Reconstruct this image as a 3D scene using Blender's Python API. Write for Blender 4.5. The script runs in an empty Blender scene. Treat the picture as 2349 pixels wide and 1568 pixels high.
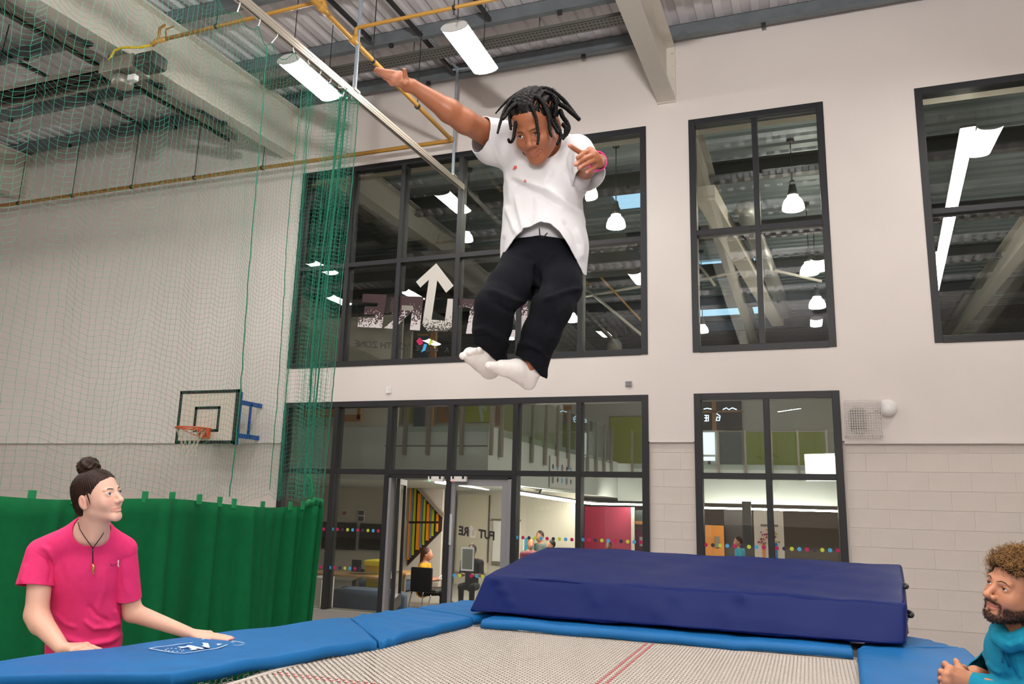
import bpy, bmesh, math, random
import numpy as np
from mathutils import Vector, Matrix, Euler

# ---------------------------------------------------------------- camera, world, big lights, exposure
SC = bpy.context.scene
COL = SC.collection
W, H = 2349, 1568
FPX = 1817.87
PIT, ROL, YAW = [math.radians(a) for a in (11.5248, 1.5078, -20.4855)]
CZ = 1.62            # lens height above the sports floor
YW = 10.7            # the glazed wall stands 10.7 m in front of the lens
_cy, _sy, _cp, _sp = math.cos(YAW), math.sin(YAW), math.cos(PIT), math.sin(PIT)
FWD = np.array([_sy*_cp, _cy*_cp, _sp]); _r = np.array([_cy, -_sy, 0.0]); _u = np.cross(_r, FWD)
RGT = math.cos(ROL)*_r + math.sin(ROL)*_u
UPV = -math.sin(ROL)*_r + math.cos(ROL)*_u
CAM = np.array([0.0, 0.0, CZ])

cam_data = bpy.data.cameras.new('camera')
cam = bpy.data.objects.new('camera', cam_data)
COL.objects.link(cam)
cam_data.sensor_width = 36.0
cam_data.lens = FPX/W*36.0
cam_data.clip_start = 0.05
cam_data.clip_end = 200
M4 = Matrix(((RGT[0], UPV[0], -FWD[0], 0), (RGT[1], UPV[1], -FWD[1], 0), (RGT[2], UPV[2], -FWD[2], CZ), (0, 0, 0, 1)))
cam.matrix_world = M4
SC.camera = cam

world = bpy.data.worlds.new('world'); SC.world = world
world.use_nodes = True
world.node_tree.nodes['Background'].inputs[0].default_value = (0.75, 0.85, 1.0, 1)
world.node_tree.nodes['Background'].inputs[1].default_value = 0.25

def area_light(name, loc, rot, sx, sy, power, color=(1, 1, 1), spread=180):
    l = bpy.data.lights.new(name, 'AREA'); l.shape = 'RECTANGLE'; l.size = sx; l.size_y = sy
    l.energy = power; l.color = color; l.spread = math.radians(spread)
    o = bpy.data.objects.new(name, l); COL.objects.link(o); o.location = loc; o.rotation_euler = rot
    return o
LAMP_STRENGTH = 66.0        # ceiling luminaires of the hall
# the photographer's diffused flash, held high beside the camera, and a lamp added up high for its ceiling bounce
area_light('camera_flash', (0.35, -0.75, 2.75), (math.radians(86), 0, math.radians(24)), 0.9, 0.7, 52, (1.0, 0.975, 0.95))
area_light('bounce_flash', (-0.4, -1.2, 4.3), (math.radians(172), math.radians(-8), 0), 0.6, 0.6, 1250, (1.0, 0.98, 0.96), 178)

vs = SC.view_settings
vs.view_transform = 'Standard'; vs.look = 'None'; vs.exposure = 0.1; vs.gamma = 1.0; vs.use_curve_mapping = False
SC.display_settings.display_device = 'sRGB'
SC.cycles.max_bounces = 8; SC.cycles.diffuse_bounces = 4; SC.cycles.glossy_bounces = 3
SC.cycles.transmission_bounces = 6; SC.cycles.transparent_max_bounces = 24
SC.cycles.caustics_reflective = False; SC.cycles.caustics_refractive = False
SC.cycles.sample_clamp_indirect = 6.0
SC.cycles.use_denoising = True

# ---------------------------------------------------------------- placing by sight line onto real planes
def ray(px, py): return FWD + RGT*(px-W/2)/FPX - UPV*(py-H/2)/FPX
def oy(px, py, Y=YW):
    d = ray(px, py); return CAM + d*(Y/d[1])
def oz(px, py, z):
    d = ray(px, py); return CAM + d*((z-CZ)/d[2])
def ox(px, py, x):
    d = ray(px, py); return CAM + d*(x/d[0])
def dp(px, py, D): return CAM + ray(px, py)*D
# ---------------------------------------------------------------- materials
def lin(c):
    return tuple((v/255/12.92) if v/255 <= 0.04045 else (((v/255)+0.055)/1.055)**2.4 for v in c)
MATS = {}
def mat(name, rgb, rough=0.6, metal=0.0, var=0.0, vscale=6.0, bump=0.0, bscale=40.0, spec=0.5, sheen=0.0, coat=0.0, sss=0.0, stretch=None, attr=None, emit=0.0):
    if name in MATS: return MATS[name]
    m = bpy.data.materials.new(name); m.use_nodes = True
    nt = m.node_tree; b = nt.nodes['Principled BSDF']
    col = lin(rgb) + (1,)
    b.inputs['Base Color'].default_value = col
    b.inputs['Roughness'].default_value = rough
    b.inputs['Metallic'].default_value = metal
    b.inputs['Specular IOR Level'].default_value = spec
    if sheen: b.inputs['Sheen Weight'].default_value = sheen
    if coat: b.inputs['Coat Weight'].default_value = coat
    if sss:
        b.inputs['Subsurface Weight'].default_value = sss
        b.inputs['Subsurface Radius'].default_value = (0.012, 0.005, 0.003)
        b.inputs['Subsurface Scale'].default_value = 1.0
    if emit:
        b.inputs['Emission Color'].default_value = col
        b.inputs['Emission Strength'].default_value = emit
    tc = nt.nodes.new('ShaderNodeTexCoord'); src = tc.outputs['Object']
    if stretch:
        mp = nt.nodes.new('ShaderNodeMapping'); mp.inputs['Scale'].default_value = stretch
        nt.links.new(src, mp.inputs['Vector']); src = mp.outputs['Vector']
    base = None
    if attr:
        at = nt.nodes.new('ShaderNodeAttribute'); at.attribute_name = attr; base = at.outputs['Color']
        nt.links.new(base, b.inputs['Base Color'])
    if var:
        n = nt.nodes.new('ShaderNodeTexNoise'); n.inputs['Scale'].default_value = vscale; n.inputs['Detail'].default_value = 5
        nt.links.new(src, n.inputs['Vector'])
        r = nt.nodes.new('ShaderNodeMapRange'); r.inputs['From Min'].default_value = 0.3; r.inputs['From Max'].default_value = 0.7
        r.inputs['To Min'].default_value = 1-var; r.inputs['To Max'].default_value = 1+var
        nt.links.new(n.outputs['Fac'], r.inputs['Value'])
        mx = nt.nodes.new('ShaderNodeVectorMath'); mx.operation = 'SCALE'
        if base: nt.links.new(base, mx.inputs[0])
        else: mx.inputs[0].default_value = col[:3]
        nt.links.new(r.outputs[0], mx.inputs['Scale']); nt.links.new(mx.outputs[0], b.inputs['Base Color'])
    if bump:
        n2 = nt.nodes.new('ShaderNodeTexNoise'); n2.inputs['Scale'].default_value = bscale; n2.inputs['Detail'].default_value = 4
        nt.links.new(src, n2.inputs['Vector'])
        bp = nt.nodes.new('ShaderNodeBump'); bp.inputs['Strength'].default_value = bump; bp.inputs['Distance'].default_value = 0.01
        nt.links.new(n2.outputs['Fac'], bp.inputs['Height']); nt.links.new(bp.outputs[0], b.inputs['Normal'])
    MATS[name] = m; return m
def mat_emit(name, rgb, strength):
    if name in MATS: return MATS[name]
    m = bpy.data.materials.new(name); m.use_nodes = True; nt = m.node_tree
    nt.nodes.remove(nt.nodes['Principled BSDF'])
    e = nt.nodes.new('ShaderNodeEmission'); e.inputs[0].default_value = lin(rgb)+(1,); e.inputs[1].default_value = strength
    nt.links.new(e.outputs[0], nt.nodes['Material Output'].inputs['Surface']); MATS[name] = m; return m
def mat_glass(name, tint=(0.93, 0.95, 0.94), refl=1.0):
    if name in MATS: return MATS[name]
    m = bpy.data.materials.new(name); m.use_nodes = True; nt = m.node_tree
    nt.nodes.remove(nt.nodes['Principled BSDF'])
    t = nt.nodes.new('ShaderNodeBsdfTransparent'); t.inputs[0].default_value = tint+(1,)
    g = nt.nodes.new('ShaderNodeBsdfGlossy'); g.inputs['Roughness'].default_value = 0.0
    f = nt.nodes.new('ShaderNodeFresnel'); f.inputs['IOR'].default_value = 1.5
    mu = nt.nodes.new('ShaderNodeMath'); mu.operation = 'MULTIPLY'; mu.inputs[1].default_value = refl
    mx = nt.nodes.new('ShaderNodeMixShader')
    nt.links.new(f.outputs[0], mu.inputs[0]); nt.links.new(mu.outputs[0], mx.inputs[0])
    nt.links.new(t.outputs[0], mx.inputs[1]); nt.links.new(g.outputs[0], mx.inputs[2])
    nt.links.new(mx.outputs[0], nt.nodes['Material Output'].inputs['Surface']); MATS[name] = m; return m
# ---------------------------------------------------------------- objects
WLOC = {}
def tag(o, label=None, cat=None, group=None, kind=None):
    if label: o['label'] = label
    if cat: o['category'] = cat
    if group: o['group'] = group
    if kind: o['kind'] = kind
    return o
def empty(name, loc, label=None, cat=None, group=None, kind=None):
    o = bpy.data.objects.new(name, None); o.empty_display_size = 0.1
    COL.objects.link(o); o.location = loc; WLOC[o] = np.array(loc, float)
    return tag(o, label, cat, group, kind)
def mk(name, verts, faces, material, parent=None, smooth=False, loc=None, bevel=0.0, kind=None, solid=0.0, cols=None, offset=-1):
    """one mesh object; vertices are given in world coordinates"""
    v = np.asarray(verts, float).reshape(-1, 3)
    if parent is not None: base = WLOC[parent]
    elif loc is not None: base = np.array(loc, float)
    else: base = np.array([(v[:, 0].min()+v[:, 0].max())/2, (v[:, 1].min()+v[:, 1].max())/2, v[:, 2].min()])
    me = bpy.data.meshes.new(name)
    if isinstance(faces, np.ndarray): faces = faces.tolist()
    me.from_pydata((v-base).tolist(), [], faces)
    if cols is not None:
        ca = me.color_attributes.new('tone', 'FLOAT_COLOR', 'POINT')
        c4 = np.ones((len(v), 4)); c4[:, :3] = cols; ca.data.foreach_set('color', c4.ravel())
    mats = material if isinstance(material, (list, tuple)) else [material]
    for mm in mats: me.materials.append(mm)
    if smooth: me.polygons.foreach_set('use_smooth', [True]*len(me.polygons))
    o = bpy.data.objects.new(name, me); COL.objects.link(o)
    if parent is not None: o.parent = parent
    else: o.location = base
    WLOC[o] = base
    if kind: o['kind'] = kind
    if bevel:
        b = o.modifiers.new('bevel', 'BEVEL'); b.width = bevel; b.segments = 2; b.limit_method = 'ANGLE'; b.angle_limit = math.radians(40)
    if solid:
        s = o.modifiers.new('solid', 'SOLIDIFY'); s.thickness = solid; s.offset = offset
    return o
def copy_tree(o, loc, parent=None, scale=None):
    c = o.copy(); COL.objects.link(c); c.parent = parent
    if loc is not None: c.location = loc; WLOC[c] = np.array(loc, float)
    else: WLOC[c] = WLOC[parent]
    if scale: c.scale = scale
    for ch in [x for x in o.children]: copy_tree(ch, None, c)
    return c
class MB:
    def __init__(s): s.v = []; s.f = []
    def add(s, verts, faces):
        n = len(s.v); s.v.extend([tuple(map(float, p)) for p in verts]); s.f.extend([tuple(i+n for i in f) for f in faces]); return s
    def box(s, x0, x1, y0, y1, z0, z1):
        x0, x1 = sorted((x0, x1)); y0, y1 = sorted((y0, y1)); z0, z1 = sorted((z0, z1))
        return s.add([(x0, y0, z0), (x1, y0, z0), (x1, y1, z0), (x0, y1, z0), (x0, y0, z1), (x1, y0, z1), (x1, y1, z1), (x0, y1, z1)],
                     [(0, 3, 2, 1), (4, 5, 6, 7), (0, 1, 5, 4), (1, 2, 6, 5), (2, 3, 7, 6), (3, 0, 4, 7)])
    def hexa(s, p):  # 8 points: bottom ring then top ring
        return s.add(p, [(0, 3, 2, 1), (4, 5, 6, 7), (0, 1, 5, 4), (1, 2, 6, 5), (2, 3, 7, 6), (3, 0, 4, 7)])
    def beam(s, a, b, w, h, up=(0, 0, 1)):
        a = np.array(a, float); b = np.array(b, float); d = b-a; d /= np.linalg.norm(d); up = np.array(up, float)
        r = np.cross(d, up); r /= np.linalg.norm(r); u = np.cross(r, d)
        q = [(-1, -1), (1, -1), (1, 1), (-1, 1)]
        P = [a+r*w/2*i+u*h/2*j for i, j in q]+[b+r*w/2*i+u*h/2*j for i, j in q]
        return s.add(P, [(0, 3, 2, 1), (4, 5, 6, 7), (0, 1, 5, 4), (1, 2, 6, 5), (2, 3, 7, 6), (3, 0, 4, 7)])
    def tube(s, pts, r, n=8, cap=True, closed=False):
        P = np.array(pts, float); m = len(P); R = np.full(m, r, float) if np.isscalar(r) else np.array(r, float)
        T = np.zeros_like(P)
        if closed: T = np.roll(P, -1, 0)-np.roll(P, 1, 0)
        else: T[1:-1] = P[2:]-P[:-2]; T[0] = P[1]-P[0]; T[-1] = P[-1]-P[-2]
        T /= np.linalg.norm(T, axis=1)[:, None]+1e-12
        a = np.array([0, 0, 1.0]) if abs(T[0][2]) < 0.9 else np.array([1.0, 0, 0])
        N = np.cross(T[0], a); N /= np.linalg.norm(N)
        V = []
        for i in range(m):
            N = N-T[i]*N.dot(T[i]); N /= np.linalg.norm(N)+1e-12; B = np.cross(T[i], N)
            for k in range(n):
                an = 2*math.pi*k/n; V.append(P[i]+R[i]*(math.cos(an)*N+math.sin(an)*B))
        F = []
        for i in range(m if closed else m-1):
            j = (i+1) % m
            for k in range(n):
                k2 = (k+1) % n; F.append((i*n+k, i*n+k2, j*n+k2, j*n+k))
        if cap and not closed: F.append(tuple(range(n-1, -1, -1))); F.append(tuple((m-1)*n+k for k in range(n)))
        return s.add(V, F)
    def lathe(s, prof, c, n=20, axis=2):
        V = []; F = []
        for r, z in prof:
            for k in range(n):
                a = 2*math.pi*k/n
                q = [r*math.cos(a), r*math.sin(a), z]
                if axis == 1: q = [q[0], q[2], q[1]]
                if axis == 0: q = [q[2], q[0], q[1]]
                V.append((c[0]+q[0], c[1]+q[1], c[2]+q[2]))
        for i in range(len(prof)-1):
            for k in range(n):
                k2 = (k+1) % n; F.append((i*n+k, i*n+k2, (i+1)*n+k2, (i+1)*n+k))
        F.append(tuple(range(n-1, -1, -1))); F.append(tuple((len(prof)-1)*n+k for k in range(n)))
        return s.add(V, F)
    def prism(s, poly, fn, t0, t1):
        """poly: 2-D outline; fn(u, v, t) -> xyz"""
        n = len(poly)
        V = [fn(u, v, t0) for u, v in poly]+[fn(u, v, t1) for u, v in poly]
        F = [tuple(range(n-1, -1, -1)), tuple(range(n, 2*n))]+[(i, (i+1) % n, n+(i+1) % n, n+i) for i in range(n)]
        return s.add(V, F)
    def build(s, name, material, parent=None, **k): return mk(name, s.v, s.f, material, parent, **k)
def boxo(name, b, material, parent=None, **k): return MB().box(*b).build(name, material, parent, **k)
def grid(name, fn, nu, nv, material, parent=None, closed_u=False, **k):
    V = [fn(i/(nu-1 if not closed_u else nu), j/(nv-1)) for j in range(nv) for i in range(nu)]
    F = []
    for j in range(nv-1):
        for i in range(nu if closed_u else nu-1):
            i2 = (i+1) % nu; F.append((j*nu+i, j*nu+i2, (j+1)*nu+i2, (j+1)*nu+i))
    return mk(name, V, F, material, parent, **k)
def text_mesh(name, body, size, material, parent, fn, bold=0.0, align='LEFT', depth=0.0, spacing=1.0):
    """font outlines turned to a flat mesh, then laid out by fn(u, v) -> xyz"""
    cu = bpy.data.curves.new(name, 'FONT'); cu.body = body; cu.size = size; cu.align_x = align; cu.offset = bold; cu.space_character = spacing
    cu.resolution_u = 3
    to = bpy.data.objects.new(name+'_src', cu); COL.objects.link(to)
    dg = bpy.context.evaluated_depsgraph_get(); dg.update()
    me = bpy.data.meshes.new_from_object(to.evaluated_get(dg))
    V = [fn(v.co.x, v.co.y) for v in me.vertices]; F = [tuple(p.vertices) for p in me.polygons]
    bpy.data.objects.remove(to); bpy.data.curves.remove(cu); bpy.data.meshes.remove(me)
    return mk(name, V, F, material, parent)
rnd = random.Random(7)
# ================================================================ the hall
m_wall = mat('wall_paint', (226, 217, 212), 0.75, var=0.02, vscale=1.2, bump=0.05, bscale=180)
m_block = mat('block_paint', (214, 204, 197), 0.7, var=0.03, vscale=3, bump=0.15, bscale=90)
m_mortar = mat('mortar_paint', (210, 200, 194), 0.85)
m_frame = mat('anthracite_frame', (38, 39, 42), 0.42, spec=0.4)
m_frame_in = mat('frame_inner', (66, 62, 57), 0.5)
m_floor = mat('sports_floor', (150, 146, 142), 0.4, var=0.08, vscale=2, stretch=(1, 8, 1))
m_deck = mat('roof_deck', (226, 221, 223), 0.45, var=0.05, vscale=2)
m_galv = mat('galvanised_steel', (112, 119, 123), 0.4, metal=0.2, var=0.12, vscale=5)
m_dark = mat('dark_steel', (52, 53, 54), 0.5, metal=0.3)
m_cream = mat('cream_steel', (214, 208, 196), 0.5, var=0.02)
m_gas = mat('gas_pipe_ochre', (196, 146, 66), 0.4)
m_yellow = mat('yellow_hose', (224, 196, 34), 0.4)
m_alu = mat('rail_aluminium', (196, 186, 172), 0.35, metal=0.35)
m_pole = mat('pole_grey', (150, 162, 172), 0.4, metal=0.1)
m_white = mat('white_plastic', (232, 230, 228), 0.4)
m_black = mat('black_plastic', (22, 22, 23), 0.45)
m_glass = mat_glass('window_glass', (0.90, 0.92, 0.905), 1.0)

SL = 0.05
def zr(z, Y): return z-SL*(YW-Y)      # the roof falls gently away from the glazed wall

X1L, X1R, X2L, X2R, X3L, X3R = -7.899, -2.0, -1.38, 0.4125, 1.535, 5.4
ZT, ZB, ZU, ZL = 7.073, 3.682, 3.118, 2.4895

boxo('floor', (-20, 7, -9, 10.7, -0.2, 0), m_floor, kind='structure')
# far wall, pieced round the openings
XS = [-20, X1L, X1R, X2L, X2R, X3L, X3R, 7.0]
b = MB()
for i in range(7):
    a, c = XS[i], XS[i+1]
    up = i in (1, 3, 5); lo = i in (1, 3)
    if up:
        b.box(a, c, 10.7, 10.95, ZT, 8.9); b.box(a, c, 10.7, 10.95, ZU if lo else ZL, ZB)
    else:
        b.box(a, c, 10.7, 10.95, ZL, 8.9)
wall_far = b.build('wall_far', m_wall, kind='structure')
b = MB()
for i in (0, 2, 4, 5, 6): b.box(XS[i], XS[i+1], 10.735, 10.95, 0, ZL)
lower = b.build('blockwork_base', m_mortar, wall_far)
# painted blocks below the ledge
bl = MB().box(-0.2195, 0.2195, -0.012, 0.012, -0.108, 0.108)
def block_obj(xa, xc, za, zc, mesh_cache={}):
    key = (round(xc-xa, 3), round(zc-za, 3))
    cx, cz = (xa+xc)/2, (za+zc)/2
    if key not in mesh_cache:
        o = mk('block', MB().box(xa, xc, 10.7312, 10.745, za, zc).v, MB().box(0, 1, 0, 1, 0, 1).f, m_block, None, loc=(cx, 10.735, cz), bevel=0.002)
        mesh_cache[key] = o
    else:
        o = mesh_cache[key].copy(); COL.objects.link(o); o.location = (cx, 10.735, cz)
    o.location = Vector(o.location)-Vector(WLOC[wall_far]); o.parent = wall_far
    return o
def block_field(x0, x1, zlo):
    tops = [ZL-0.002]+[2.3406-0.225*k for k in range(11)]
    for k in range(len(tops)-1):
        t, bt = tops[k], tops[k+1]
        if t < zlo: break
        x = math.floor(x0/0.45)*0.45-(0.225 if k % 2 else 0)
        while x < x1:
            a, c = max(x, x0), min(x+0.45, x1)
            if c-a > 0.05: block_obj(a+0.0007, c-0.0007, bt+0.004, t-0.004 if k else t)
            x += 0.45
block_field(X2R+0.02, 3.3, 0.35)
block_field(X1R+0.01, X2L-0.01, 1.0)
block_field(-14.9, X1L-0.01, 1.2)
MB().box(X2R+0.03, 7, 10.682, 10.74, ZL-0.035, ZL).box(X2R+0.03, 7, 10.69, 10.74, ZL-0.012, ZL+0.004).build('drip_trim', m_wall, wall_far)
MB().box(-20, X1L-0.02, 10.69, 10.74, ZL-0.012, ZL).box(X1R+0.02, X2L-0.02, 10.69, 10.74, ZL-0.012, ZL).build('drip_trim', m_wall, wall_far)
boxo('wall_left', (-20.2, -20, -9, 10.95, 0, 8.9), m_wall, kind='structure')
boxo('wall_right', (7, 7.2, -9, 10.95, 0, 8.9), m_wall, kind='structure')
boxo('wall_back', (-20.2, 7.2, -9.2, -9, 0, 8.9), m_wall, kind='structure')

# ---- corrugated roof deck, ribs run square to the glazed wall
prof = []
x = -20.2
while x < 7.2:
    prof += [(x, 0), (x+0.10, 0), (x+0.125, 0.045), (x+0.225, 0.045)]
    x += 0.25
V = []; F = []
for Yk in (-9.2, 10.95):
    V += [(px_, Yk, zr(8.56, Yk)+pz_) for px_, pz_ in prof]
n = len(prof)
F = [(i, i+1, n+i+1, n+i) for i in range(n-1)]
ceiling = mk('ceiling', V, F, m_deck, kind='structure', solid=0.004)
boxo('roof_slab', (-20.4, 7.4, -9.4, 10.98, 8.95, 9.1), m_dark, ceiling)

# ---- rolled steel beams under the roof
def i_beam(name, x, w, zb, zt, y0, y1, parent=None, mt=None, label=None):
    b = MB()
    def seg(xa, xc, za, zc):
        b.hexa([(xa, y0, zr(za, y0)), (xc, y0, zr(za, y0)), (xc, y1, zr(za, y1)), (xa, y1, zr(za, y1)),
                (xa, y0, zr(zc, y0)), (xc, y0, zr(zc, y0)), (xc, y1, zr(zc, y1)), (xa, y1, zr(zc, y1))])
    seg(x-w/2, x+w/2, zb, zb+0.03); seg(x-w/2, x+w/2, zt-0.03, zt); seg(x-0.01, x+0.01, zb+0.03, zt-0.03)
    o = b.build(name, mt or m_cream, parent, bevel=0.004)
    return o
for k, bx in enumerate((-14.62, -8.17, -1.685, 4.75)):
    o = i_beam('roof_beam', bx, 0.26, 7.40, 8.28, -9, 10.66, ceiling)
    pl = MB().box(bx-0.135, bx+0.135, 10.655, 10.70, 7.385, 8.30).build('end_plate', m_cream, o)
    for i in range(4):
        for s in (-0.095, 0.095):
            MB().lathe([(0.017, 0), (0.017, -0.02), (0.008, -0.022)], (bx+s, 10.655, 7.55+0.2*i), 6, axis=1).build('bolt', m_cream, o)
# ---- cold rolled Z purlins
PUR = [10.57, 9.33, 7.81, 6.38, 4.95, 3.5, 2.05, 0.6, -0.85, -2.3]
for Y in PUR:
    z0 = zr(8.30, Y)
    b = MB()
    b.box(-20, 7, Y-0.085, Y+0.003, z0, z0+0.006)          # bottom flange
    b.box(-20, 7, Y-0.085, Y-0.079, z0+0.006, z0+0.024)    # lip
    b.box(-20, 7, Y-0.003, Y+0.003, z0+0.006, z0+0.25)     # web
    b.box(-20, 7, Y-0.003, Y+0.085, z0+0.244, z0+0.25)
    p = b.build('purlin', m_galv, ceiling)
    for k in range(6):
        xx = -13.6+2.6*k+(0.3 if Y > 9 else 0)
        MB().box(xx-0.03, xx+0.03, Y-0.07, Y-0.02, z0-0.05, z0).build('cleat', m_dark, p)
# ---- dark tie bars between the purlins
for (xx, ya, yb) in ((-5.0, 9.35, 10.55), (-5.0, 7.85, 9.3), (-5.75, 6.4, 7.85), (-5.75, 7.85, 9.1), (-11.3, 7.85, 9.3), (-11.3, 9.35, 10.55), (-11.3, 6.4, 7.8), (-3.9, 7.85, 9.2)):
    MB().beam((xx, ya, zr(8.33, ya)), (xx, yb, zr(8.33, yb)), 0.05, 0.05).build('tie_bar', m_dark, ceiling)

# ================================================================ windows
DOTC = {'b': mat('dot_blue', (70, 170, 224), 0.5), 'm': mat('dot_magenta', (188, 18, 88), 0.5), 'n': mat('dot_navy', (48, 44, 66), 0.5), 'y': mat('dot_lime', (196, 208, 62), 0.5)}
GY = 10.745
def window(n, x0, x1, z0, z1, mull, trans, skip=(), fw=0.085, mw=0.075, bottom=True):
    b = MB()
    b.box(x0-0.005, x0+fw, 10.688, 10.86, z0, z1+0.005); b.box(x1-fw, x1+0.005, 10.688, 10.86, z0, z1+0.005)
    b.box(x0+fw, x1-fw, 10.688, 10.86, z1-fw, z1+0.005)
    if bottom: b.box(x0+fw, x1-fw, 10.688, 10.86, z0-0.005, z0+fw)
    w = b.build('window_%d' % n, m_frame, kind='structure', bevel=0.003)
    zi0, zi1 = (z0+fw if bottom else z0), z1-fw
    for m_ in mull: boxo('mullion', (m_-mw/2, m_+mw/2, 10.69, 10.875, zi0, zi1), m_frame, w, bevel=0.003)
    xs = [x0+fw]+[q for m_ in mull for q in (m_-mw/2, m_+mw/2)]+[x1-fw]
    zs = [zi0]+[q for t in trans for q in (t-mw/2, t+mw/2)]+[zi1]
    for i in range(0, len(xs), 2):
        for t in trans: boxo('transom', (xs[i], xs[i+1], 10.692, 10.87, t-mw/2, t+mw/2), m_frame, w, bevel=0.003)
        for j in range(0, len(zs), 2):
            if (i//2, j//2) in skip: continue
            boxo('pane', (xs[i]-0.01, xs[i+1]+0.01, GY, GY+0.008, zs[j]-0.01, zs[j+1]+0.01), m_glass, w)
    return w
MUL = [-6.907, -5.955, -4.93, -3.91, -2.97]
win1 = window(1, X1L, X1R, ZB, ZT, MUL, [5.36])
win2 = window(2, X2L, X2R, ZB, ZT, [-0.485], [5.37])
win3 = window(3, X3L, X3R, ZB, ZT, [3.45], [5.37])
win4 = window(4, X1L+0.01, X1R, 0, ZU, MUL, [2.045], skip={(2, 0), (3, 0)}, bottom=False)
win5 = window(5, X2L, X2R, 0, ZU, [-0.47], [2.045], bottom=True)
def dot(win, x, z, c, r=0.025):
    MB().lathe([(r, -0.002), (r, 0)], (x, GY-0.001, z), 14, axis=1).build('dot', DOTC[c], win)
def dot_row(win, px0, py0, px1, py1, seq):
    a, c = oy(px0, py0, GY), oy(px1, py1, GY)
    for i, s in enumerate(seq):
        if s == '-': continue
        t = i/(len(seq)-1); dot(win, a[0]+(c[0]-a[0])*t, a[2]+(c[2]-a[2])*t, s)
dot_row(win4, 731, 1212, 743, 1213, 'bm')
dot_row(win4, 763, 1213, 868, 1217, 'bmnybmnybm')
dot_row(win4, 717, 1300, 737, 1300, 'ybm')
dot_row(win4, 757, 1301, 826, 1304, 'bmnybmn')
dot_row(win4, 1186, 1232, 1312, 1237, 'bmnybmnybm')
dot_row(win4, 1337, 1237, 1470, 1243, 'bmnybmnybm')
dot_row(win5, 1619, 1249, 1752, 1255, 'mnybmnybm')
dot_row(win5, 1782, 1257, 1922, 1262, 'mnybmnybm')

# ---- lettering on the upper glazing: read from behind, so mirrored
m_let = bpy.data.materials.new('speckled_maroon_print'); m_let.use_nodes = True
def speckle(m, ca, cb, axis_lo, axis_hi, sc=55.0, uv=None):
    nt = m.node_tree; b = nt.nodes['Principled BSDF']; b.inputs['Roughness'].default_value = 0.6
    tc = nt.nodes.new('ShaderNodeTexCoord'); n = nt.nodes.new('ShaderNodeTexNoise'); n.inputs['Scale'].default_value = sc; n.inputs['Detail'].default_value = 1
    nt.links.new(tc.outputs['Object'], n.inputs['Vector'])
    s = nt.nodes.new('ShaderNodeSeparateXYZ'); nt.links.new(tc.outputs['Object'], s.inputs[0])
    r = nt.nodes.new('ShaderNodeMapRange'); r.inputs['From Min'].default_value = axis_lo; r.inputs['From Max'].default_value = axis_hi
    r.inputs['To Min'].default_value = 0.26; r.inputs['To Max'].default_value = -0.3
    nt.links.new(s.outputs['Z'], r.inputs['Value'])
    ad = nt.nodes.new('ShaderNodeMath'); ad.operation = 'ADD'; nt.links.new(n.outputs['Fac'], ad.inputs[0]); nt.links.new(r.outputs[0], ad.inputs[1])
    gt = nt.nodes.new('ShaderNodeMath'); gt.operation = 'GREATER_THAN'; gt.inputs[1].default_value = 0.52
    nt.links.new(ad.outputs[0], gt.inputs[0])
    mx = nt.nodes.new('ShaderNodeMix'); mx.data_type = 'RGBA'
    mx.inputs['A'].default_value = lin(ca)+(1,); mx.inputs['B'].default_value = lin(cb)+(1,)
    nt.links.new(gt.outputs[0], mx.inputs['Factor']); nt.links.new(mx.outputs['Result'], b.inputs['Base Color'])
zb1 = WLOC[win1][2]
speckle(m_let, (58, 36, 38), (205, 198, 198), 4.22-zb1, 4.68-zb1, 48)
m_arrow = bpy.data.materials.new('speckled_white_print'); m_arrow.use_nodes = True
speckle(m_arrow, (196, 192, 184), (70, 66, 62), 4.1-zb1, 4.5-zb1, 48)
def print_poly(name, pts, material, win, dy=0.004, holes=None):
    P = [oy(a, c, GY-0.002) for a, c in pts]
    b = MB(); n = len(P)
    me = [(p[0], GY-dy, p[2]) for p in P]
    bm = bmesh.new(); vs_ = [bm.verts.new(p) for p in me]; f = bm.faces.new(vs_); bm.normal_update()
    bmesh.ops.triangulate(bm, faces=[f])
    bm.verts.index_update()
    V = [tuple(v.co) for v in bm.verts]; F = [tuple(v.index for v in q.verts) for q in bm.faces]; bm.free()
    return mk(name, V, F, material, win)
def c8(pts): return [(780+a/5.107, 580+b_/5.107) for a, b_ in pts]
print_poly('letter', c8([(268, 477), (550, 487), (490, 880), (205, 865), (222, 757), (408, 762), (415, 724), (278, 716), (292, 622), (432, 628), (447, 588), (258, 575)]), m_let, win1)
print_poly('letter', c8([(660, 500), (978, 512), (935, 908), (818, 900), (845, 690), (760, 760), (640, 888), (512, 880), (690, 735), (610, 715), (585, 640), (600, 550)]), m_let, win1)
print_poly('letter_counter', c8([(725, 612), (858, 618), (853, 676), (720, 670)]), mat('print_gap', (138, 134, 124), 0.6), win1, 0.006)
print_poly('arrow_letter', c8([(1128, 120), (1332, 383), (1243, 466), (1140, 320), (1072, 782), (1228, 792), (1262, 535), (1325, 537), (1308, 870), (1255, 918), (1030, 915), (965, 840), (975, 760), (1042, 312), (942, 405), (890, 338)]), m_arrow, win1)
print_poly('letter', c8([(1385, 530), (1640, 540), (1560, 945), (1475, 945), (1530, 640), (1380, 632)]), m_let, win1)
print_poly('letter', c8([(2000, 560), (2210, 570), (2170, 985), (1970, 985), (1985, 900), (2080, 900)]), m_let, win1)
m_ink = mat('dark_ink', (44, 40, 42), 0.6)
pa, pb = oy(822, 800, GY), oy(945, 806, GY)
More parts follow.
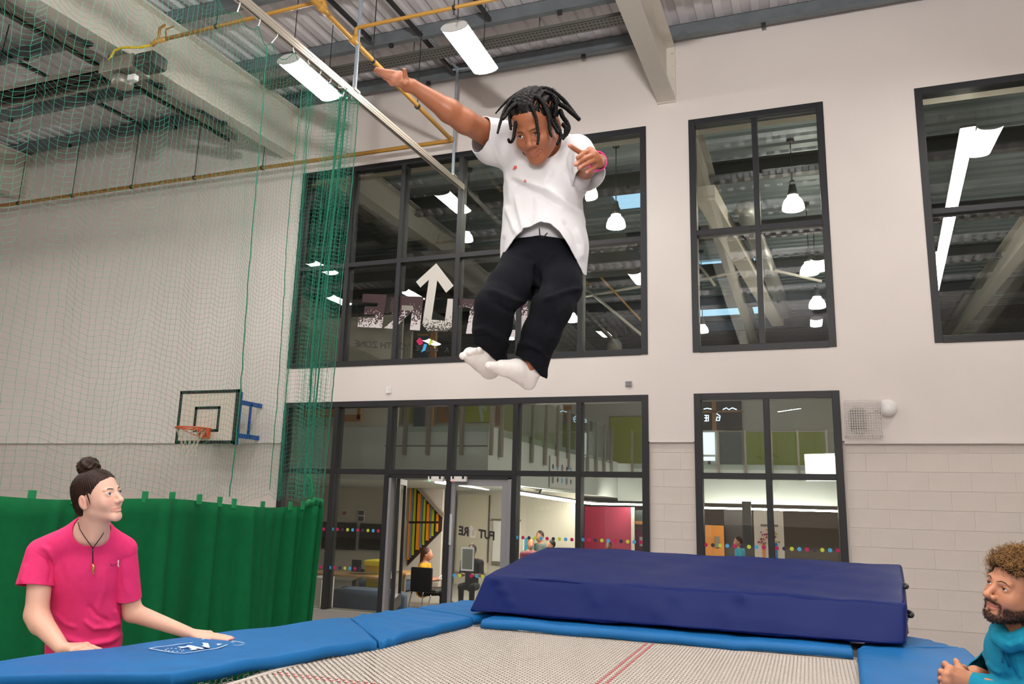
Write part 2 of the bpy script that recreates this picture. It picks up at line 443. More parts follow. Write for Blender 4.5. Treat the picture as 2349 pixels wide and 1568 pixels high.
def mir(px_right, py_base, px_left, py_left, width, tall=1.0):
    """mirrored writing: text starts at the right and runs to the left"""
    a = oy(px_right, py_base, GY); c = oy(px_left, py_left, GY); k = (c[0]-a[0])/width; kz = (c[2]-a[2])/width
    return lambda u, v: (a[0]+u*k, GY-0.005, a[2]+u*kz+v*abs(k)*tall)
text_mesh('small_lettering', 'YOUTH ZONE', 1.0, m_ink, win1, mir(941, 803, 815, 795, 6.35))
text_mesh('small_lettering', 'A', 1.0, m_ink, win1, mir(1031, 809, 1019, 808, 0.72))
text_mesh('logo_lettering', 'ONSIDE', 1.0, m_ink, win1, mir(1006, 808, 944, 803, 4.2), bold=0.02)
for (pts, c) in (([(955, 782), (963, 774), (969, 779), (971, 789), (962, 792)], 'm'), ([(983, 789), (988, 776), (996, 788), (990, 786), (986, 792)], 'y'),
                 ([(973, 788), (980, 790), (976, 803), (966, 808), (970, 800)], 'b'), ([(996, 794), (1000, 796), (997, 799)], 'y')):
    print_poly('logo_figure', pts, DOTC[c], win1, 0.007)
# ---- glazed double door in the lower glazing
m_dgrey = mat('door_aluminium', (150, 150, 154), 0.35, metal=0.2)
door = empty('door_1', (-4.93, 10.78, 0), kind='structure')
xL, xR = -5.955+0.04, -3.91-0.04
MB().box(xL, xL+0.04, 10.70, 10.86, 0, 1.98).build('door_jamb', m_dgrey, door, bevel=0.003); MB().box(xR-0.055, xR, 10.70, 10.86, 0, 1.98).build('door_jamb', m_dgrey, door, bevel=0.003); MB().box(xL, xR, 10.70, 10.86, 1.955, 2.01).build('door_head', m_frame, door, bevel=0.003)
lf = MB(); xa, xc = -4.93+0.005, xR-0.06
lf.box(xa, xa+0.09, 10.72, 10.775, 0.01, 1.95).box(xc-0.09, xc, 10.72, 10.775, 0.01, 1.95).box(xa+0.09, xc-0.09, 10.72, 10.775, 1.86, 1.95).box(xa+0.09, xc-0.09, 10.72, 10.775, 0.01, 0.2)
leaf = lf.build('door_leaf', m_dgrey, door, bevel=0.003)
boxo('pane', (xa+0.08, xc-0.08, GY, GY+0.008, 0.19, 1.87), m_glass, leaf)
boxo('push_plate', (xa+0.02, xa+0.07, 10.708, 10.722, 1.02, 1.45), mat('plate', (205, 205, 208), 0.3), leaf)
for x_, s_ in ((-4.62, 1), (-4.43, 1)): pass
P0, P1 = oy(1057, 1308, 10.73), oy(1088, 1255, 10.73)
MB().box(P0[0], P1[0], 10.725, 10.742, P0[2], P1[2]).build('notice_frame', mat('notice_frame', (186, 192, 188), 0.4), leaf)
MB().box(P0[0]+0.02, P1[0]-0.02, 10.722, 10.73, P0[2]+0.025, P1[2]-0.025).build('notice_card', mat('notice_card', (104, 108, 100), 0.6), leaf)
# the other leaf stands open into the foyer
xo = xL+0.06; dv = np.array([-0.36, 0.93, 0.0]); dv /= np.linalg.norm(dv); nv_ = np.array([dv[1], -dv[0], 0.0]); hp_ = np.array([xo, 10.84, 0.0])
def lbox(m_, u0, u1, t0, t1, z0, z1):
    return m_.hexa([hp_+dv*u+nv_*t+np.array([0, 0, z]) for z in (z0, z1) for u, t in ((u0, t0), (u1, t0), (u1, t1), (u0, t1))])
lo_ = MB(); lbox(lo_, 0, 0.09, 0, 0.055, 0.01, 1.95); lbox(lo_, 0.83, 0.92, 0, 0.055, 0.01, 1.95); lbox(lo_, 0.09, 0.83, 0, 0.055, 1.86, 1.95); lbox(lo_, 0.09, 0.83, 0, 0.055, 0.01, 0.2)
leaf2 = lo_.build('door_leaf', m_frame, door, bevel=0.003)
lbox(MB(), 0.085, 0.835, 0.024, 0.031, 0.19, 1.87).build('pane', m_glass, leaf2)
dr = MB()
for i, s in enumerate('bynmby'):
    q = oy(1042+i*13, 1319+i*0.4, GY)
    if s != 'n': MB().lathe([(0.026, -0.002), (0.026, 0)], (q[0], GY-0.001, q[2]), 14, axis=1).build('dot', DOTC[s], leaf)
# mirrored name on the door glass
mfn = mir(1135, 1238, 1094, 1231, 1.98, 1.15)
text_mesh('small_lettering', 'FUT', 1.0, m_ink, leaf, mfn, bold=0.045)
text_mesh('small_lettering', 'RE', 1.0, m_ink, leaf, mir(1076, 1229, 1047, 1224, 1.36, 1.15), bold=0.045)
print_poly('arrow_letter', [(1081, 1203), (1088, 1214), (1084, 1214), (1082, 1228), (1088, 1229), (1090, 1216), (1093, 1216), (1091, 1233), (1079, 1233), (1080, 1214), (1075, 1213)], m_arrow, leaf, 0.007)
# magnetic lock housings hanging from the transom
for px0, px1, led in ((983, 1018, (60, 220, 90)), (1035, 1071, (230, 50, 50))):
    a, c = oy(px0, 1104, 10.66), oy(px1, 1090, 10.66)
    k = empty('door_lock_box', ((a[0]+c[0])/2, 10.67, a[2]), 'white magnetic lock housing with a %s light above the door' % ('green' if led[1] > 100 else 'red'), 'lock box')
    MB().box(a[0], c[0], 10.63, 10.69, a[2], c[2]-0.015).build('housing', m_white, k, bevel=0.006)
    MB().box(a[0]+0.03, a[0]+0.055, 10.622, 10.632, c[2]-0.05, c[2]-0.01).build('slot', m_black, k); MB().box(c[0]-0.06, c[0]-0.03, 10.622, 10.632, c[2]-0.05, c[2]-0.01).build('slot', m_black, k)
    MB().lathe([(0.008, 0), (0.008, -0.006)], (a[0]+0.035, 10.63, a[2]+0.01), 10, axis=1).build('status_light', mat_emit('led_%d' % led[0], led, 6), k)
# ================================================================ things on the walls and under the roof
# ---- suspended luminaires
m_lampbody = mat('lamp_body', (205, 205, 202), 0.45)
m_lampglow = mat_emit('lamp_diffuser', (255, 250, 243), LAMP_STRENGTH)
def luminaire(x, y, z, label):
    t = empty('ceiling_luminaire', (x, y, z), label, 'light', 'suspended luminaires')
    w, L = 0.18, 0.52
    b = MB(); n = 9
    top = [(-w, 0.0)]+[(w*math.cos(math.pi-math.pi*i/n), 0.085*math.sin(math.pi*i/n)+0.0) for i in range(1, n)]+[(w, 0.0)]
    b.prism([(u, v+0.0) for u, v in top], lambda u, v, tt: (x+u, y+tt, z+0.02+v), -L, L)
    b.build('housing', m_lampbody, t, smooth=False)
    d = MB()
    bot = [(w*0.97*math.cos(math.pi*i/n), -0.055*math.sin(math.pi*i/n)) for i in range(n+1)]
    d.prism(bot, lambda u, v, tt: (x+u, y+tt, z+0.02+v), -L+0.015, L-0.015)
    d.build('diffuser', m_lampglow, t)
    bot2 = [(w*math.cos(math.pi*i/n), -0.062*math.sin(math.pi*i/n)) for i in range(n+1)]
    for s0, s1 in ((-L, -L+0.014), (L-0.014, L)): MB().prism(bot2, lambda u, v, tt: (x+u, y+tt, z+0.02+v), s0, s1).build('end_cap', m_lampbody, t)
    for yy in (-0.42, 0.42): MB().tube([(x, y+yy, z+0.08), (x, y+yy, zr(8.5, y))], 0.006, 5).build('chain', m_dark, t)
    return t
L0 = luminaire(-6.2, 8.38, 7.27, 'lit ceiling luminaire hanging behind the top of the green net')
L1 = copy_tree(L0, (-3.80, 8.38, 7.27)); L1['label'] = 'lit ceiling luminaire hanging by the cream roof beam, clear of the net'
GL = 'lit ceiling luminaire hanging over the hall floor, off frame, some added for light'
for x_ in (-6.2, -3.8, 0.45, 2.78):
    for y_ in (8.38, 2.35, -3.8):
        if y_ == 8.38 and x_ < 2: continue
        tag(copy_tree(L0, (x_, y_, 7.27)), GL, group='luminaires out of the picture')
for x_, y_ in ((-12.6, 2.35), (-12.6, -3.8), (-10.2, 2.35), (-11.2, 5.3), (-13.6, 5.3)): tag(copy_tree(L0, (x_, y_, 7.27)), GL, group='luminaires out of the picture')  # the last two positions are added off frame to brighten the left wall

# ---- curtain track with its hangers
RX, RZ = -4.889, 6.385
tr = empty('curtain_track', (RX, 10.6, 6.3), 'pale aluminium curtain track running under the roof to the glazed wall', 'track')
b = MB()
for (xa, xc, za, zc) in ((-0.032, 0.032, 0.04, 0.05), (-0.032, -0.024, -0.035, 0.04), (0.024, 0.032, -0.035, 0.04), (-0.032, -0.01, -0.042, -0.035), (0.01, 0.032, -0.042, -0.035), (0.032, 0.037, -0.02, 0.0), (0.032, 0.037, 0.015, 0.03)):
    y0, y1 = 0.2, 10.685
    z = lambda Y: 6.46-0.034*(10.7-Y)
    b.hexa([(RX+xa, y0, z(y0)+za), (RX+xc, y0, z(y0)+za), (RX+xc, y1, z(y1)+za), (RX+xa, y1, z(y1)+za), (RX+xa, y0, z(y0)+zc), (RX+xc, y0, z(y0)+zc), (RX+xc, y1, z(y1)+zc), (RX+xa, y1, z(y1)+zc)])
b.build('rail', m_alu, tr)
def zrail(Y): return 6.46-0.034*(10.7-Y)
for Yp in (10.31, 7.47, 4.4):
    h = MB().tube([(RX, Yp, zrail(Yp)+0.04), (RX, Yp, zr(8.34, Yp))], 0.024, 10).build('hanger_pole', m_pole, tr)
    MB().tube([(RX, Yp, zr(8.32, Yp)), (RX, Yp-1.0, zr(8.32, Yp-1.0))], 0.02, 8).tube([(RX-0.1, Yp+0.02, zr(8.33, Yp)), (RX+0.22, Yp+0.02, zr(8.31, Yp))], 0.018, 8).build('bracket', m_pole, h)
    boxo('clamp', (RX-0.045, RX+0.045, Yp-0.06, Yp+0.06, zrail(Yp)+0.045, zrail(Yp)+0.07), m_alu, h)
# ---- perforated cable tray
ct = MB(); Yt = 9.62; zt_ = zr(8.2, Yt)
ct.box(-8.0, -1.85, Yt-0.12, Yt+0.12, zt_, zt_+0.004).box(-8.0, -1.85, Yt-0.12, Yt-0.116, zt_, zt_+0.05).box(-8.0, -1.85, Yt+0.116, Yt+0.12, zt_, zt_+0.05)
tray = ct.build('cable_tray', mat('tray_steel', (120, 119, 114), 0.5, metal=0.4), None)
tag(tray, 'perforated steel cable tray running below the purlins', 'cable tray')
sl = MB()
for k in range(110):
    xx = -7.95+k*0.055
    for yy in (-0.07, 0.0, 0.07): sl.box(xx, xx+0.03, Yt+yy-0.012, Yt+yy+0.012, zt_-0.0015, zt_+0.001)
tag(sl.build('slot_row', m_dark, tray), kind='stuff')
for xx in (-6.9, -5.3, -3.3):
    MB().tube([(xx, Yt, zt_), (xx, Yt, zr(8.5, Yt))], 0.008, 6).build('hanger_rod', m_galv, tray)
# ---- ochre gas pipes
gp = empty('gas_pipe', (-4.91, 10.3, 7.0), 'ochre gas pipe along the wall, turning out under the roof', 'pipe')
MB().tube([(-16, 10.3, 7.09), (-4.97, 10.3, 7.085), (-4.93, 10.27, 7.075), (-4.91, 10.2, 7.07), (-4.91, 7.4, 7.04), (-4.91, 3.0, 7.0)], 0.033, 10).build('main_run', m_gas, gp, smooth=True)
MB().tube([(-4.90, 7.43, 7.04), (-4.90, 7.43, 7.215), (-4.86, 7.43, 7.225), (-1.0, 7.43, 7.225)], 0.024, 10).build('branch', m_gas, gp, smooth=True)
MB().tube([(-4.90, 6.77, 7.03), (-4.90, 6.75, 7.13), (-4.94, 6.74, 7.14), (-7.15, 6.74, 7.10)], 0.024, 10).build('branch', m_gas, gp, smooth=True)
for Yc in (7.43, 6.77): MB().tube([(-4.91, Yc-0.09, 7.035), (-4.91, Yc+0.09, 7.045)], 0.042, 10).tube([(-4.905, Yc, 7.05), (-4.905, Yc, 7.12)], 0.034, 10).build('tee', m_gas, gp, smooth=True)
MB().tube([(-4.98, 10.3, 7.088), (-4.92, 10.29, 7.085), (-4.91, 10.19, 7.075)], 0.04, 10).build('elbow', m_gas, gp, smooth=True)
for px_, py_ in ((42, 466), (165, 449), (302, 429), (446, 408), (602, 384), (769, 361)):
    q = oy(px_, py_, 10.3)
    hg = MB().tube([(q[0], 10.3, 7.1), (q[0]+0.01, 10.3, 8.3)], 0.007, 6).build('hanger_rod', m_dark, gp)
    MB().tube([(q[0]-0.02, 10.3, 7.088), (q[0]+0.02, 10.3, 7.088)], 0.041, 10).build('pipe_clip', m_dark, hg)
for Yp in (7.86, 9.1, 6.1):
    hg = MB().tube([(-4.91, Yp, 7.08), (-4.91, Yp, zr(8.3, Yp))], 0.007, 6).build('hanger_rod', m_dark, gp)
    MB().tube([(-4.91, Yp-0.018, 7.045), (-4.91, Yp+0.018, 7.045)], 0.042, 10).build('pipe_clip', m_dark, hg)
for xx in (-3.6, -2.4, -6.4):
    Yb = 7.43 if xx > -4.9 else 6.74
    MB().tube([(xx, Yb, 7.13), (xx, Yb, zr(8.3, Yb))], 0.006, 6).tube([(xx-0.015, Yb, 7.12 if xx < -4.9 else 7.225), (xx+0.015, Yb, 7.12 if xx < -4.9 else 7.225)], 0.032, 10).build('hanger_rod', m_dark, gp)
vb = MB().tube([(-7.15, 6.74, 7.10), (-7.32, 6.74, 7.095), (-7.38, 6.74, 7.06)], 0.03, 8).tube([(-7.28, 6.74, 7.09), (-7.28, 6.74, 7.27), (-7.2, 6.74, 7.3)], 0.018, 8).tube([(-7.16, 6.74, 7.1), (-7.14, 6.7, 7.2), (-7.02, 6.7, 7.22)], 0.01, 6)
vb.build('valve', m_gas, gp, smooth=True)
hose = [(-7.38, 6.74, 7.06), (-7.6, 6.76, 7.08), (-7.9, 6.78, 7.15), (-8.05, 6.8, 7.15), (-8.15, 6.82, 7.05), (-8.1, 6.84, 6.98), (-7.98, 6.86, 6.92)]
MB().tube(hose, 0.016, 8).build('hose', m_yellow, gp, smooth=True)
# ---- radiant tube heater beyond the net
hz = 6.98; Yh = 7.0
ht = empty('radiant_heater', (-9.2, Yh, hz-0.2), 'dark radiant tube heater with burner box hanging behind the net', 'heater')
m_heat = mat('heater_steel', (150, 142, 132), 0.45, metal=0.5)
prf = [(-0.19, -0.05), (-0.13, 0.06), (0.13, 0.06), (0.19, -0.05), (0.185, -0.055), (0.125, 0.05), (-0.125, 0.05), (-0.185, -0.055)]
MB().prism(prf, lambda u, v, t: (t, Yh+u, hz+v), -15.5, -8.0).build('reflector', m_heat, ht)
MB().tube([(-15.4, Yh-0.08, hz-0.02), (-8.1, Yh-0.08, hz-0.02)], 0.04, 10).tube([(-15.4, Yh+0.08, hz-0.02), (-8.1, Yh+0.08, hz-0.02)], 0.04, 10).build('burner_tube', mat('burnt_steel', (40, 34, 30), 0.6, metal=0.4), ht, smooth=True)
MB().box(-8.3, -7.75, Yh-0.19, Yh+0.12, hz-0.1, hz+0.09).build('burner_box', m_heat, ht, bevel=0.01)
MB().box(-7.76, -7.45, Yh-0.16, Yh+0.1, hz-0.08, hz+0.1).build('end_cowl', mat('cowl', (58, 54, 52), 0.5), ht, bevel=0.03)
MB().lathe([(0.10, 0), (0.13, 0.03), (0.13, 0.12), (0.09, 0.15)], (-8.02, Yh-0.05, hz-0.27), 16).build('fan_housing', m_heat, ht, smooth=True)
MB().box(-7.9, -7.78, Yh-0.1, Yh-0.02, hz-0.22, hz-0.14).build('control_box', m_white, ht, bevel=0.01)
for xx in (-8.4, -10.5, -13): MB().tube([(xx, Yh, hz+0.08), (xx+0.12, Yh, zr(8.3, Yh))], 0.009, 6).build('hanger_chain', m_dark, ht)
# ---- dark channel hung along the cream beam
ch = MB()
for (ua, uc, va, vc) in ((-0.07, 0.07, 0.10, 0.115), (-0.07, -0.055, 0, 0.10), (0.055, 0.07, 0, 0.10)):
    y0, y1 = 1.0, 9.5
    ch.hexa([(-8.42+ua, y0, zr(7.25, y0)+va), (-8.42+uc, y0, zr(7.25, y0)+va), (-8.42+uc, y1, zr(7.25, y1)+va), (-8.42+ua, y1, zr(7.25, y1)+va),
             (-8.42+ua, y0, zr(7.25, y0)+vc), (-8.42+uc, y0, zr(7.25, y0)+vc), (-8.42+uc, y1, zr(7.25, y1)+vc), (-8.42+ua, y1, zr(7.25, y1)+vc)])
cho = ch.build('track_channel', mat('channel_grey', (92, 84, 76), 0.5, metal=0.3), None)
tag(cho, 'dark steel channel bolted below the cream beam behind the net', 'track')
for yy in (5.0, 6.6, 7.8, 9.1): boxo('bracket', (-8.5, -8.25, yy-0.05, yy+0.05, zr(7.36, yy), zr(7.42, yy)), m_dark, cho)

# ---- basketball goal on the wall
A, B_, C_, D_ = oy(404, 1018, 10.1), oy(413, 897, 10.1), oy(549, 893, 10.1), oy(541, 1015, 10.1)
bx0, bx1, bz0, bz1 = (A[0]+B_[0])/2, (C_[0]+D_[0])/2, (A[2]+D_[2])/2, (B_[2]+C_[2])/2
bb = empty('basketball_goal', ((bx0+bx1)/2, 10.1, bz0), 'wall mounted basketball backboard with orange ring and blue brackets', 'basketball goal')
m_bw = mat('backboard_white', (214, 202, 190), 0.5); m_bk = mat('backboard_line', (30, 26, 26), 0.5)
m_or = mat('ring_orange', (222, 84, 22), 0.4); m_bl = mat('bracket_blue', (16, 62, 148), 0.45); m_tw = mat('twine_white', (206, 200, 182), 0.8)
boxo('board', (bx0, bx1, 10.1, 10.135, bz0, bz1), m_bw, bb, bevel=0.003)
t_ = 0.045; b = MB(); y0, y1 = 10.092, 10.101
b.box(bx0-0.004, bx0+t_, y0, 10.14, bz0-0.004, bz1+0.004).box(bx1-t_-0.02, bx1+0.004, y0, 10.14, bz0-0.004, bz1+0.004).box(bx0, bx1, y0, 10.14, bz1-t_, bz1+0.004).box(bx0, bx1, y0, 10.14, bz0-0.004, bz0+t_)
b.build('border', m_bk, bb)
ia, ic = oy(442, 990, 10.095), oy(506, 931, 10.095); b = MB(); t_ = 0.042
b.box(ia[0], ia[0]+t_, y0, y1, ia[2], ic[2]).box(ic[0]-t_, ic[0], y0, y1, ia[2], ic[2]).box(ia[0], ic[0], y0, y1, ic[2]-t_, ic[2]).box(ia[0], ic[0], y0, y1, ia[2], ia[2]+t_)
b.build('target_square', m_bk, bb)
rc = oy(470, 990, 10.1); rx, rz_ = (ia[0]+ic[0])/2+0.0, oy(470, 984, 9.98)[2]
ring = MB().tube([(rx+0.225*math.cos(a), 9.78+0.225*math.sin(a), rz_) for a in [2*math.pi*k/32 for k in range(32)]], 0.014, 8, closed=True)
ring.box(rx-0.085, rx+0.085, 9.985, 10.005, rz_-0.02, rz_+0.01)
rg = ring.build('ring', m_or, bb, smooth=False)
MB().box(rx-0.10, rx+0.10, 10.06, 10.095, rz_-0.13, rz_+0.03).hexa([(rx-0.085, 9.99, rz_-0.012), (rx+0.085, 9.99, rz_-0.012), (rx+0.1, 10.07, rz_-0.13), (rx-0.1, 10.07, rz_-0.13), (rx-0.085, 9.99, rz_+0.008), (rx+0.085, 9.99, rz_+0.008), (rx+0.1, 10.07, rz_+0.01), (rx-0.1, 10.07, rz_+0.01)]).build('ring_mount', m_or, bb)
for g_ in (-1, 1): MB().tube([(rx+g_*0.09, 10.06, rz_-0.11), (rx+g_*0.215, 9.80, rz_-0.01)], 0.007, 6).build('ring_stay', m_or, bb)
nb = MB(); N = 12; lev = 6
def npt(k, j):
    rr = (0.225, 0.19, 0.155, 0.128, 0.118, 0.122, 0.125)[j]; a = 2*math.pi*(k+0.5*(j % 2))/N
    return (rx+rr*math.cos(a), 9.78+rr*math.sin(a), rz_-0.01-0.07*j)
for j in range(lev):
    for k in range(N):
        nb.tube([npt(k, j), npt(k, j+1)], 0.004, 4, cap=False); nb.tube([npt(k, j), npt(k-1 if j % 2 == 0 else k+1, j+1)], 0.004, 4, cap=False)
nb.build('net', m_tw, bb)
for zz in (bz0-0.01,): pass
b = MB(); xb = bx1-0.02
boxo('upright', (xb-0.05, xb+0.01, 10.14, 10.19, bz0-0.02, bz1-0.03), m_bl, bb); boxo('upright', (bx0+0.15, bx0+0.21, 10.14, 10.19, bz0-0.02, bz1-0.03), m_bl, bb)
for zz in (bz1-0.19, bz0+0.13):
    for xx in (xb-0.02, bx0+0.18):
        MB().box(xx-0.02, xx+0.02, 10.18, 10.735, zz-0.035, zz+0.035).box(xx-0.06, xx+0.06, 10.70, 10.735, zz-0.05, zz+0.05).build('arm', m_bl, bb)
MB().box(xb-0.03, xb, 10.42, 10.45, bz0+0.13, bz1-0.19).build('stay', m_bl, bb)

# ---- small fittings on the wall
def plate(name, px0, py0, px1, py1, mt, label, cat, t=0.025):
    a, c = oy(px0, py1, 10.7), oy(px1, py0, 10.7)
    o = boxo(name, (a[0], c[0], 10.7-t, 10.7, a[2], c[2]), mt, None, bevel=0.004); tag(o, label, cat); return o
s1 = plate('wall_socket', 886, 887, 899, 902, m_white, 'small white socket on the wall between upper and lower glazing', 'socket')
MB().box(*(lambda a: (a[0]-0.01, a[0]+0.01, 10.672, 10.676, a[2]-0.012, a[2]+0.012))(oy(893, 893, 10.675))).build('button', mat('off_white', (215, 210, 205)), s1)
s2 = plate('sensor_plate', 1435, 874, 1449, 887, mat('grey_plate', (140, 140, 143), 0.5), 'small grey square plate on the white wall above the lower glazing', 'plate')
a = oy(1442, 880, 10.675); MB().box(a[0]-0.03, a[0]+0.03, 10.668, 10.676, a[2]-0.028, a[2]+0.028).build('cover', mat('grey_cover', (124, 124, 128), 0.5), s2)
# round white detector and wire guarded sounder
q = oy(2036, 935, 10.66)
det = empty('alarm_bell', (q[0], 10.66, q[2]), 'round white alarm dome on the wall beside the wire guard', 'alarm')
MB().lathe([(0.105, 0.04), (0.105, 0.0), (0.095, -0.03), (0.06, -0.05), (0.0, -0.055)], (q[0], 10.66, q[2]), 28, axis=1).build('dome', m_white, det, smooth=True)
MB().tube([(q[0]-0.1, 10.69, q[2]-0.02), (q[0]-0.16, 10.69, q[2]-0.04), (q[0]-0.26, 10.69, q[2]-0.07)], 0.006, 6).build('cable', m_cream, det)
ga, gc = oy(1940, 1003, 10.6), oy(2020, 917, 10.6)
gd = empty('guarded_sounder', ((ga[0]+gc[0])/2, 10.65, ga[2]), 'square white wire guard over a grille beside the end window', 'grille')
m_wire = mat('wire_white', (214, 210, 208), 0.5)
b = MB(); x0, x1, z0, z1 = ga[0], gc[0], ga[2], gc[2]; n = 15
for i in range(n+1):
    t = i/n; xx = x0+(x1-x0)*t; zz = z0+(z1-z0)*t
    b.tube([(xx, 10.69, z0-0.0), (xx, 10.58, z0+0.02), (xx, 10.58, z1-0.02), (xx, 10.69, z1)], 0.0035, 4)
    b.tube([(x0, 10.69, zz), (x0+0.01, 10.58, zz), (x1-0.01, 10.58, zz), (x1, 10.69, zz)], 0.0035, 4)
b.build('wire_guard', m_wire, gd)
cx, cz_ = oy(1967, 960, 10.67)[0], oy(1967, 962, 10.67)[2]
MB().prism([(0.105*math.copysign(abs(math.cos(a))**0.6, math.cos(a)), 0.155*math.copysign(abs(math.sin(a))**0.6, math.sin(a))) for a in [2*math.pi*k/24 for k in range(24)]], lambda u, v, t: (cx+u, t, cz_+v), 10.64, 10.7).build('sounder_body', mat('sounder', (198, 190, 182), 0.5), gd)
b = MB()
for i in range(7):
    for j in range(9): b.box(cx-0.082+i*0.025, cx-0.066+i*0.025, 10.635, 10.641, cz_-0.125+j*0.028, cz_-0.108+j*0.028)
b.build('grille_slots', mat('slot_grey', (120, 116, 114), 0.7), gd, kind='stuff')
# ================================================================ dividing net with its green skirt
m_net = mat('net_green', (22, 138, 110), 0.7)
m_rope = mat('net_rope', (14, 120, 92), 0.7)
m_skirt = mat('skirt_green', (2, 98, 54), 0.8, var=0.06, vscale=14, spec=0.2, bump=0.12, bscale=220)
m_tab = mat('tab_green', (20, 140, 84), 0.7)
dn = empty('dividing_net', (RX, 6.0, 0.03), 'green sports hall dividing net with a solid green skirt', 'net')
# positions along the track of the upright strands: wide where stretched, gathered at the free end
ys = [2.2]
while ys[-1] < 7.42:
    y = ys[-1]
    d = 0.075 if y < 3.9 else 0.075+(0.042-0.075)*(y-3.9)/1.6 if y < 5.5 else 0.042+(0.03-0.042)*(y-5.5)/1.3 if y < 6.8 else 0.022 if y < 7.02 else 0.011
    ys.append(y+d*(0.9+0.2*rnd.random()))
ys = np.array(ys); ns = len(ys)
hooks = [2.0, 2.4, 2.8, 3.2, 3.6, 4.0, 4.4, 4.75, 5.1, 5.42, 5.72, 6.0, 6.27, 6.54, 6.78, 6.98, 7.14, 7.26, 7.36, 7.42]
def sag(y):
    for a, c in zip(hooks[:-1], hooks[1:]):
        if a <= y <= c:
            t = (y-a)/(c-a); return 4*t*(1-t)*0.42*(c-a)
    return 0.0
ph = np.cumsum(np.where(ys > 6.85, 0.75, 0.22)+0.1*np.random.RandomState(3).rand(ns))
rows = int((6.25-1.62)/0.045)
zrow = np.linspace(0, 1, rows)
V = np.zeros((ns, rows, 3)); ZT_ = np.zeros(ns)
rs = np.random.RandomState(5)
jit = rs.randn(ns, rows)*0.0035
for i, y in enumerate(ys):
    ztop = zrail(y)-0.10-sag(y)
    zbot = 1.60+0.02*math.sin(y*3)
    amp = 0.02 if y < 5.6 else 0.02+0.045*(y-5.6)/1.2 if y < 6.8 else 0.085
    z = ztop+(zbot-ztop)*zrow
    fold = amp*np.sin(ph[i]+0.25*np.sin(z*1.3))+0.03*np.sin(y*2.1+z*0.8)
    lean = (0.0 if y < 6.6 else (y-6.6)*0.0)
    V[i, :, 0] = RX+fold
    V[i, :, 1] = y+0.012*np.sin(z*2.2+i*0.35)+jit[i]-(0.05*(1-zrow)*0 if y < 6.9 else 0.06*zrow)
    V[i, :, 2] = z+0.02*math.sin(ph[i]*1.3)+0.018*math.sin(i*0.37)*(0.4+zrow)+0.008*np.sin(z*5+i)
def strands(lines, r):
    vv = []; ff = []; base = 0
    for L in lines:
        n = len(L); T = np.gradient(L, axis=0); T /= np.linalg.norm(T, axis=1)[:, None]
        a = np.where(np.abs(T[:, 2:3]) > 0.8, np.array([[1.0, 0, 0]]), np.array([[0, 0, 1.0]]))
        N = np.cross(T, a); N /= np.linalg.norm(N, axis=1)[:, None]; B = np.cross(T, N)
        ring = np.stack([L+r*(math.cos(q)*N+math.sin(q)*B) for q in (0.5, 2.6, 4.7)], 1).reshape(-1, 3)
        vv.append(ring)
        i = np.arange(n-1)[:, None]; k = np.arange(3)[None]
        f = np.stack([base+i*3+k, base+i*3+(k+1) % 3, base+(i+1)*3+(k+1) % 3, base+(i+1)*3+k], -1).reshape(-1, 4)
        ff.append(f); base += len(ring)
    return np.concatenate(vv), np.concatenate(ff)
ln = [V[i] for i in range(ns)]
a_, f_ = strands(ln, 0.0011)
lv = [V[:, j] for j in range(rows)]
a2, f2 = strands(lv, 0.0011)
mk('netting', np.concatenate([a_, a2]), np.concatenate([f_, f2+len(a_)]), m_net, dn, kind='stuff')
# border ropes: head rope in scallops, lacing lines down the gathered end
b = MB(); b.tube(V[:, 0], 0.004, 5); b.build('head_rope', m_rope, dn)
for yy, rr in ((5.93, 0.006), (6.42, 0.0045), (6.72, 0.0045), (7.05, 0.006), (7.2, 0.008), (7.29, 0.006), (7.36, 0.009), (7.40, 0.006)):
    i = int(np.argmin(abs(ys-yy))); b = MB(); b.tube(V[i][::2]+np.array([0.004, 0, 0]), rr, 5); b.build('lacing_cord', m_rope, dn)
for hy in hooks[5:]:
    i = int(np.argmin(abs(ys-hy)))
    MB().tube([(RX, hy, zrail(hy)-0.03), (RX, hy, zrail(hy)-0.06), tuple(V[i][0])], 0.007, 5).build('hook', m_white, dn)
# the skirt: heavy cloth in vertical folds
def skirt_fn(u, v):
    y = 1.6+(7.40-1.6)*u
    w = 0.5+0.5*math.tanh((y-6.55)*5)
    f = 0.055*math.sin(y*5.2+0.6*math.sin(y*2.3))+0.02*math.sin(y*13.0+1.0)
    saw = 0.0
    for yc, am in ((4.15, 0.07), (5.15, 0.08), (5.75, 0.09), (6.2, 0.09), (6.62, 0.11), (6.95, 0.10), (7.2, 0.09)):
        saw += am*math.exp(-((y-yc)/0.055)**2)*1.0-am*0.6*math.exp(-((y-yc-0.09)/0.07)**2)
    f = f*(0.5+0.5*v)+saw*(0.35+0.65*v)+w*0.05*math.sin(y*34)
    z = 1.615-0.018*(y-3.7)-0.02+0.02*math.sin(y*2.7)
    zz = 0.035+(z-0.035)*(1-v)
    return (RX+0.02+f, y-(0.10*v*max(0, (y-6.6)/0.8)), zz)
grid('skirt', skirt_fn, 330, 14, m_skirt, dn, smooth=True, solid=0.004)
hem = MB()
for px_, py_ in ((80, 1098), (178, 1106), (336, 1119), (398, 1124), (460, 1128), (507, 1129), (540, 1133), (605, 1141), (668, 1149), (696, 1152)):
    q = ox(px_, py_, RX+0.03); w_ = 0.03
    z0_ = skirt_fn((q[1]-1.6)/5.8, 0)[2]
    MB().box(RX+0.02, RX+0.03, q[1]-w_, q[1]+w_, z0_-0.03, z0_+0.055).build('tab', m_tab, dn, bevel=0.003)
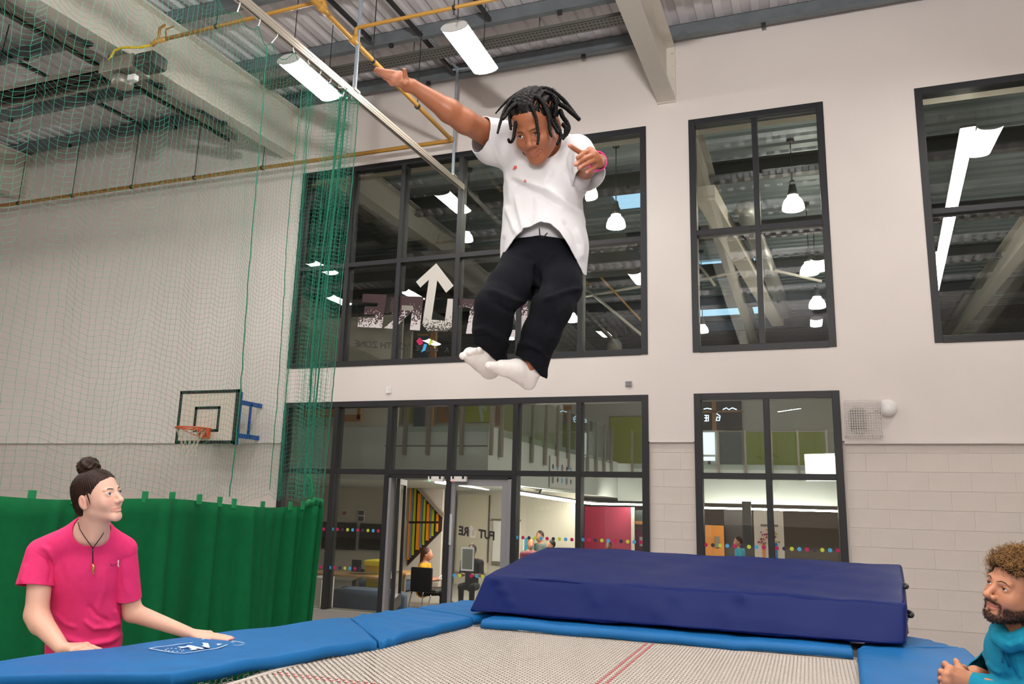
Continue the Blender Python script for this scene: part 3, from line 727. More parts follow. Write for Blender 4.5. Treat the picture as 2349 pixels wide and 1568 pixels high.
for q, dz in ((7.16, 0.05), (7.26, 0.07), (7.33, 0.06)):
    z0_ = skirt_fn((q-1.6)/5.8, 0)[2]
    MB().tube([(RX, q-0.05, z0_), (RX+0.03, q-0.03, z0_+dz), (RX+0.03, q+0.03, z0_+dz*0.9), (RX, q+0.05, z0_)], 0.025, 6).build('tab', m_tab, dn, smooth=True)
MB().tube([(RX+0.02, 7.16, 1.55), (RX+0.03, 7.17, 1.70), (RX+0.02, 7.14, 1.80), (RX+0.03, 7.08, 1.85)], 0.017, 6).build('strap', m_tab, dn, smooth=True)

# ================================================================ trampoline
m_pad = mat('pad_blue', (16, 96, 156), 0.55, spec=0.25, var=0.05, vscale=5, bump=0.12, bscale=14)
m_navy = mat('mat_navy', (11, 29, 88), 0.5, spec=0.16, var=0.05, vscale=3)
m_bedw = mat('bed_webbing', (188, 178, 168), 0.7)
m_bedr = mat('bed_red', (178, 34, 36), 0.7)
m_steel = mat('frame_steel', (150, 152, 156), 0.35, metal=0.8)
m_print = mat('white_print', (206, 220, 232), 0.6)
ZP, ZBED = 1.0, 0.945
tp = empty('trampoline', (-0.79, 2.4, 0), 'large trampoline with white woven bed and bright blue frame pads', 'trampoline')
TX0, TX1, TY0, TY1 = -2.02, 0.22, 0.45, 4.235     # the bed
# woven bed: flat tapes passing over and under
def weave():
    pit = 0.0162; wt = 0.0050; t = 0.0016
    xs = np.arange(TX0, TX1, pit); yv = np.arange(1.75, TY1, pit)
    vw, fw_, vr, fr = [], [], [], []
    def tape(along, c, path, red, par):
        n = len(path); wv = np.where((np.arange(n)+par) % 2 == 0, t, -t)
        # two samples per crossing so that the tape visibly dives
        s = np.repeat(path, 2)+np.tile([-pit*0.27, pit*0.27], n); h = np.repeat(wv, 2)
        a = np.zeros((2*n, 2, 3))
        if along == 'y':
            a[:, 0, 0] = c-wt; a[:, 1, 0] = c+wt; a[:, :, 1] = s[:, None]
        else:
            a[:, 0, 1] = c-wt*0.93; a[:, 1, 1] = c+wt*0.93; a[:, :, 0] = s[:, None]
        a[:, :, 2] = ZBED+h[:, None]
        a = a.reshape(-1, 3); i = np.arange(2*n-1)
        f = np.stack([2*i, 2*i+1, 2*i+3, 2*i+2], -1)
        tv, tf = (vr, fr) if red else (vw, fw_)
        base = sum(len(q) for q in tv); tv.append(a); tf.append(f+base)
    cx = np.argmin(abs(xs+0.79)); 
    redx = {cx-1, cx+1}
    ry = np.argmin(abs(yv-2.775)); redy = {ry, ry+2}
    for i, x in enumerate(xs): tape('y', x, yv, i in redx, i % 2)
    for j, y in enumerate(yv): tape('x', y, xs, j in redy and True, (j+1) % 2)
    return np.concatenate(vw), np.concatenate(fw_), np.concatenate(vr), np.concatenate(fr)
vw, fw_, vr, fr = weave()
bed = mk('bed', vw, fw_, m_bedw, tp, kind='stuff')
mk('red_marking', vr, fr, m_bedr, bed, kind='stuff')
MB().box(TX0, TX1, 0.45, 1.75, ZBED-0.004, ZBED).build('bed_near_end', m_bedw, bed)
for (x0, x1, y0, y1) in ((TX0-0.012, TX0+0.012, TY0, TY1), (TX1-0.012, TX1+0.012, TY0, TY1), (TX0, TX1, TY1-0.012, TY1+0.012)):
    MB().box(x0, x1, y0, y1, ZBED-0.006, ZBED+0.004).build('bed_hem', m_bedw, bed)
# frame and springs
FX0, FX1, FY0, FY1 = -2.32, 0.62, 0.0, 4.66
MB().tube([(FX0, FY0, 0.93), (FX0, FY1, 0.93)], 0.035, 10).build('frame_rail', m_steel, tp, smooth=True)
MB().tube([(FX1, FY0, 0.93), (FX1, FY1, 0.93)], 0.035, 10).build('frame_rail', m_steel, tp, smooth=True)
MB().tube([(FX0, FY1, 0.93), (FX1, FY1, 0.93)], 0.035, 10).build('frame_rail', m_steel, tp, smooth=True)
MB().tube([(FX0, FY0, 0.93), (FX1, FY0, 0.93)], 0.035, 10).build('frame_rail', m_steel, tp, smooth=True)
def spring(a, c):
    a, c = np.array(a), np.array(c); pts = []
    d = c-a; L = np.linalg.norm(d); d = d/L; n = np.cross(d, (0, 0, 1.0)); u = np.array([0, 0, 1.0])
    for k in range(61):
        t = k/60; an = 2*math.pi*10*t; rr = 0.011 if 0.08 < t < 0.92 else 0.002
        pts.append(a+d*L*t+rr*(math.cos(an)*n+math.sin(an)*u))
    return MB().tube(pts, 0.0022, 4, cap=False)
for k in range(20):
    x = TX0+0.06+k*0.1; spring((x, TY1+0.01, ZBED-0.004), (x, FY1-0.03, 0.94)).build('spring', m_steel, tp)
for k in range(26):
    y = 1.75+k*0.095; spring((TX0-0.01, y, ZBED-0.004), (FX0+0.03, y, 0.94)).build('spring', m_steel, tp)
    spring((TX1+0.01, y, ZBED-0.004), (FX1-0.03, y, 0.94)).build('spring', m_steel, tp)
for x in (FX0, FX1):
    for y in (0.6, 4.1):
        MB().tube([(x, y, 0.92), (x, y+0.02, 0.03)], 0.03, 10).tube([(x, y-0.35, 0.03), (x, y+0.35, 0.03)], 0.03, 10).build('leg', m_steel, tp, smooth=True)
for y in (0.6, 4.1): MB().tube([(FX0, y, 0.06), (FX1, y, 0.06)], 0.025, 8).build('cross_brace', m_steel, tp, smooth=True)
# pads: soft slabs given by four corners, rounded along the edges
def pad(name, c4, thick, nu=40, nv=14, ripple=0.004, dips=(), parent=tp, material=m_pad, round_=0.022, seed=0, print_=None):
    A, B, C, D = [np.array(p, float) for p in c4]     # inner-near, inner-far, outer-far, outer-near (top surface)
    rs = np.random.RandomState(seed); k1, k2 = rs.rand(2)*6
    def top(u, v):
        p = A*(1-u)*(1-v)+B*u*(1-v)+C*u*v+D*(1-u)*v
        z = ripple*(math.sin(u*17+k1+2*v)*0.6+math.sin(v*9+u*31+k2)*0.4)
        for du, amt, wd in dips: z -= amt*math.exp(-((u-du)/wd)**2)*(1-0.6*v)
        return p+np.array([0, 0, z])
    V = []; F = []
    e = [0, 0.35, 0.7, 1.0]
    us = sorted(set([0, 0.0025, 0.006, 0.015, 0.035]+list(np.linspace(0.06, 0.94, nu))+[0.965, 0.985, 0.994, 0.9975, 1])); vv = sorted(set([0, 0.012, 0.035, 0.07]+list(np.linspace(0.1, 0.9, nv))+[0.93, 0.965, 0.988, 1]))
    L = np.linalg.norm(B-A); Wd = np.linalg.norm(D-A)
    def drop(u, v):
        du = min(u, 1-u)*L; dv = min(v, 1-v)*Wd; r = round_
        q = 0
        if dv < r: q += r-math.sqrt(max(0, r*r-(r-dv)**2))
        if du < 0.008: q += 0.008-math.sqrt(max(0, 0.008**2-(0.008-du)**2))
        return min(q, thick*0.8)
    for v in vv:
        for u in us:
            p = top(u, v); V.append((p[0], p[1], p[2]-drop(u, v)))
    nU, nV = len(us), len(vv)
    for j in range(nV-1):
        for i in range(nU-1): F.append((j*nU+i, (j+1)*nU+i, (j+1)*nU+i+1, j*nU+i+1))
    o = len(V)
    for v in vv:
        for u in us:
            p = top(u, v); V.append((p[0], p[1], p[2]-thick))
    for j in range(nV-1):
        for i in range(nU-1): F.append((o+j*nU+i, o+j*nU+i+1, o+(j+1)*nU+i+1, o+(j+1)*nU+i))
    rim = [i for i in range(nU)]+[j*nU+nU-1 for j in range(1, nV)]+[(nV-1)*nU+i for i in range(nU-2, -1, -1)]+[j*nU for j in range(nV-2, 0, -1)]
    for a, c in zip(rim, rim[1:]+rim[:1]): F.append((a, c, o+c, o+a))
    return mk(name, V, F, material, parent, smooth=True), top
jn_i, jn_o = oz(866, 1464, 0.995), oz(800, 1411, 1.005)
near_i, near_o = oz(395, 1568, 0.965), oz(-260, 1545, 1.05)
p1, top1 = pad('side_pad', [(near_i[0], near_i[1], 1.0), (jn_i[0], jn_i[1], 0.995), (jn_o[0], jn_o[1], 1.005), (near_o[0], near_o[1], 1.05)], 0.045, dips=((0.985, 0.018, 0.02),), seed=1)
fi, fo = oz(1084, 1416, 0.995), oz(938, 1392, 1.0)
p2, _ = pad('side_pad', [(jn_i[0]+0.005, jn_i[1]+0.012, 0.992), (fi[0], fi[1], 0.995), (fo[0], fo[1], 1.0), (jn_o[0], jn_o[1]+0.012, 1.003)], 0.045, dips=((0.03, 0.02, 0.03), (0.12, 0.012, 0.03)), seed=2)
# far corner and end pads
cb, cc = oz(1076, 1389, 1.0), oz(935, 1393, 1.0)
pad('corner_pad', [(fi[0]-0.005, fi[1]+0.035, 1.0), (-1.62, 4.95, 1.0), (cb[0]-0.15, 4.97, 1.0), (fo[0]+0.03, fo[1]+0.045, 1.0)], 0.045, 10, 8, seed=3)
pad('end_pad', [(-1.715, 4.215, 0.998), (0.16, 4.225, 0.998), (0.16, 4.85, 1.0), (-1.70, 4.85, 1.0)], 0.045, dips=((0.5, 0.004, 0.05), (0.72, 0.006, 0.03)), seed=4)
r_in_f, r_in_n = oz(1965, 1482, 1.0), oz(1952, 1568, 1.0)
r_o_f = oz(2216, 1487, 1.0)
pad('side_pad', [(r_in_n[0]-0.03, 1.6, 1.0), (r_in_f[0], r_in_f[1], 1.0), (r_o_f[0], r_o_f[1], 1.0), (r_o_f[0]+0.13, 1.6, 0.99)], 0.05, 50, 14, ripple=0.006, seed=5)
q1, q2, q3 = oz(2085, 1463, 1.0), oz(2215, 1486, 1.0), oz(2117, 1463, 1.0)
pad('corner_pad', [(r_in_f[0]+0.01, r_in_f[1]+0.012, 1.0), (0.30, 4.9, 1.0), (q3[0], q3[1], 1.0), (r_o_f[0]-0.01, r_o_f[1]+0.02, 1.0)], 0.045, 10, 8, seed=6)
# maker's emblem printed on the side pad
def pt(px_, py_, dz=0.0025):
    p = oz(320+px_/7.83, 1430+py_/7.83, 1.0)
    for _ in range(4):
        # settle on the real pad surface
        AB = np.array([near_i, jn_i, jn_o, near_o]); 
        u = (p[1]-near_i[1])/(jn_i[1]-near_i[1]); xin = near_i[0]+(jn_i[0]-near_i[0])*u; xout = near_o[0]+(jn_o[0]-near_o[0])*u
        v = (p[0]-xin)/(xout-xin); z = top1(min(max(u, 0), 1), min(max(v, 0), 1))[2]
        p = oz(320+px_/7.83, 1430+py_/7.83, z+dz)
    return p
def stroke(pts, w, name='emblem_line', closed=False):
    P = [pt(*p) for p in pts]; V = []; F = []
    if closed: P.append(P[0])
    P = np.array(P); T = np.gradient(P, axis=0); T[:, 2] = 0; T /= np.linalg.norm(T, axis=1)[:, None]+1e-9
    N = np.stack([-T[:, 1], T[:, 0], np.zeros(len(T))], 1)
    V = np.concatenate([P+N*w, P-N*w]); n = len(P)
    F = [(i, i+1, n+i+1, n+i) for i in range(n-1)]
    return mk(name, V, F, m_print, p1)
stroke([(180, 440), (300, 415), (500, 395), (720, 362), (900, 345), (980, 325), (1090, 290), (1200, 255)], 0.0035)
stroke([(180, 440), (300, 462), (450, 490), (620, 515), (780, 525), (1000, 500), (1220, 462), (1380, 440), (1480, 410), (1580, 372)], 0.0035)
stroke([(1700, 382), (1800, 380), (1925, 355), (1800, 325), (1650, 300)], 0.0035)
def blob(poly, name='emblem_letter'):
    P = [tuple(pt(*p)) for p in poly]
    bm = bmesh.new(); f = bm.faces.new([bm.verts.new(p) for p in P]); bm.normal_update(); bmesh.ops.triangulate(bm, faces=[f]); bm.verts.index_update()
    V = [tuple(v.co) for v in bm.verts]; F = [tuple(v.index for v in q.verts) for q in bm.faces]; bm.free()
    return mk(name, V, F, m_print, p1)
blob([(680, 410), (830, 405), (860, 385), (930, 385), (1160, 437), (1120, 455), (1040, 440), (1010, 445), (1040, 460), (920, 472), (905, 462), (950, 452), (880, 436), (920, 428), (860, 415), (760, 435)])
blob([(1120, 320), (1200, 308), (1250, 325), (1235, 345), (1265, 430), (1200, 425), (1110, 395), (1150, 385)])
blob([(1250, 325), (1290, 318), (1430, 352), (1490, 358), (1440, 378), (1395, 385), (1400, 362)])
blob([(1520, 340), (1570, 330), (1710, 362), (1690, 370)])
blob([(1620, 325), (1660, 318), (1785, 350), (1760, 358)])
for a, c in ((470, 460), (510, 440), (575, 438), (655, 442), (735, 455), (790, 470), (760, 490), (680, 494), (600, 492), (525, 485), (480, 470)):
    blob([(a-18, c), (a, c-7), (a+18, c), (a, c+7)], 'emblem_star')

# ================================================================ crash mat on the end deck
cm = empty('crash_mat', (-0.7, 4.9, 1.0), 'thick dark blue crash mat lying on the far end of the trampoline', 'crash mat')
fbl, fbr = oz(1074, 1402, 1.015), oz(2079, 1481, 1.015)
ftl, ftr = oy(1112, 1318, 4.42), oy(2077, 1383, 4.42)
btl, btr = oz(1255, 1252, 1.33), oz(2069, 1293, 1.33)
c8_ = np.array([fbl, fbr, (btr[0]+0.02, btr[1]+0.03, 1.012), (btl[0]-0.02, btl[1]+0.03, 1.012), ftl, ftr, btr, btl], float)
def mat_surf():
    bm = bmesh.new(); vs_ = [bm.verts.new(p) for p in c8_]
    for f in ((0, 3, 2, 1), (4, 5, 6, 7), (0, 1, 5, 4), (1, 2, 6, 5), (2, 3, 7, 6), (3, 0, 4, 7)): bm.faces.new([vs_[i] for i in f])
    bmesh.ops.bevel(bm, geom=bm.edges[:], offset=0.02, segments=3, affect='EDGES', profile=0.6)
    bmesh.ops.triangulate(bm, faces=bm.faces[:])
    for _ in range(5):
        es = [e for e in bm.edges if e.calc_length() > 0.035]
        if not es: break
        bmesh.ops.subdivide_edges(bm, edges=es, cuts=1); bmesh.ops.triangulate(bm, faces=[f for f in bm.faces if len(f.verts) > 3])
    bm.normal_update()
    for v in bm.verts:
        p = v.co; n = v.normal
        s = (p.x+1.8)/2.2
        d = 0.0
        if abs(n.z) > 0.6:                       # top: broad diagonal drapes
            d += 0.004*math.sin(6*p.x+5*p.y)+0.003*math.sin(15*p.x-8*p.y+1)+0.002*math.sin(23*p.y+9*p.x)-0.006*math.exp(-((p.x+0.55-(p.y-4.4)*0.9)/0.10)**2)
            d += 0.006*math.exp(-((p.x-0.2-(p.y-4.4)*0.5)/0.05)**2)+0.005*math.exp(-((p.x+1.0-(p.y-4.4)*1.6)/0.04)**2)
        else:
            hz_ = (p.z-1.0)/0.2
            d += 0.003*math.sin(9*p.x+14*p.z)+0.0025*math.sin(21*p.x-17*p.z)
            for xc, sl_, am in ((-1.62, 0.9, 0.010), (-0.75, -1.0, 0.013), (-0.42, -0.8, 0.014), (-0.25, -0.4, 0.010), (-1.1, 0.7, 0.006)):
                d += am*math.exp(-((p.x-xc+sl_*(p.z-1.1))/0.028)**2)*max(0.0, min(1.0, hz_*1.2))
        v.co = p+n*d
        if v.co.z < 1.006: v.co.z = 1.006
    V = [tuple(v.co) for v in bm.verts]; bm.verts.index_update(); F = [tuple(v.index for v in f.verts) for f in bm.faces]; bm.free()
    return V, F
V, F = mat_surf()
mk('cover', V, F, m_navy, cm, smooth=True)
for (pa_, pb_) in (((2079, 1336), (2081, 1352)), ((2082, 1385), (2085, 1410))):
    a = np.array(ftr)*0.5+np.array(btr)*0.5
    z_a, z_c = (1.235, 1.275) if pa_[1] < 1370 else (1.10, 1.165)
    y_ = 4.75 if pa_[1] < 1370 else 4.6
    xs_ = 0.435
    MB().tube([(xs_, y_-0.11, (z_a+z_c)/2), (xs_+0.012, y_-0.09, (z_a+z_c)/2), (xs_+0.02, y_-0.03, (z_a+z_c)/2), (xs_+0.02, y_+0.03, (z_a+z_c)/2), (xs_+0.012, y_+0.09, (z_a+z_c)/2), (xs_, y_+0.11, (z_a+z_c)/2)], 0.011, 6).build('handle', m_black, cm, smooth=True)
stroke_mat = mat('seam_blue', (60, 84, 170), 0.5)
# ================================================================ the foyer behind the glass
FZ = -0.6
m_ffloor = mat('foyer_floor', (150, 146, 140), 0.35, var=0.04)
m_fwall = mat('foyer_wall', (206, 200, 186), 0.75)
m_fdeck = mat('foyer_deck', (150, 162, 166), 0.4, metal=0.2)
m_fdark = mat('foyer_dark_steel', (70, 70, 68), 0.5)
m_fasc = mat('fascia_white', (196, 204, 200), 0.5)
m_wood = mat('oak', (176, 122, 66), 0.5, var=0.15, vscale=5, stretch=(1, 1, 8))
m_lime = mat('lime_panel', (168, 178, 44), 0.55)
m_post = mat('brushed_post', (150, 142, 130), 0.35, metal=0.6)
m_bglass = mat_glass('balustrade_glass', (0.92, 0.95, 0.93), 0.5)
m_strip = mat_emit('strip_glow', (255, 246, 230), 60.0)
m_pend = mat_emit('pendant_glow', (255, 246, 226), 24.0)
boxo('foyer_floor', (-17, 9, 10.95, 36, FZ-0.2, FZ), m_ffloor, kind='structure')
boxo('foyer_wall', (-17, 9, 35.8, 36, FZ, 9), m_fwall, kind='structure')
boxo('foyer_wall', (-17.2, -17, 10.95, 36, FZ, 9), m_fwall, kind='structure')
boxo('foyer_wall', (9, 9.2, 10.95, 36, FZ, 9), m_fwall, kind='structure')
boxo('foyer_wall', (-17, 9, 10.74, 10.95, FZ, 0), m_fwall, kind='structure')
prof = []; y = 10.95
while y < 36: prof += [(y, 0.0), (y+0.20, 0.0), (y+0.225, 0.06), (y+0.31, 0.06)]; y += 0.335
V = []
for X_ in (-17, 9): V += [(X_, a, 8.62+c) for a, c in prof]
n = len(prof); F = [(i, i+1, n+i+1, n+i) for i in range(n-1)]
fc = mk('foyer_ceiling', V, F, m_fdeck, kind='structure', solid=0.004)
boxo('roof_slab', (-17.2, 9.2, 10.95, 36.2, 8.8, 8.9), m_fdark, fc)
# daylight through two roof lights
for (x0, x1, y0, y1) in ((-4.4, -0.9, 22.5, 24.2), (-4.2, -0.8, 27.0, 29.0), (-3.9, -2.6, 16.4, 17.6)):
    MB().box(x0, x1, y0, y1, 8.55, 8.6).build('rooflight', mat_emit('rooflight_sky', (150, 190, 215), 1.6), fc)
# lintel and steelwork
boxo('lintel', (-17, 9, 11.25, 11.5, 7.22, 7.45), m_cream, fc)
for Y_ in (15.2, 18.8, 22.0, 25.5, 29.0): 
    b = MB(); b.box(-17, 9, Y_-0.09, Y_+0.09, 7.95, 7.975).box(-17, 9, Y_-0.09, Y_+0.09, 8.33, 8.355).box(-17, 9, Y_-0.006, Y_+0.006, 7.97, 8.34); b.build('beam', m_fdark, fc)
for X_ in (-8.1, -1.6, 4.8):
    b = MB(); b.box(X_-0.14, X_+0.14, 11.0, 35.8, 7.5, 7.53).box(X_-0.14, X_+0.14, 11.0, 35.8, 8.1, 8.13).box(X_-0.01, X_+0.01, 11.0, 35.8, 7.53, 8.1); b.build('beam', mat('foyer_beam_grey', (158, 154, 146), 0.5), fc)
MB().tube([(-0.95, 15.5, 7.45), (-0.42, 24.5, 7.45)], 0.19, 16).build('duct', mat('duct_grey', (150, 150, 146), 0.4, metal=0.3), fc, smooth=True)
MB().beam((-1.55, 14.2, 7.35), (-0.66, 25.2, 7.35), 0.34, 0.3).build('beam', m_cream, fc)
for a, c in (((1592, 645), (1745, 610)), ((1745, 612), (1885, 645)), ((1598, 600), (1640, 655)), ((1065, 640), (1230, 690)), ((1330, 650), (1480, 775)), ((690, 590), (900, 640)), ((1338, 680), (1478, 655))):
    p, q = oy(*a, 19.5), oy(*c, 19.5)
    MB().tube([p, q], 0.035, 8).build('brace', m_cream, fc, smooth=True)
MB().tube([oy(1345, 600, 17.5), oy(1480, 745, 21)], 0.025, 8).build('pipe', m_gas, fc, smooth=True)
MB().box(-13, -3.4, 15.8, 17.6, 6.9, 7.3).build('duct', m_fdark, fc)
MB().box(-13, -9.0, 18.0, 20.0, 6.2, 6.5).build('duct', m_fdark, fc)

def fbox(name, px0, py0, px1, py1, Y, mt, parent=None, t=0.05, **k):
    a, c = oy(px0, py1, Y), oy(px1, py0, Y)
    return MB().box(a[0], c[0], Y, Y+t, a[2], c[2]).build(name, mt, parent, **k)
# ---- upper floor: slab edge with glass balustrade
MX, MY, MYR = -5.65, 14.0, 25.0
mz = empty('gallery_floor', (MX, MY, 2.0), kind='structure')
mz['label'] = 'upper gallery slab edge with glass balustrade'
MB().hexa([(-17, MY, 2.02), (MX, MY, 2.02), (MX, 30, 1.82), (-17, 30, 1.82), (-17, MY, 3.06), (MX, MY, 3.06), (MX, 30, 2.96), (-17, 30, 2.96)]).build('gallery_slab', m_fasc, mz)
MB().hexa([(MX, MYR, 1.80), (9, MYR, 1.78), (9, 30, 1.78), (MX, 30, 1.80), (MX, MYR, 2.96), (9, MYR, 2.93), (9, 30, 2.93), (MX, 30, 2.96)]).build('gallery_slab', m_fasc, mz)
MB().box(oy(885, 990, MY)[0], MX-0.02, MY-0.012, MY, 2.67, 2.69).build('fascia_line', mat('line_brown', (96, 84, 74), 0.6), mz)
def posts(pts, ax):
    for (X_, Y_) in pts:
        w_, t_ = (0.028, 0.045)
        MB().box(X_-w_, X_+w_, Y_-t_, Y_+t_, 2.50, 3.98).build('post', m_post, mz)
px_f = [oy(p, 985, MY-0.05)[0] for p in (930, 983, 1060, 1128)]
posts([(x, MY-0.05) for x in px_f], 0)
posts([(MX+0.05, MY+0.55+0.94*k) for k in range(11)], 1)
px_r = [oy(p, 1030, MYR-0.05)[0] for p in (1450, 1510, 1570, 1648, 1710, 1770, 1831, 1897, 1960)]
posts([(x, MYR-0.05) for x in px_r], 0)
for x, x2 in zip(px_f[:-1], px_f[1:]): boxo('balustrade_pane', (x+0.04, x2-0.04, MY-0.055, MY-0.045, 2.95, 3.92), m_bglass, mz)
for k in range(10): boxo('balustrade_pane', (MX+0.045, MX+0.055, MY+0.6+0.94*k, MY+1.44+0.94*k, 2.9, 3.92), m_bglass, mz)
for x, x2 in zip(px_r[:-1], px_r[1:]): boxo('balustrade_pane', (x+0.04, x2-0.04, MYR-0.055, MYR-0.045, 2.8, 3.92), m_bglass, mz)
# ---- upper floor walls, doors and panels
boxo('gallery_wall', (-17, -9.6, 17.5, 17.7, 3.05, 6.3), m_fwall, kind='structure')
boxo('gallery_wall', (-9.6, 9, 29.5, 29.7, 2.95, 6.0), m_fwall, kind='structure')
boxo('gallery_wall', (-12, -6.5, 21.5, 21.7, 3.0, 5.6), m_fwall, kind='structure')
for nm, x0, y0, x1, y1, Y_, mt, lab in (
    ('gallery_door', 948, 922, 975, 968, 21.4, mat('door_bluegrey', (112, 136, 148), 0.5), 'blue grey door on the gallery between lime panels'),
    ('gallery_door', 1000, 915, 1031, 968, 21.4, m_wood, 'oak door on the gallery beside the lime arrow panel'),
    ('lime_panel', 925, 920, 944, 968, 21.42, m_lime, 'narrow lime wall panel beside the blue grey gallery door'),
    ('lime_panel', 1053, 915, 1127, 968, 21.4, m_lime, 'lime gallery wall panel with a white arrow'),
    ('lime_panel', 1156, 915, 1180, 990, 21.4, m_lime, 'lime gallery strip beside the pink doors'),
    ('gallery_door', 1136, 915, 1155, 975, 21.4, mat('door_brown', (140, 108, 84), 0.5), 'brown gallery door behind the balustrade'),
    ('gallery_door', 1196, 912, 1231, 1000, 22.0, mat('door_pink', (190, 104, 92), 0.5), 'salmon pink gallery door behind the balustrade'),
    ('gallery_door', 1247, 912, 1266, 1010, 23.0, mat('door_red', (150, 56, 60), 0.5), 'dark red gallery door behind the balustrade posts'),
    ('lime_panel', 1270, 970, 1320, 1030, 26.0, m_lime, 'lime half height gallery panel behind the sloping balustrade'),
    ('lime_panel', 1400, 955, 1470, 1065, 29.4, m_lime, 'lime gallery wall panel near the far corner'),
    ('lime_panel', 1711, 990, 1890, 1066, 29.3, m_lime, 'wide lime wall panel behind the far gallery balustrade'),
    ('gallery_door', 1293, 930, 1310, 1010, 27.0, m_wood, 'oak gallery door behind the sloping balustrade'),
    ('glass_screen', 1650, 990, 1700, 1066, 29.2, mat('screen_grey', (92, 98, 100), 0.3), 'dark grey glazed screen beside the white display on the gallery')):
    o = fbox(nm, x0, y0, x1, y1, Y_, mt, None, 0.06)
    tag(o, lab, 'door' if 'door' in nm else 'panel')
    if 'door' in nm:
        a, c = oy(x0+(x1-x0)*0.75, y0+(y1-y0)*0.75, Y_-0.03), oy(x0+(x1-x0)*0.85, y0+(y1-y0)*0.35, Y_-0.03)
        MB().box(a[0], c[0], Y_-0.03, Y_, a[2], c[2]).build('handle', m_post, o)
    else:
        a, c = oy(x0, y1, Y_), oy(x1, y0, Y_)
        MB().box(a[0]-0.02, c[0]+0.02, Y_-0.02, Y_+0.06, c[2], c[2]+0.03).build('edge_strip', m_post, o)
ar = print_poly
def poly_at(name, pts, Y, mt, parent=None, t=0.01):
    P = [oy(a, c, Y) for a, c in pts]
    return MB().prism([(p[0], p[2]) for p in P], lambda u, v, tt: (u, tt, v), Y-t, Y).build(name, mt, parent)
lp = [o for o in bpy.data.objects if o.get('label') == 'lime gallery wall panel with a white arrow'][0]
poly_at('arrow_print', [(1103, 967), (1098, 930), (1104, 915), (1116, 935), (1115, 945), (1107, 934), (1110, 967)], 21.395, mat('print_pale', (196, 200, 186), 0.6), lp)
# gallery back corner: dark notice boards with neon words, bright display
db = empty('menu_board', oy(1655, 985, 29.3), 'dark board in an oak frame with white neon scribbles', 'board')
fbox('board', 1612, 916, 1700, 986, 29.35, mat('board_dark', (26, 27, 29), 0.4), db, 0.16)
for x0, y0, x1, y1 in ((1634, 916, 1642, 986), (1610, 941, 1704, 946)): fbox('frame_bar', x0, y0, x1, y1, 29.3, m_wood, db)
m_neon = mat_emit('neon_white', (190, 220, 240), 3.0)
for pts in ([(1616, 952), (1625, 952), (1625, 965), (1616, 965)], [(1616, 958), (1625, 958)], [(1620, 952), (1620, 965)], [(1644, 948), (1652, 954), (1650, 964), (1643, 964), (1645, 956), (1651, 957)], [(1614, 938), (1622, 936), (1632, 938)], [(1658, 939), (1666, 935), (1672, 939), (1680, 935), (1690, 939)]):
    MB().tube([oy(a, c, 29.28) for a, c in pts], 0.018, 5).build('neon_line', m_neon, db)
dsp = empty('display_screen', oy(1626, 1058, 29.1), 'bright white display screen on the gallery', 'screen')
fbox('screen', 1613, 991, 1639, 1042, 29.1, mat_emit('screen_white', (235, 245, 248), 1.6), dsp); fbox('lower_screen', 1613, 1047, 1640, 1056, 29.1, mat_emit('screen_white', (235, 245, 248), 1.6), dsp)
fbox('stand', 1624, 1056, 1630, 1066, 29.15, m_fdark, dsp)
# wood framed opening high on the near gallery wall
wf = empty('oak_window_frame', oy(760, 970, 16.5), 'oak framed window high on the gallery wall behind the net', 'window frame')
for x0, y0, x1, y1 in ((690, 920, 768, 957), (772, 950, 828, 966), (818, 920, 828, 962)): fbox('frame_bar', x0, y0, x1, y1, 16.5, m_wood, wf, 0.08)
for x0, y0, x1, y1, lab in ((826, 745, 842, 838, 'oak post on the gallery behind the lettered window'), (984, 760, 1000, 830, 'oak post on the gallery behind the white arrow'), (664, 710, 690, 850, 'oak post on the gallery behind the gathered net')):
    pa_, pc_ = oy(x0, y1, 18.5), oy(x1, y0, 18.5); o = MB().box(pa_[0], pc_[0], 18.5, 18.6, 3.03, pc_[2]).build('oak_post', m_wood); tag(o, lab, 'post')
    a, c = oy(x0-3, y1, 18.5), oy(x1+3, y1-10, 18.5); MB().box(a[0], c[0], 18.47, 18.63, 3.03, 3.09).build('foot_plate', m_fdark, o)
fbox('gallery_wall', 860, 655, 950, 840, 19.0, m_fwall, None, 0.1, kind='structure')
pa_, pc_ = oy(955, 836, 18.4), oy(983, 765, 18.4); o = MB().box(pa_[0], pc_[0], 18.4, 18.46, 3.03, pc_[2]).build('blue_panel', mat('panel_teal', (58, 84, 96), 0.5)); MB().box(pa_[0], pc_[0], 18.39, 18.47, pc_[2]-0.05, pc_[2]).build('top_rail', m_wood, o); tag(o, 'dark teal wall panel behind the coloured logo on the glass', 'panel')
# ---- pendant lamps
def pendant(px, py, z, wpx, label):
    p = oz(px, py, z); D = float((p-CAM) @ FWD); r = 0.5*wpx*D/FPX
    t = empty('pendant_lamp', p, label, 'pendant lamp', 'dome pendant lamps in the foyer')
    h = r*1.35
    MB().lathe([(r*0.98, 0.0), (r, 0.03*h), (r*0.97, 0.3*h), (r*0.82, 0.62*h), (r*0.6, 0.82*h), (r*0.5, 0.88*h), (r*0.5, h)], p, 24).build('shade', m_pend, t, smooth=True)
    MB().lathe([(r*0.52, h), (r*0.42, h+0.3*r), (r*0.22, h+1.5*r), (r*0.05, h+1.55*r)], p, 20).build('gear_cone', m_fdark, t, smooth=True)
    MB().tube([(p[0], p[1], p[2]+h+1.5*r), (p[0], p[1], 8.6)], 0.012, 5).build('cord', m_fdark, t)
    MB().lathe([(0.07, 0), (0.07, -0.06)], (p[0], p[1], 8.62), 12).build('ceiling_rose', m_fdark, t)
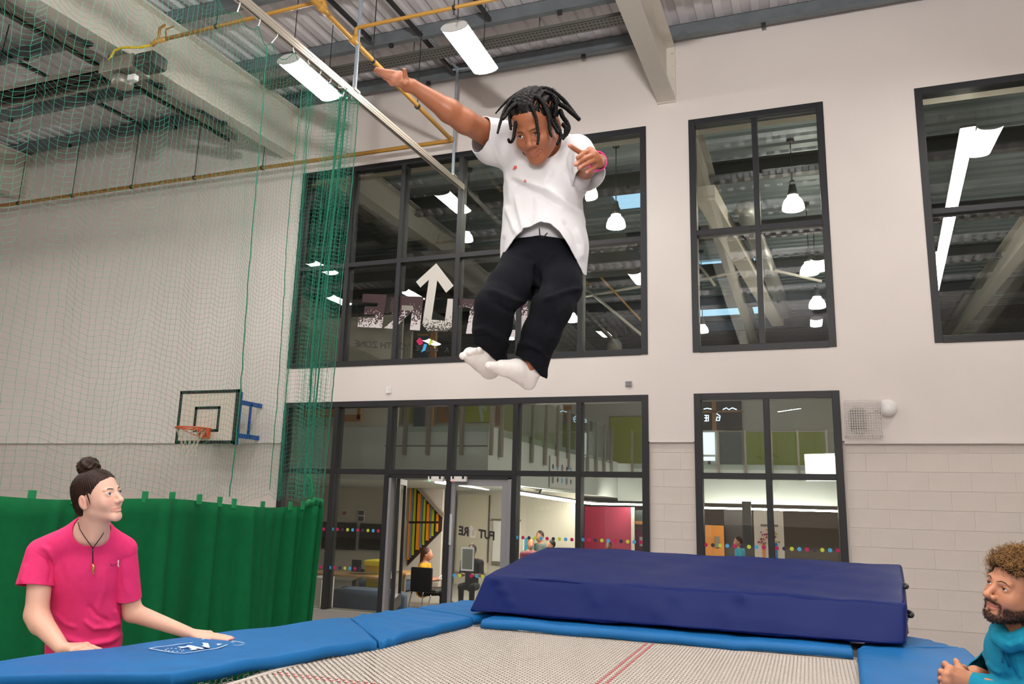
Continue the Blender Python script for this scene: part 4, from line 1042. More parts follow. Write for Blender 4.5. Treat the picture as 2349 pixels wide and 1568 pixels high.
for a in ((1413, 521, 6.9, 44, 'dome pendant lamp lit behind the pane beside the child in white'), (1346, 452, 7.1, 50, 'dome pendant lamp half hidden by the child\'s raised hand'),
          (1820, 480, 7.2, 49, 'largest dome pendant lamp in the two bay upper window'), (1857, 628, 6.9, 41, 'dome pendant lamp in the lower half of the two bay window'),
          (1875, 705, 6.6, 37, 'lowest dome pendant lamp by the edge of the two bay window'), (1312, 737, 6.4, 28, 'small dome pendant lamp beside the child\'s trouser leg'),
          (1612, 762, 6.3, 26, 'dome pendant lamp at the bottom corner of the two bay window'), (1070, 552, 7.0, 30, 'dome pendant lamp behind the track end'),
          (1172, 778, 6.3, 16, 'tiny far dome pendant lamp between the child\'s legs'), (811, 828, 5.6, 9, 'tiny far globe lamp low behind the lettered window')):
    pendant(*a)
# unlit one
p = oz(1410, 803, 6.3)
ul = empty('pendant_lamp', p, 'unlit grey dome pendant lamp low in the glazing', 'pendant lamp'); rr = 0.24
MB().lathe([(rr, 0), (rr*0.9, 0.2), (rr*0.5, 0.34)], p, 20).build('shade', mat('lamp_unlit', (150, 148, 138), 0.4), ul, smooth=True); MB().lathe([(rr*0.5, 0.34), (rr*0.2, 0.62)], p, 16).build('gear_cone', m_fdark, ul, smooth=True); MB().tube([p+np.array([0, 0, 0.6]), (p[0], p[1], 8.6)], 0.012, 5).build('cord', m_fdark, ul)
# ---- linear lights
def lin_light(a, c, w, label, grp):
    a = np.array(a); c = np.array(c)
    t = empty('linear_light', a, label, 'linear light', grp)
    MB().beam(a, c, w, 0.05).build('diffuser', m_strip, t); MB().beam(a+np.array([0, 0, 0.045]), c+np.array([0, 0, 0.045]), w*1.15, 0.035).build('channel', m_fdark, t)
def zsight(px, py, z): return oz(px, py, z)
G = 'linear lights under the gallery'
lin_light(zsight(672, 1092, 2.12), zsight(884, 1097, 2.15), 0.10, 'upper of two parallel linear lights behind the net end', G)
lin_light(zsight(672, 1101, 2.05), zsight(884, 1106, 2.08), 0.10, 'lower of two parallel linear lights behind the net end', G)
lin_light(zsight(1003, 1104, 2.0), zsight(1040, 1110, 2.0), 0.09, 'short linear light over the open door', G)
lin_light(zsight(1058, 1111, 1.99), zsight(1160, 1127, 1.97), 0.10, 'linear light seen through the closed door leaf', G)
lin_light(oy(1180, 1129, 16.5), oy(1326, 1151, 20.5), 0.10, 'long linear light sloping below the gallery edge', G)
lin_light(oy(1326, 1151, 20.5), oy(1364, 1155, 22), 0.10, 'short linear light where the long light turns', G)
lin_light(oy(1364, 1155, 22.1), oy(1482, 1157, 24.5), 0.05, 'thin pale linear light above the magenta wall', G)
lin_light(oy(1606, 1164, 24.4), oy(1932, 1172, 24.4), 0.05, 'long pale linear light above the banner', G)
lin_light(oz(2221, 296, 6.9), oz(2142, 675, 6.9), 0.17, 'long bright linear light in the cut off upper window', G)
# ---- ground floor back walls under the gallery
boxo('foyer_wall', (-17, -9.4, 20.0, 20.2, FZ, 2.0), m_fwall, kind='structure')
boxo('foyer_wall', (-9.4, -5.9, 21.0, 21.2, FZ, 1.95), m_fwall, kind='structure')
boxo('foyer_wall', (-6.5, 9, 29.0, 29.2, FZ, 1.85), mat('wall_brown', (112, 100, 88), 0.7), kind='structure')
# striped triangular display
sd = empty('striped_display', oy(975, 1300, 19.0), 'triangular wall display of orange, blue and lime upright boards', 'display')
fbox('back_panel', 905, 1098, 1018, 1330, 19.25, mat('panel_white', (222, 214, 204), 0.6), sd)
T = [(945, 1100), (1016, 1180), (1014, 1217), (935, 1297)]
poly_at('dark_field', T, 19.2, mat('field_dark', (52, 38, 34), 0.7), sd, 0.03)
SC_ = [mat('board_orange', (226, 142, 20), 0.55), mat('board_blue', (110, 120, 160), 0.55), mat('board_lime', (160, 176, 30), 0.55)]
def yt(x): return 1102+(x-945)*1.13
def yb(x): return 1296-(x-936)*1.02
for i, (x0, x1) in enumerate(((943, 947), (947, 951), (953, 957), (962, 969), (970, 974), (976, 980), (984, 990), (992, 995), (996, 1000), (1006, 1010))):
    for y0, y1 in ((yt(x1)+2, 1195), (1200, yb(x1)-2)):
        if y1-y0 > 4:
            sh = lambda y: -(y-1100)*0.045
            poly_at('board', [(x0+sh(y0), y0), (x1+sh(y0), y0), (x1+sh(y1), y1), (x0+sh(y1), y1)], 19.16, SC_[i % 3], sd, 0.05)
MB().beam(oy(943, 1098, 19.1), oy(1017, 1182, 19.1), 0.1, 0.1).build('edge_beam', mat('beam_taupe', (150, 138, 126), 0.6), sd)
# screens and pictures on the cream wall
for x0, y0, x1, y1, lab in ((738, 1201, 814, 1255, 'dark wall screen beside the green curtain end'), (824, 1204, 876, 1257, 'second dark wall screen from the curtain, beside the open door')):
    o = fbox('wall_screen', x0, y0, x1, y1, 19.9, mat('screen_off', (34, 33, 30), 0.25), None, 0.05); tag(o, lab, 'screen')
    a, c = oy(x0, y1, 19.9), oy(x1, y0, 19.9); MB().box(a[0]-0.03, c[0]+0.03, 19.92, 19.97, a[2]-0.03, c[2]+0.03).build('bezel', m_black, o)
for x0, y0, x1, y1, mt, lab in ((822, 1171, 835, 1180, mat('photo_a', (90, 92, 120)), 'upper small colour photo on the cream wall'), (821, 1184, 834, 1194, mat('photo_b', (70, 68, 66)), 'lower small dark photo on the cream wall'), (785, 1172, 795, 1180, mat('sign_red', (176, 110, 96)), 'small round edged sign on the cream wall')):
    o = fbox('wall_picture', x0, y0, x1, y1, 19.9, mt, None, 0.02); tag(o, lab, 'picture'); a, c = oy(x0, y1, 19.9), oy(x1, y0, 19.9); MB().box(a[0]-0.02, c[0]+0.02, 19.91, 19.93, a[2]-0.02, c[2]+0.02).build('mount', m_white, o)
# whiteboard wall behind the closed leaf
wb = empty('whiteboard', oy(1150, 1300, 19.5), 'white board with a thin frame behind the closed door leaf', 'whiteboard')
fbox('board', 1129, 1193, 1192, 1290, 20.95, m_white, wb); fbox('frame_bar', 1127, 1191, 1194, 1193, 20.93, m_post, wb); fbox('frame_bar', 1127, 1290, 1194, 1293, 20.93, m_post, wb)
o = fbox('projection_wall', 1044, 1135, 1121, 1310, 20.9, mat('projection_cream', (214, 206, 188), 0.6), None); tag(o, 'tall cream projection panel behind the mirrored name on the door', 'panel'); fbox('edge_bar', 1119, 1135, 1122, 1290, 20.87, m_fdark, o)
# right hand ground floor
o = fbox('magenta_wall', 1340, 1163, 1448, 1290, 24.0, mat('magenta_panel', (150, 32, 66), 0.5, var=0.1, vscale=1), None, 0.1); tag(o, 'deep magenta wall panel under the gallery', 'panel'); fbox('edge_post', 1448, 1163, 1455, 1290, 23.95, m_fwall, o)
o = fbox('locker_cabinet', 1226, 1195, 1263, 1262, 23.0, mat('locker_dark', (44, 34, 38), 0.5), None, 0.4); tag(o, 'dark locker cabinet with magenta and lime doors', 'locker')
for x0, x1, c in ((1232, 1238, 'm'), (1246, 1252, 'y'), (1254, 1260, 'm')): fbox('locker_door', x0, 1197, x1, 1228, 22.95, DOTC[c], o, 0.04)
o = fbox('lime_door', 1288, 1190, 1311, 1290, 23.5, mat('door_lime', (168, 172, 20), 0.5), None, 0.06); tag(o, 'bright lime door under the gallery', 'door'); fbox('handle', 1293, 1215, 1295, 1240, 23.45, m_fdark, o); fbox('door_frame', 1286, 1182, 1313, 1190, 23.47, m_wood, o)
fbox('foyer_wall', 1188, 1140, 1224, 1290, 22.4, m_fwall, None, 0.3, kind='structure'); fbox('foyer_wall', 1272, 1150, 1287, 1290, 22.4, m_fwall, None, 0.3, kind='structure'); fbox('foyer_wall', 1224, 1150, 1274, 1195, 23.3, m_fwall, None, 0.2, kind='structure')
ck = empty('wall_clock', oy(1281, 1175, 22.3), 'small dark rimmed wall clock on a foyer pillar', 'clock'); q = oy(1281, 1175, 22.35)
MB().lathe([(0.17, 0.03), (0.17, -0.03), (0.14, -0.04)], q, 20, axis=1).build('rim', m_fdark, ck); MB().lathe([(0.14, -0.03), (0.135, -0.042)], q, 20, axis=1).build('dial', m_white, ck)
o = fbox('purple_door', 1457, 1215, 1480, 1290, 24.5, mat('door_purple', (96, 30, 70), 0.5), None); tag(o, 'dark purple door at the edge of the lower glazing', 'door'); fbox('notice', 1467, 1231, 1476, 1252, 24.45, mat('paper_beige', (190, 176, 160)), o); fbox('head_light', 1455, 1170, 1480, 1195, 24.47, mat('glaze_dark', (60, 72, 70), 0.3), o); fbox('oak_rail', 1457, 1195, 1480, 1202, 24.44, m_wood, o)
# notice panel on the gallery edge and projector
nb_ = empty('notice_panel', (MX+0.03, 19.5, 2.2), 'large white notice with small drawings on the gallery edge', 'notice')
MB().box(MX+0.02, MX+0.035, 17.8, 19.95, 2.02, 2.75).build('sheet', mat('sheet_white', (206, 208, 208), 0.6), nb_)
for k in range(10):
    yy = 18.0+0.38*(k % 5)*1.0; zz = 2.5 if k < 5 else 2.2
    MB().lathe([(0.06+0.02*(k % 3), 0), (0.06, 0.004)], (MX+0.036, yy, zz), 8, axis=0).build('drawing', [m_ink, DOTC['b'], mat('draw_grey', (120, 120, 130))][k % 3], nb_)
pj_ = empty('projector', oy(1222, 1118, 18.0), 'dark ceiling projector with loose cables under the gallery', 'projector'); q = oy(1222, 1119, 18.0)
MB().box(q[0]-0.18, q[0]+0.16, 17.85, 18.2, q[2]-0.07, q[2]+0.06).build('body', m_post, pj_); MB().tube([q+np.array([-0.1, 0, 0.05]), q+np.array([0.1, -0.1, 0.16]), q+np.array([0.25, -0.1, 0.0]), q+np.array([0.2, -0.1, -0.12])], 0.02, 6).build('cable', m_black, pj_, smooth=True)
# banner and orange room behind the two bay window
bn = empty('roller_banner', oy(1765, 1290, 24.0), 'white roller banner with a tree of coloured splashes', 'banner')
fbox('sheet', 1733, 1171, 1796, 1313, 24.0, mat('banner_white', (226, 214, 204), 0.6), bn, 0.02); fbox('base', 1733, 1311, 1796, 1318, 23.95, m_post, bn, 0.15); fbox('headline', 1745, 1203, 1785, 1206, 23.98, mat('ink_grey', (110, 104, 100)), bn)
rr_ = random.Random(4)
for k in range(46):
    a = rr_.random()*math.pi; rad = rr_.random()**0.5
    x_, y_ = 1763+26*rad*math.cos(a)*1.0, 1243-32*rad*math.sin(a)+rr_.random()*8
    c = [mat('splash_magenta', (196, 40, 110)), mat('splash_orange', (236, 130, 60)), mat('splash_lime', (190, 200, 60)), mat('splash_blue', (40, 120, 190)), mat('splash_pink', (220, 80, 120))][(0 if x_ < 1770 else 2) if k % 3 else k % 5]
    poly_at('splash', [(x_-2.2, y_), (x_, y_-2.0), (x_+2.4, y_+0.5), (x_+0.4, y_+2.3)], 23.97, c, bn, 0.01)
fbox('tree_stem', 1750, 1245, 1755, 1290, 23.97, mat('splash_orange', (236, 130, 60)), bn, 0.01); fbox('tree_stem', 1778, 1245, 1783, 1290, 23.97, mat('splash_blue', (40, 120, 190)), bn, 0.01)
o = fbox('orange_door', 1615, 1205, 1660, 1290, 26.0, mat('door_orange', (206, 132, 52), 0.55), None); tag(o, 'orange oak door with grey push plate behind the two bay window', 'door'); fbox('push_plate', 1640, 1230, 1650, 1255, 25.95, m_post, o)
fbox('foyer_partition', 1664, 1165, 1705, 1290, 26.2, mat('glaze_room', (64, 58, 56), 0.4), None, 0.06, kind='structure'); fbox('foyer_column', 1706, 1150, 1722, 1290, 24.2, m_fdark, None, 0.2, kind='structure')
# ---- furniture
def leg_table(name, px0, px1, py, Y, z, label):
    a, c = oy(px0, py, Y), oy(px1, py, Y); zt = a[2]
    t = empty(name, ((a[0]+c[0])/2, Y, FZ), label, 'table')
    MB().box(a[0], c[0], Y-0.4, Y+0.4, zt-0.04, zt).build('table_top', mat('table_oak', (190, 150, 104), 0.5, var=0.1), t)
    for x in (a[0]+0.08, (a[0]*0.66+c[0]*0.34), (a[0]*0.33+c[0]*0.67), c[0]-0.08):
        MB().box(x-0.03, x+0.03, Y-0.35, Y-0.29, FZ, zt-0.04).build('leg', m_post, t)
    return t
leg_table('long_table', 712, 905, 1309, 16.3, 0, 'long oak table behind the green curtain end')
leg_table('long_table', 907, 950, 1309, 17.2, 0, 'oak table end showing through the open door')
def tub_seat(px0, px1, py0, py1, Y, label):
    a, c = oy(px0, py1, Y), oy(px1, py0, Y); t = empty('tub_sofa', ((a[0]+c[0])/2, Y, FZ), label, 'sofa')
    cx_, rx_ = (a[0]+c[0])/2, (c[0]-a[0])/2
    b = MB(); n_ = 24
    V_ = []
    def fn(u, v):
        an = 2*math.pi*u; rr = 1.0 if v < 0.8 else 1.0-((v-0.8)/0.2)**2*0.25
        return (cx_+rx_*rr*math.cos(an)*(1-0.03*math.sin(an*12)), Y+0.45*rr*math.sin(an), FZ+0.05+(c[2]-FZ-0.05)*v)
    o_ = grid('upholstery', fn, 48, 10, mat('sofa_blue', (62, 76, 98), 0.8), t, closed_u=True, smooth=True)
    MB().lathe([(0.9, 0), (0.9, 0.06)], (0, 0, 0), 20).v
    boxo('plinth', (cx_-rx_*0.8, cx_+rx_*0.8, Y-0.3, Y+0.3, FZ, FZ+0.08), m_black, t)
    boxo('seat_cushion', (cx_-rx_*0.7, cx_+rx_*0.7, Y-0.3, Y+0.3, c[2]-0.05, c[2]-0.005), mat('sofa_blue2', (74, 88, 108), 0.8), t, bevel=0.02)
tub_seat(762, 930, 1355, 1440, 14.6, 'grey blue tub sofa just inside the glass')
tub_seat(812, 890, 1330, 1372, 17.6, 'grey blue tub sofa behind the table legs')
tub_seat(900, 945, 1332, 1380, 18.6, 'dark blue tub sofa behind the black chair')
yb_ = empty('yellow_crate', oy(852, 1309, 16.4), 'yellow storage crate with lid on the long table', 'crate'); 
fbox('box', 836, 1297, 872, 1310, 16.3, mat('crate_yellow', (214, 196, 20), 0.5), yb_, 0.4); fbox('lid', 833, 1286, 874, 1297, 16.15, mat('lid_yellow', (230, 210, 40), 0.5), yb_, 0.5, bevel=0.03); 
yb2 = empty('yellow_crate', oy(852, 1350, 16.3), 'yellow storage crate under the long table', 'crate'); fbox('box', 836, 1320, 872, 1386, 16.3, mat('crate_yellow', (214, 196, 20), 0.5), yb2, 0.4); fbox('rim', 835, 1318, 873, 1321, 16.28, mat('lid_yellow', (230, 210, 40), 0.5), yb2, 0.44)
lpz = empty('laptop', oy(815, 1309, 16.3), 'open dark laptop on the long table', 'laptop'); fbox('screen', 806, 1284, 829, 1306, 16.45, m_black, lpz, 0.02); fbox('base', 806, 1306, 832, 1310, 16.3, m_black, lpz, 0.2)
bnch = fbox('magenta_sofa', 1188, 1267, 1232, 1392, 17.0, mat('sofa_magenta', (110, 26, 56), 0.7), None, 0.6, bevel=0.05); tag(bnch, 'magenta sofa back rising behind the crash mat', 'sofa'); fbox('seat', 1188, 1290, 1232, 1310, 16.7, mat('sofa_magenta', (110, 26, 56), 0.7), bnch, 0.3)
wcb = fbox('low_white_cabinet', 700, 1325, 740, 1420, 13.0, m_white, None, 0.4); tag(wcb, 'low white cabinet beside the curtain end', 'cabinet'); fbox('door', 702, 1330, 738, 1418, 12.98, m_white, wcb, 0.02)
# black chair
chY = 15.9
ch = empty('cantilever_chair', oz(985, 1392, FZ), 'black chair with chrome legs inside the open door', 'chair')
a, c = oy(943, 1349, chY-0.2), oy(994, 1302, chY-0.2)
MB().box(a[0], c[0], chY-0.26, chY-0.2, a[2]-0.02, c[2]).build('backrest', m_black, ch, bevel=0.02)
MB().box(a[0], c[0]+0.1, chY-0.24, chY+0.3, a[2]-0.06, a[2]).build('seat', m_black, ch, bevel=0.02)
zs = a[2]-0.06
for x_, y_, dx in ((a[0]+0.02, chY-0.2, -0.05), (c[0]-0.02, chY-0.2, -0.06), (a[0]+0.05, chY+0.28, 0), (c[0]+0.07, chY+0.28, 0)):
    MB().tube([(x_, y_, zs), (x_+dx, y_-0.03, FZ)], 0.014, 8).build('leg', mat('chrome', (200, 200, 204), 0.15, metal=1.0), ch, smooth=True)
# ================================================================ people: smooth implicit bodies turned to meshes
def vnorm(v): v = np.array(v, float); return v/np.linalg.norm(v)
class Ops:
    def __init__(s): s.l = []
    def cap(s, a, b, ra, rb, k=0.012, mode='u', flat=None):
        """tapered capsule; flat=(axis, factor) squeezes it along an axis"""
        a = np.array(a, float); b = np.array(b, float); R_ = max(ra, rb)
        def fn(P):
            if flat is not None:
                ax, fa = flat; c = (a+b)/2
                Q = P-c; w = Q @ ax; Q = Q+np.multiply.outer(w*(1/fa-1), ax); P2 = Q+c
                a2 = a+ax*((a-c) @ ax)*(1/fa-1); b2 = b+ax*((b-c) @ ax)*(1/fa-1)
            else: P2, a2, b2 = P, a, b
            ab = b2-a2; L = ab @ ab+1e-12
            t = np.clip(((P2-a2) @ ab)/L, 0, 1)
            d = np.sqrt((((P2-a2)-t[..., None]*ab)**2).sum(-1))-(ra+(rb-ra)*t)
            return d*(min(1, flat[1]) if flat is not None else 1)
        lo = np.minimum(a-ra, b-rb); hi = np.maximum(a+ra, b+rb)
        s.l.append((mode, k, lo, hi, fn)); return s
    def ell(s, c, r, fr=None, k=0.012, mode='u'):
        c = np.array(c, float); r = np.array(r, float); M = np.eye(3) if fr is None else np.array(fr, float)   # rows: local axes
        def fn(P):
            q = (P-c) @ M.T
            k0 = np.sqrt(((q/r)**2).sum(-1)); k1 = np.sqrt(((q/r**2)**2).sum(-1))+1e-9
            return k0*(k0-1)/k1
        R_ = r.max(); s.l.append((mode, k, c-R_, c+R_, fn)); return s
    def bounds(s):
        u = [o for o in s.l if o[0] == 'u']
        return np.min([o[2] for o in u], 0), np.max([o[3] for o in u], 0)
    def field(s, lo, hi, h, grow=0.0):
        n = np.maximum(np.ceil((hi-lo)/h).astype(int)+1, 2)
        D = np.full(n, 1.0, np.float32)
        ax = [lo[i]+h*np.arange(n[i]) for i in range(3)]
        for mode, k, a, b, fn in s.l:
            m = 0.03+k+grow
            i0 = np.clip(np.floor((a-m-lo)/h).astype(int), 0, n); i1 = np.clip(np.ceil((b+m-lo)/h).astype(int)+1, 0, n)
            if (i1 <= i0).any(): continue
            sl = tuple(slice(i0[i], i1[i]) for i in range(3))
            P = np.stack(np.meshgrid(ax[0][sl[0]], ax[1][sl[1]], ax[2][sl[2]], indexing='ij'), -1)
            d = fn(P).astype(np.float32); E_ = D[sl]
            if mode == 'u':
                hh = np.clip(0.5+0.5*(E_-d)/max(k, 1e-5), 0, 1); D[sl] = E_*(1-hh)+d*hh-k*hh*(1-hh)
            else:
                d = -d; hh = np.clip(0.5-0.5*(E_-d)/max(k, 1e-5), 0, 1); D[sl] = E_*(1-hh)+d*hh+k*hh*(1-hh)
        return D
    def mesh(s, h, lo=None, hi=None, grow=0.0):
        a, b = s.bounds(); a = a-0.03-grow; b = b+0.03+grow
        if lo is not None: a = np.maximum(a, lo)
        if hi is not None: b = np.minimum(b, hi)
        D = s.field(a, b, h, grow)-grow
        return nets(D, a, h)
def nets(D, org, h):
    s = D < 0
    c = [s[i:s.shape[0]-1+i, j:s.shape[1]-1+j, k:s.shape[2]-1+k] for i in (0, 1) for j in (0, 1) for k in (0, 1)]
    any_ = c[0].copy(); all_ = c[0].copy()
    for q in c[1:]: any_ |= q; all_ &= q
    cell = np.argwhere(any_ & ~all_)
    if len(cell) == 0: return np.zeros((0, 3)), np.zeros((0, 4), int)
    idx = -np.ones(any_.shape, np.int64); idx[tuple(cell.T)] = np.arange(len(cell))
    cor = np.array([(i, j, k) for i in (0, 1) for j in (0, 1) for k in (0, 1)])
    val = np.stack([D[tuple((cell+o).T)] for o in cor], 1).astype(float)
    acc = np.zeros((len(cell), 3)); cnt = np.zeros(len(cell))
    for p in range(8):
        for q in range(p+1, 8):
            if np.abs(cor[p]-cor[q]).sum() != 1: continue
            vp, vq = val[:, p], val[:, q]; m = (vp < 0) != (vq < 0)
            t = np.where(m, vp/(np.where(m, vp-vq, 1)), 0)
            acc += np.where(m[:, None], cor[p]+t[:, None]*(cor[q]-cor[p]), 0); cnt += m
    V = org+h*(cell+acc/cnt[:, None])
    F = []
    for ax in range(3):
        o = [0, 0, 0]; o[ax] = 1
        sa = s[:s.shape[0]-o[0], :s.shape[1]-o[1], :s.shape[2]-o[2]]; sb = s[o[0]:, o[1]:, o[2]:]
        e = np.argwhere(sa != sb); b1, b2 = [(1, 2), (2, 0), (0, 1)][ax]
        m = (e[:, b1] > 0) & (e[:, b2] > 0) & (e[:, b1] < idx.shape[b1]) & (e[:, b2] < idx.shape[b2]) & (e[:, ax] < idx.shape[ax])
        e = e[m]
        def g(d1, d2):
            q = e.copy(); q[:, b1] -= d1; q[:, b2] -= d2; return idx[tuple(q.T)]
        f = np.stack([g(1, 1), g(0, 1), g(0, 0), g(1, 0)], 1)
        flip = ~sa[tuple(e.T)]
        f[flip] = f[flip][:, ::-1]
        F.append(f[(f >= 0).all(1)])
    return V, np.concatenate(F)
def vert_normals(V, F):
    n = np.cross(V[F[:, 2]]-V[F[:, 0]], V[F[:, 3]]-V[F[:, 1]]); N = np.zeros_like(V)
    for i in range(4): np.add.at(N, F[:, i], n)
    return N/(np.linalg.norm(N, axis=1)[:, None]+1e-12)
def prune(V, F, keep):
    """drop vertices (and their faces) where keep is False"""
    f = F[keep[F].all(1)]; used = np.unique(f); mp = -np.ones(len(V), int); mp[used] = np.arange(len(used))
    return V[used], mp[f], used
def clip(V, F, g):
    """trim a mesh to g < 0 with a clean edge: outside vertices next to the cut slide onto it"""
    ins = g < 0; F = F[ins[F].any(1)]
    E = np.concatenate([F[:, [0, 1]], F[:, [1, 2]], F[:, [2, 3]], F[:, [3, 0]], F[:, [0, 2]], F[:, [1, 3]]]); E = np.concatenate([E, E[:, ::-1]])
    m = ins[E[:, 0]] & ~ins[E[:, 1]]; e = E[m]; gi, go = g[e[:, 0]], g[e[:, 1]]; t = np.clip(gi/(gi-go), 0.02, 0.98)
    P = V[e[:, 0]]+(V[e[:, 1]]-V[e[:, 0]])*t[:, None]
    S = np.zeros_like(V); c = np.zeros(len(V)); np.add.at(S, e[:, 1], P); np.add.at(c, e[:, 1], 1)
    V = V.copy(); k = c > 0; V[k] = S[k]/c[k][:, None]
    used = np.unique(F); mp = -np.ones(len(V), int); mp[used] = np.arange(len(used))
    return V[used], mp[F]
def topix(V):
    Q = V-CAM; d = Q @ FWD; return np.stack([W/2+FPX*(Q @ RGT)/d, H/2-FPX*(Q @ UPV)/d], 1), d
def seg_dist(p, poly):
    """distance of 2-D points to a polyline and the position along it"""
    best = np.full(len(p), 1e9); tt = np.zeros(len(p)); n = len(poly)-1
    for i in range(n):
        a, b = np.array(poly[i], float), np.array(poly[i+1], float); ab = b-a
        t = np.clip(((p-a) @ ab)/(ab @ ab), 0, 1); d = np.linalg.norm(p-a-t[:, None]*ab, axis=1)
        m = d < best; best[m] = d[m]; tt[m] = (i+t[m])/n
    return best, tt
def fold(V, F, folds, facing=True):
    """cloth creases: (points in picture, width px, height m); raised along the surface normal"""
    N = vert_normals(V, F); px, dd = topix(V); off = np.zeros(len(V))
    vis = ((V-CAM)*N).sum(1) < 0
    for poly, wd, am in folds:
        d, t = seg_dist(px, poly); e = am*np.exp(-(d/wd)**2)*np.clip(np.minimum(t, 1-t)*6, 0.0, 1)
        off += np.where(vis, e, 0)
    return V+N*off[:, None]
def laplace(V, F, n=2, lam=0.5):
    E = np.concatenate([F[:, [0, 1]], F[:, [1, 2]], F[:, [2, 3]], F[:, [3, 0]]]); E = np.concatenate([E, E[:, ::-1]])
    for _ in range(n):
        S = np.zeros_like(V); c = np.zeros(len(V)); np.add.at(S, E[:, 0], V[E[:, 1]]); np.add.at(c, E[:, 0], 1)
        V = V+lam*(S/np.maximum(c, 1)[:, None]-V)
    return V
def frame(yaw, pitch, roll):
    """rows: subject's right, forward, up. yaw turns the face towards picture right, pitch raises it, roll leans the crown to picture right"""
    ya, pi_, ro = [math.radians(a) for a in (yaw, pitch, roll)]
    z = UPV.copy(); y = math.cos(ya)*(-FWD)+math.sin(ya)*RGT; x = np.cross(y, z)
    y2 = math.cos(pi_)*y+math.sin(pi_)*z; z2 = -math.sin(pi_)*y+math.cos(pi_)*z
    x3 = math.cos(ro)*x-math.sin(ro)*z2; z3 = math.sin(ro)*x+math.cos(ro)*z2
    z3, x3 = z3*1, x3
    # lean so that the crown goes to picture right
    if (z3 @ RGT) * ro < (z2 @ RGT) * ro: x3 = math.cos(ro)*x+math.sin(ro)*z2; z3 = -math.sin(ro)*x+math.cos(ro)*z2
    return np.array([x3, y2, z3])
class Head:
    def __init__(s, ops, c, fr, sc, nose=1.0, jaw=1.0, chin=1.0, lips=1.0, smile=0.0, brow=1.0, cheek=1.0, nosew=1.0, eye=1.0, hs=1.0, cran=1.0, mopen=0.0, socket=1.0):
        s.c = np.array(c, float); s.f = fr; s.s = sc; s.ops = ops; s.lips_k = lips; s.smile = smile; s.eye = eye
        P = s.p; E_ = lambda q, r, k=0.012, mode='u': ops.ell(P(*q), np.array(r)*sc, fr, k*sc, mode)
        C_ = lambda a, b, ra, rb, k=0.01, mode='u': ops.cap(P(*a), P(*b), ra*sc, rb*sc, k*sc, mode)
        E_((0, -0.012-0.004*(cran-1)*10, 0.040+0.06*(cran-1)), (0.076*cran, 0.096*cran, 0.082*hs*cran), 0.02)
        E_((0, 0.022, -0.010), (0.066, 0.072, 0.075), 0.02)
        E_((0, 0.030, -0.060), (0.054*jaw, 0.058, 0.052), 0.025)
        C_((-0.045*jaw, 0.0, -0.060), (-0.018*jaw, 0.066, -0.098), 0.018*jaw, 0.016*jaw, 0.02); C_((0.045*jaw, 0.0, -0.060), (0.018*jaw, 0.066, -0.098), 0.018*jaw, 0.016*jaw, 0.02)
        E_((0, 0.076, -0.100), (0.022, 0.016*chin, 0.018), 0.018)
        for g in (-1, 1):
            E_((g*0.036, 0.060, -0.030), (0.026*cheek, 0.022*cheek, 0.026), 0.02)
            E_((g*0.033, 0.0985+0.004*(1-socket), 0.004), (0.019, 0.014, 0.013), 0.012, 's')
        C_((-0.042, 0.076, 0.024), (-0.014, 0.087, 0.020), 0.008*brow, 0.009*brow, 0.014); C_((0.042, 0.076, 0.024), (0.014, 0.087, 0.020), 0.008*brow, 0.009*brow, 0.014)
        C_((0, 0.083, 0.014), (0, 0.083+0.026*nose, -0.030), 0.0075, 0.0105, 0.010)
        E_((0, 0.085+0.026*nose, -0.033), (0.0115*nosew, 0.010, 0.009), 0.007)
        for g in (-1, 1): E_((g*0.0135*nosew, 0.080+0.017*nose, -0.036), (0.0085*nosew, 0.0105, 0.0085), 0.006)
        for g in (-1, 1): E_((g*0.0075*nosew, 0.084+0.020*nose, -0.0435), (0.0042, 0.0055, 0.0035), 0.003, 's')
        # lids
        for g in (-1, 1):
            E_((g*0.0325, 0.0745, 0.003), (0.0158, 0.0150, 0.0148), 0.004)
            E_((g*0.0325, 0.0905, 0.0030), (0.0134, 0.010, 0.0045*eye), 0.0022, 's')
        # mouth
        sm = smile
        up = [(-0.024-0.005*sm, 0.0765-0.003*sm, -0.0665+0.006*sm), (-0.009, 0.0895, -0.0640), (0, 0.0893, -0.0650), (0.009, 0.0895, -0.0640), (0.024+0.005*sm, 0.0765-0.003*sm, -0.0665+0.006*sm)]
        dn = [(-0.020-0.004*sm, 0.0775-0.002*sm, -0.0695+0.005*sm), (-0.008, 0.0875, -0.0738-0.0015*mopen), (0.008, 0.0875, -0.0738-0.0015*mopen), (0.020+0.004*sm, 0.0775-0.002*sm, -0.0695+0.005*sm)]
        s.up, s.dn = up, dn
        for a, b in zip(up[:-1], up[1:]): C_(a, b, 0.0046*lips, 0.0046*lips, 0.005)
        for a, b in zip(dn[:-1], dn[1:]): C_(a, b, 0.0056*lips, 0.0056*lips, 0.006)
        ml = [(-0.026-0.005*sm, 0.083-0.003*sm, -0.0680+0.006*sm), (-0.01, 0.0955, -0.0690), (0.01, 0.0955, -0.0690), (0.026+0.005*sm, 0.083-0.003*sm, -0.0680+0.006*sm)]
        for a, b in zip(ml[:-1], ml[1:]): C_(a, b, 0.0020+0.0012*mopen, 0.0020+0.0012*mopen, 0.002, 's')
        # ears
        for g in (-1, 1):
            ex = 0.078*cran**0.75; E_((g*ex, -0.016, -0.006), (0.009, 0.0185, 0.030), 0.006)
            E_((g*(ex-0.004), -0.012, -0.030), (0.008, 0.011, 0.011), 0.008)
            E_((g*(ex+0.010), -0.013, -0.002), (0.0065, 0.0095, 0.018), 0.004, 's')
    def p(s, x, y, z): return s.c+s.s*(x*s.f[0]+y*s.f[1]+z*s.f[2])
    def loc(s, V): return ((V-s.c) @ s.f.T)/s.s
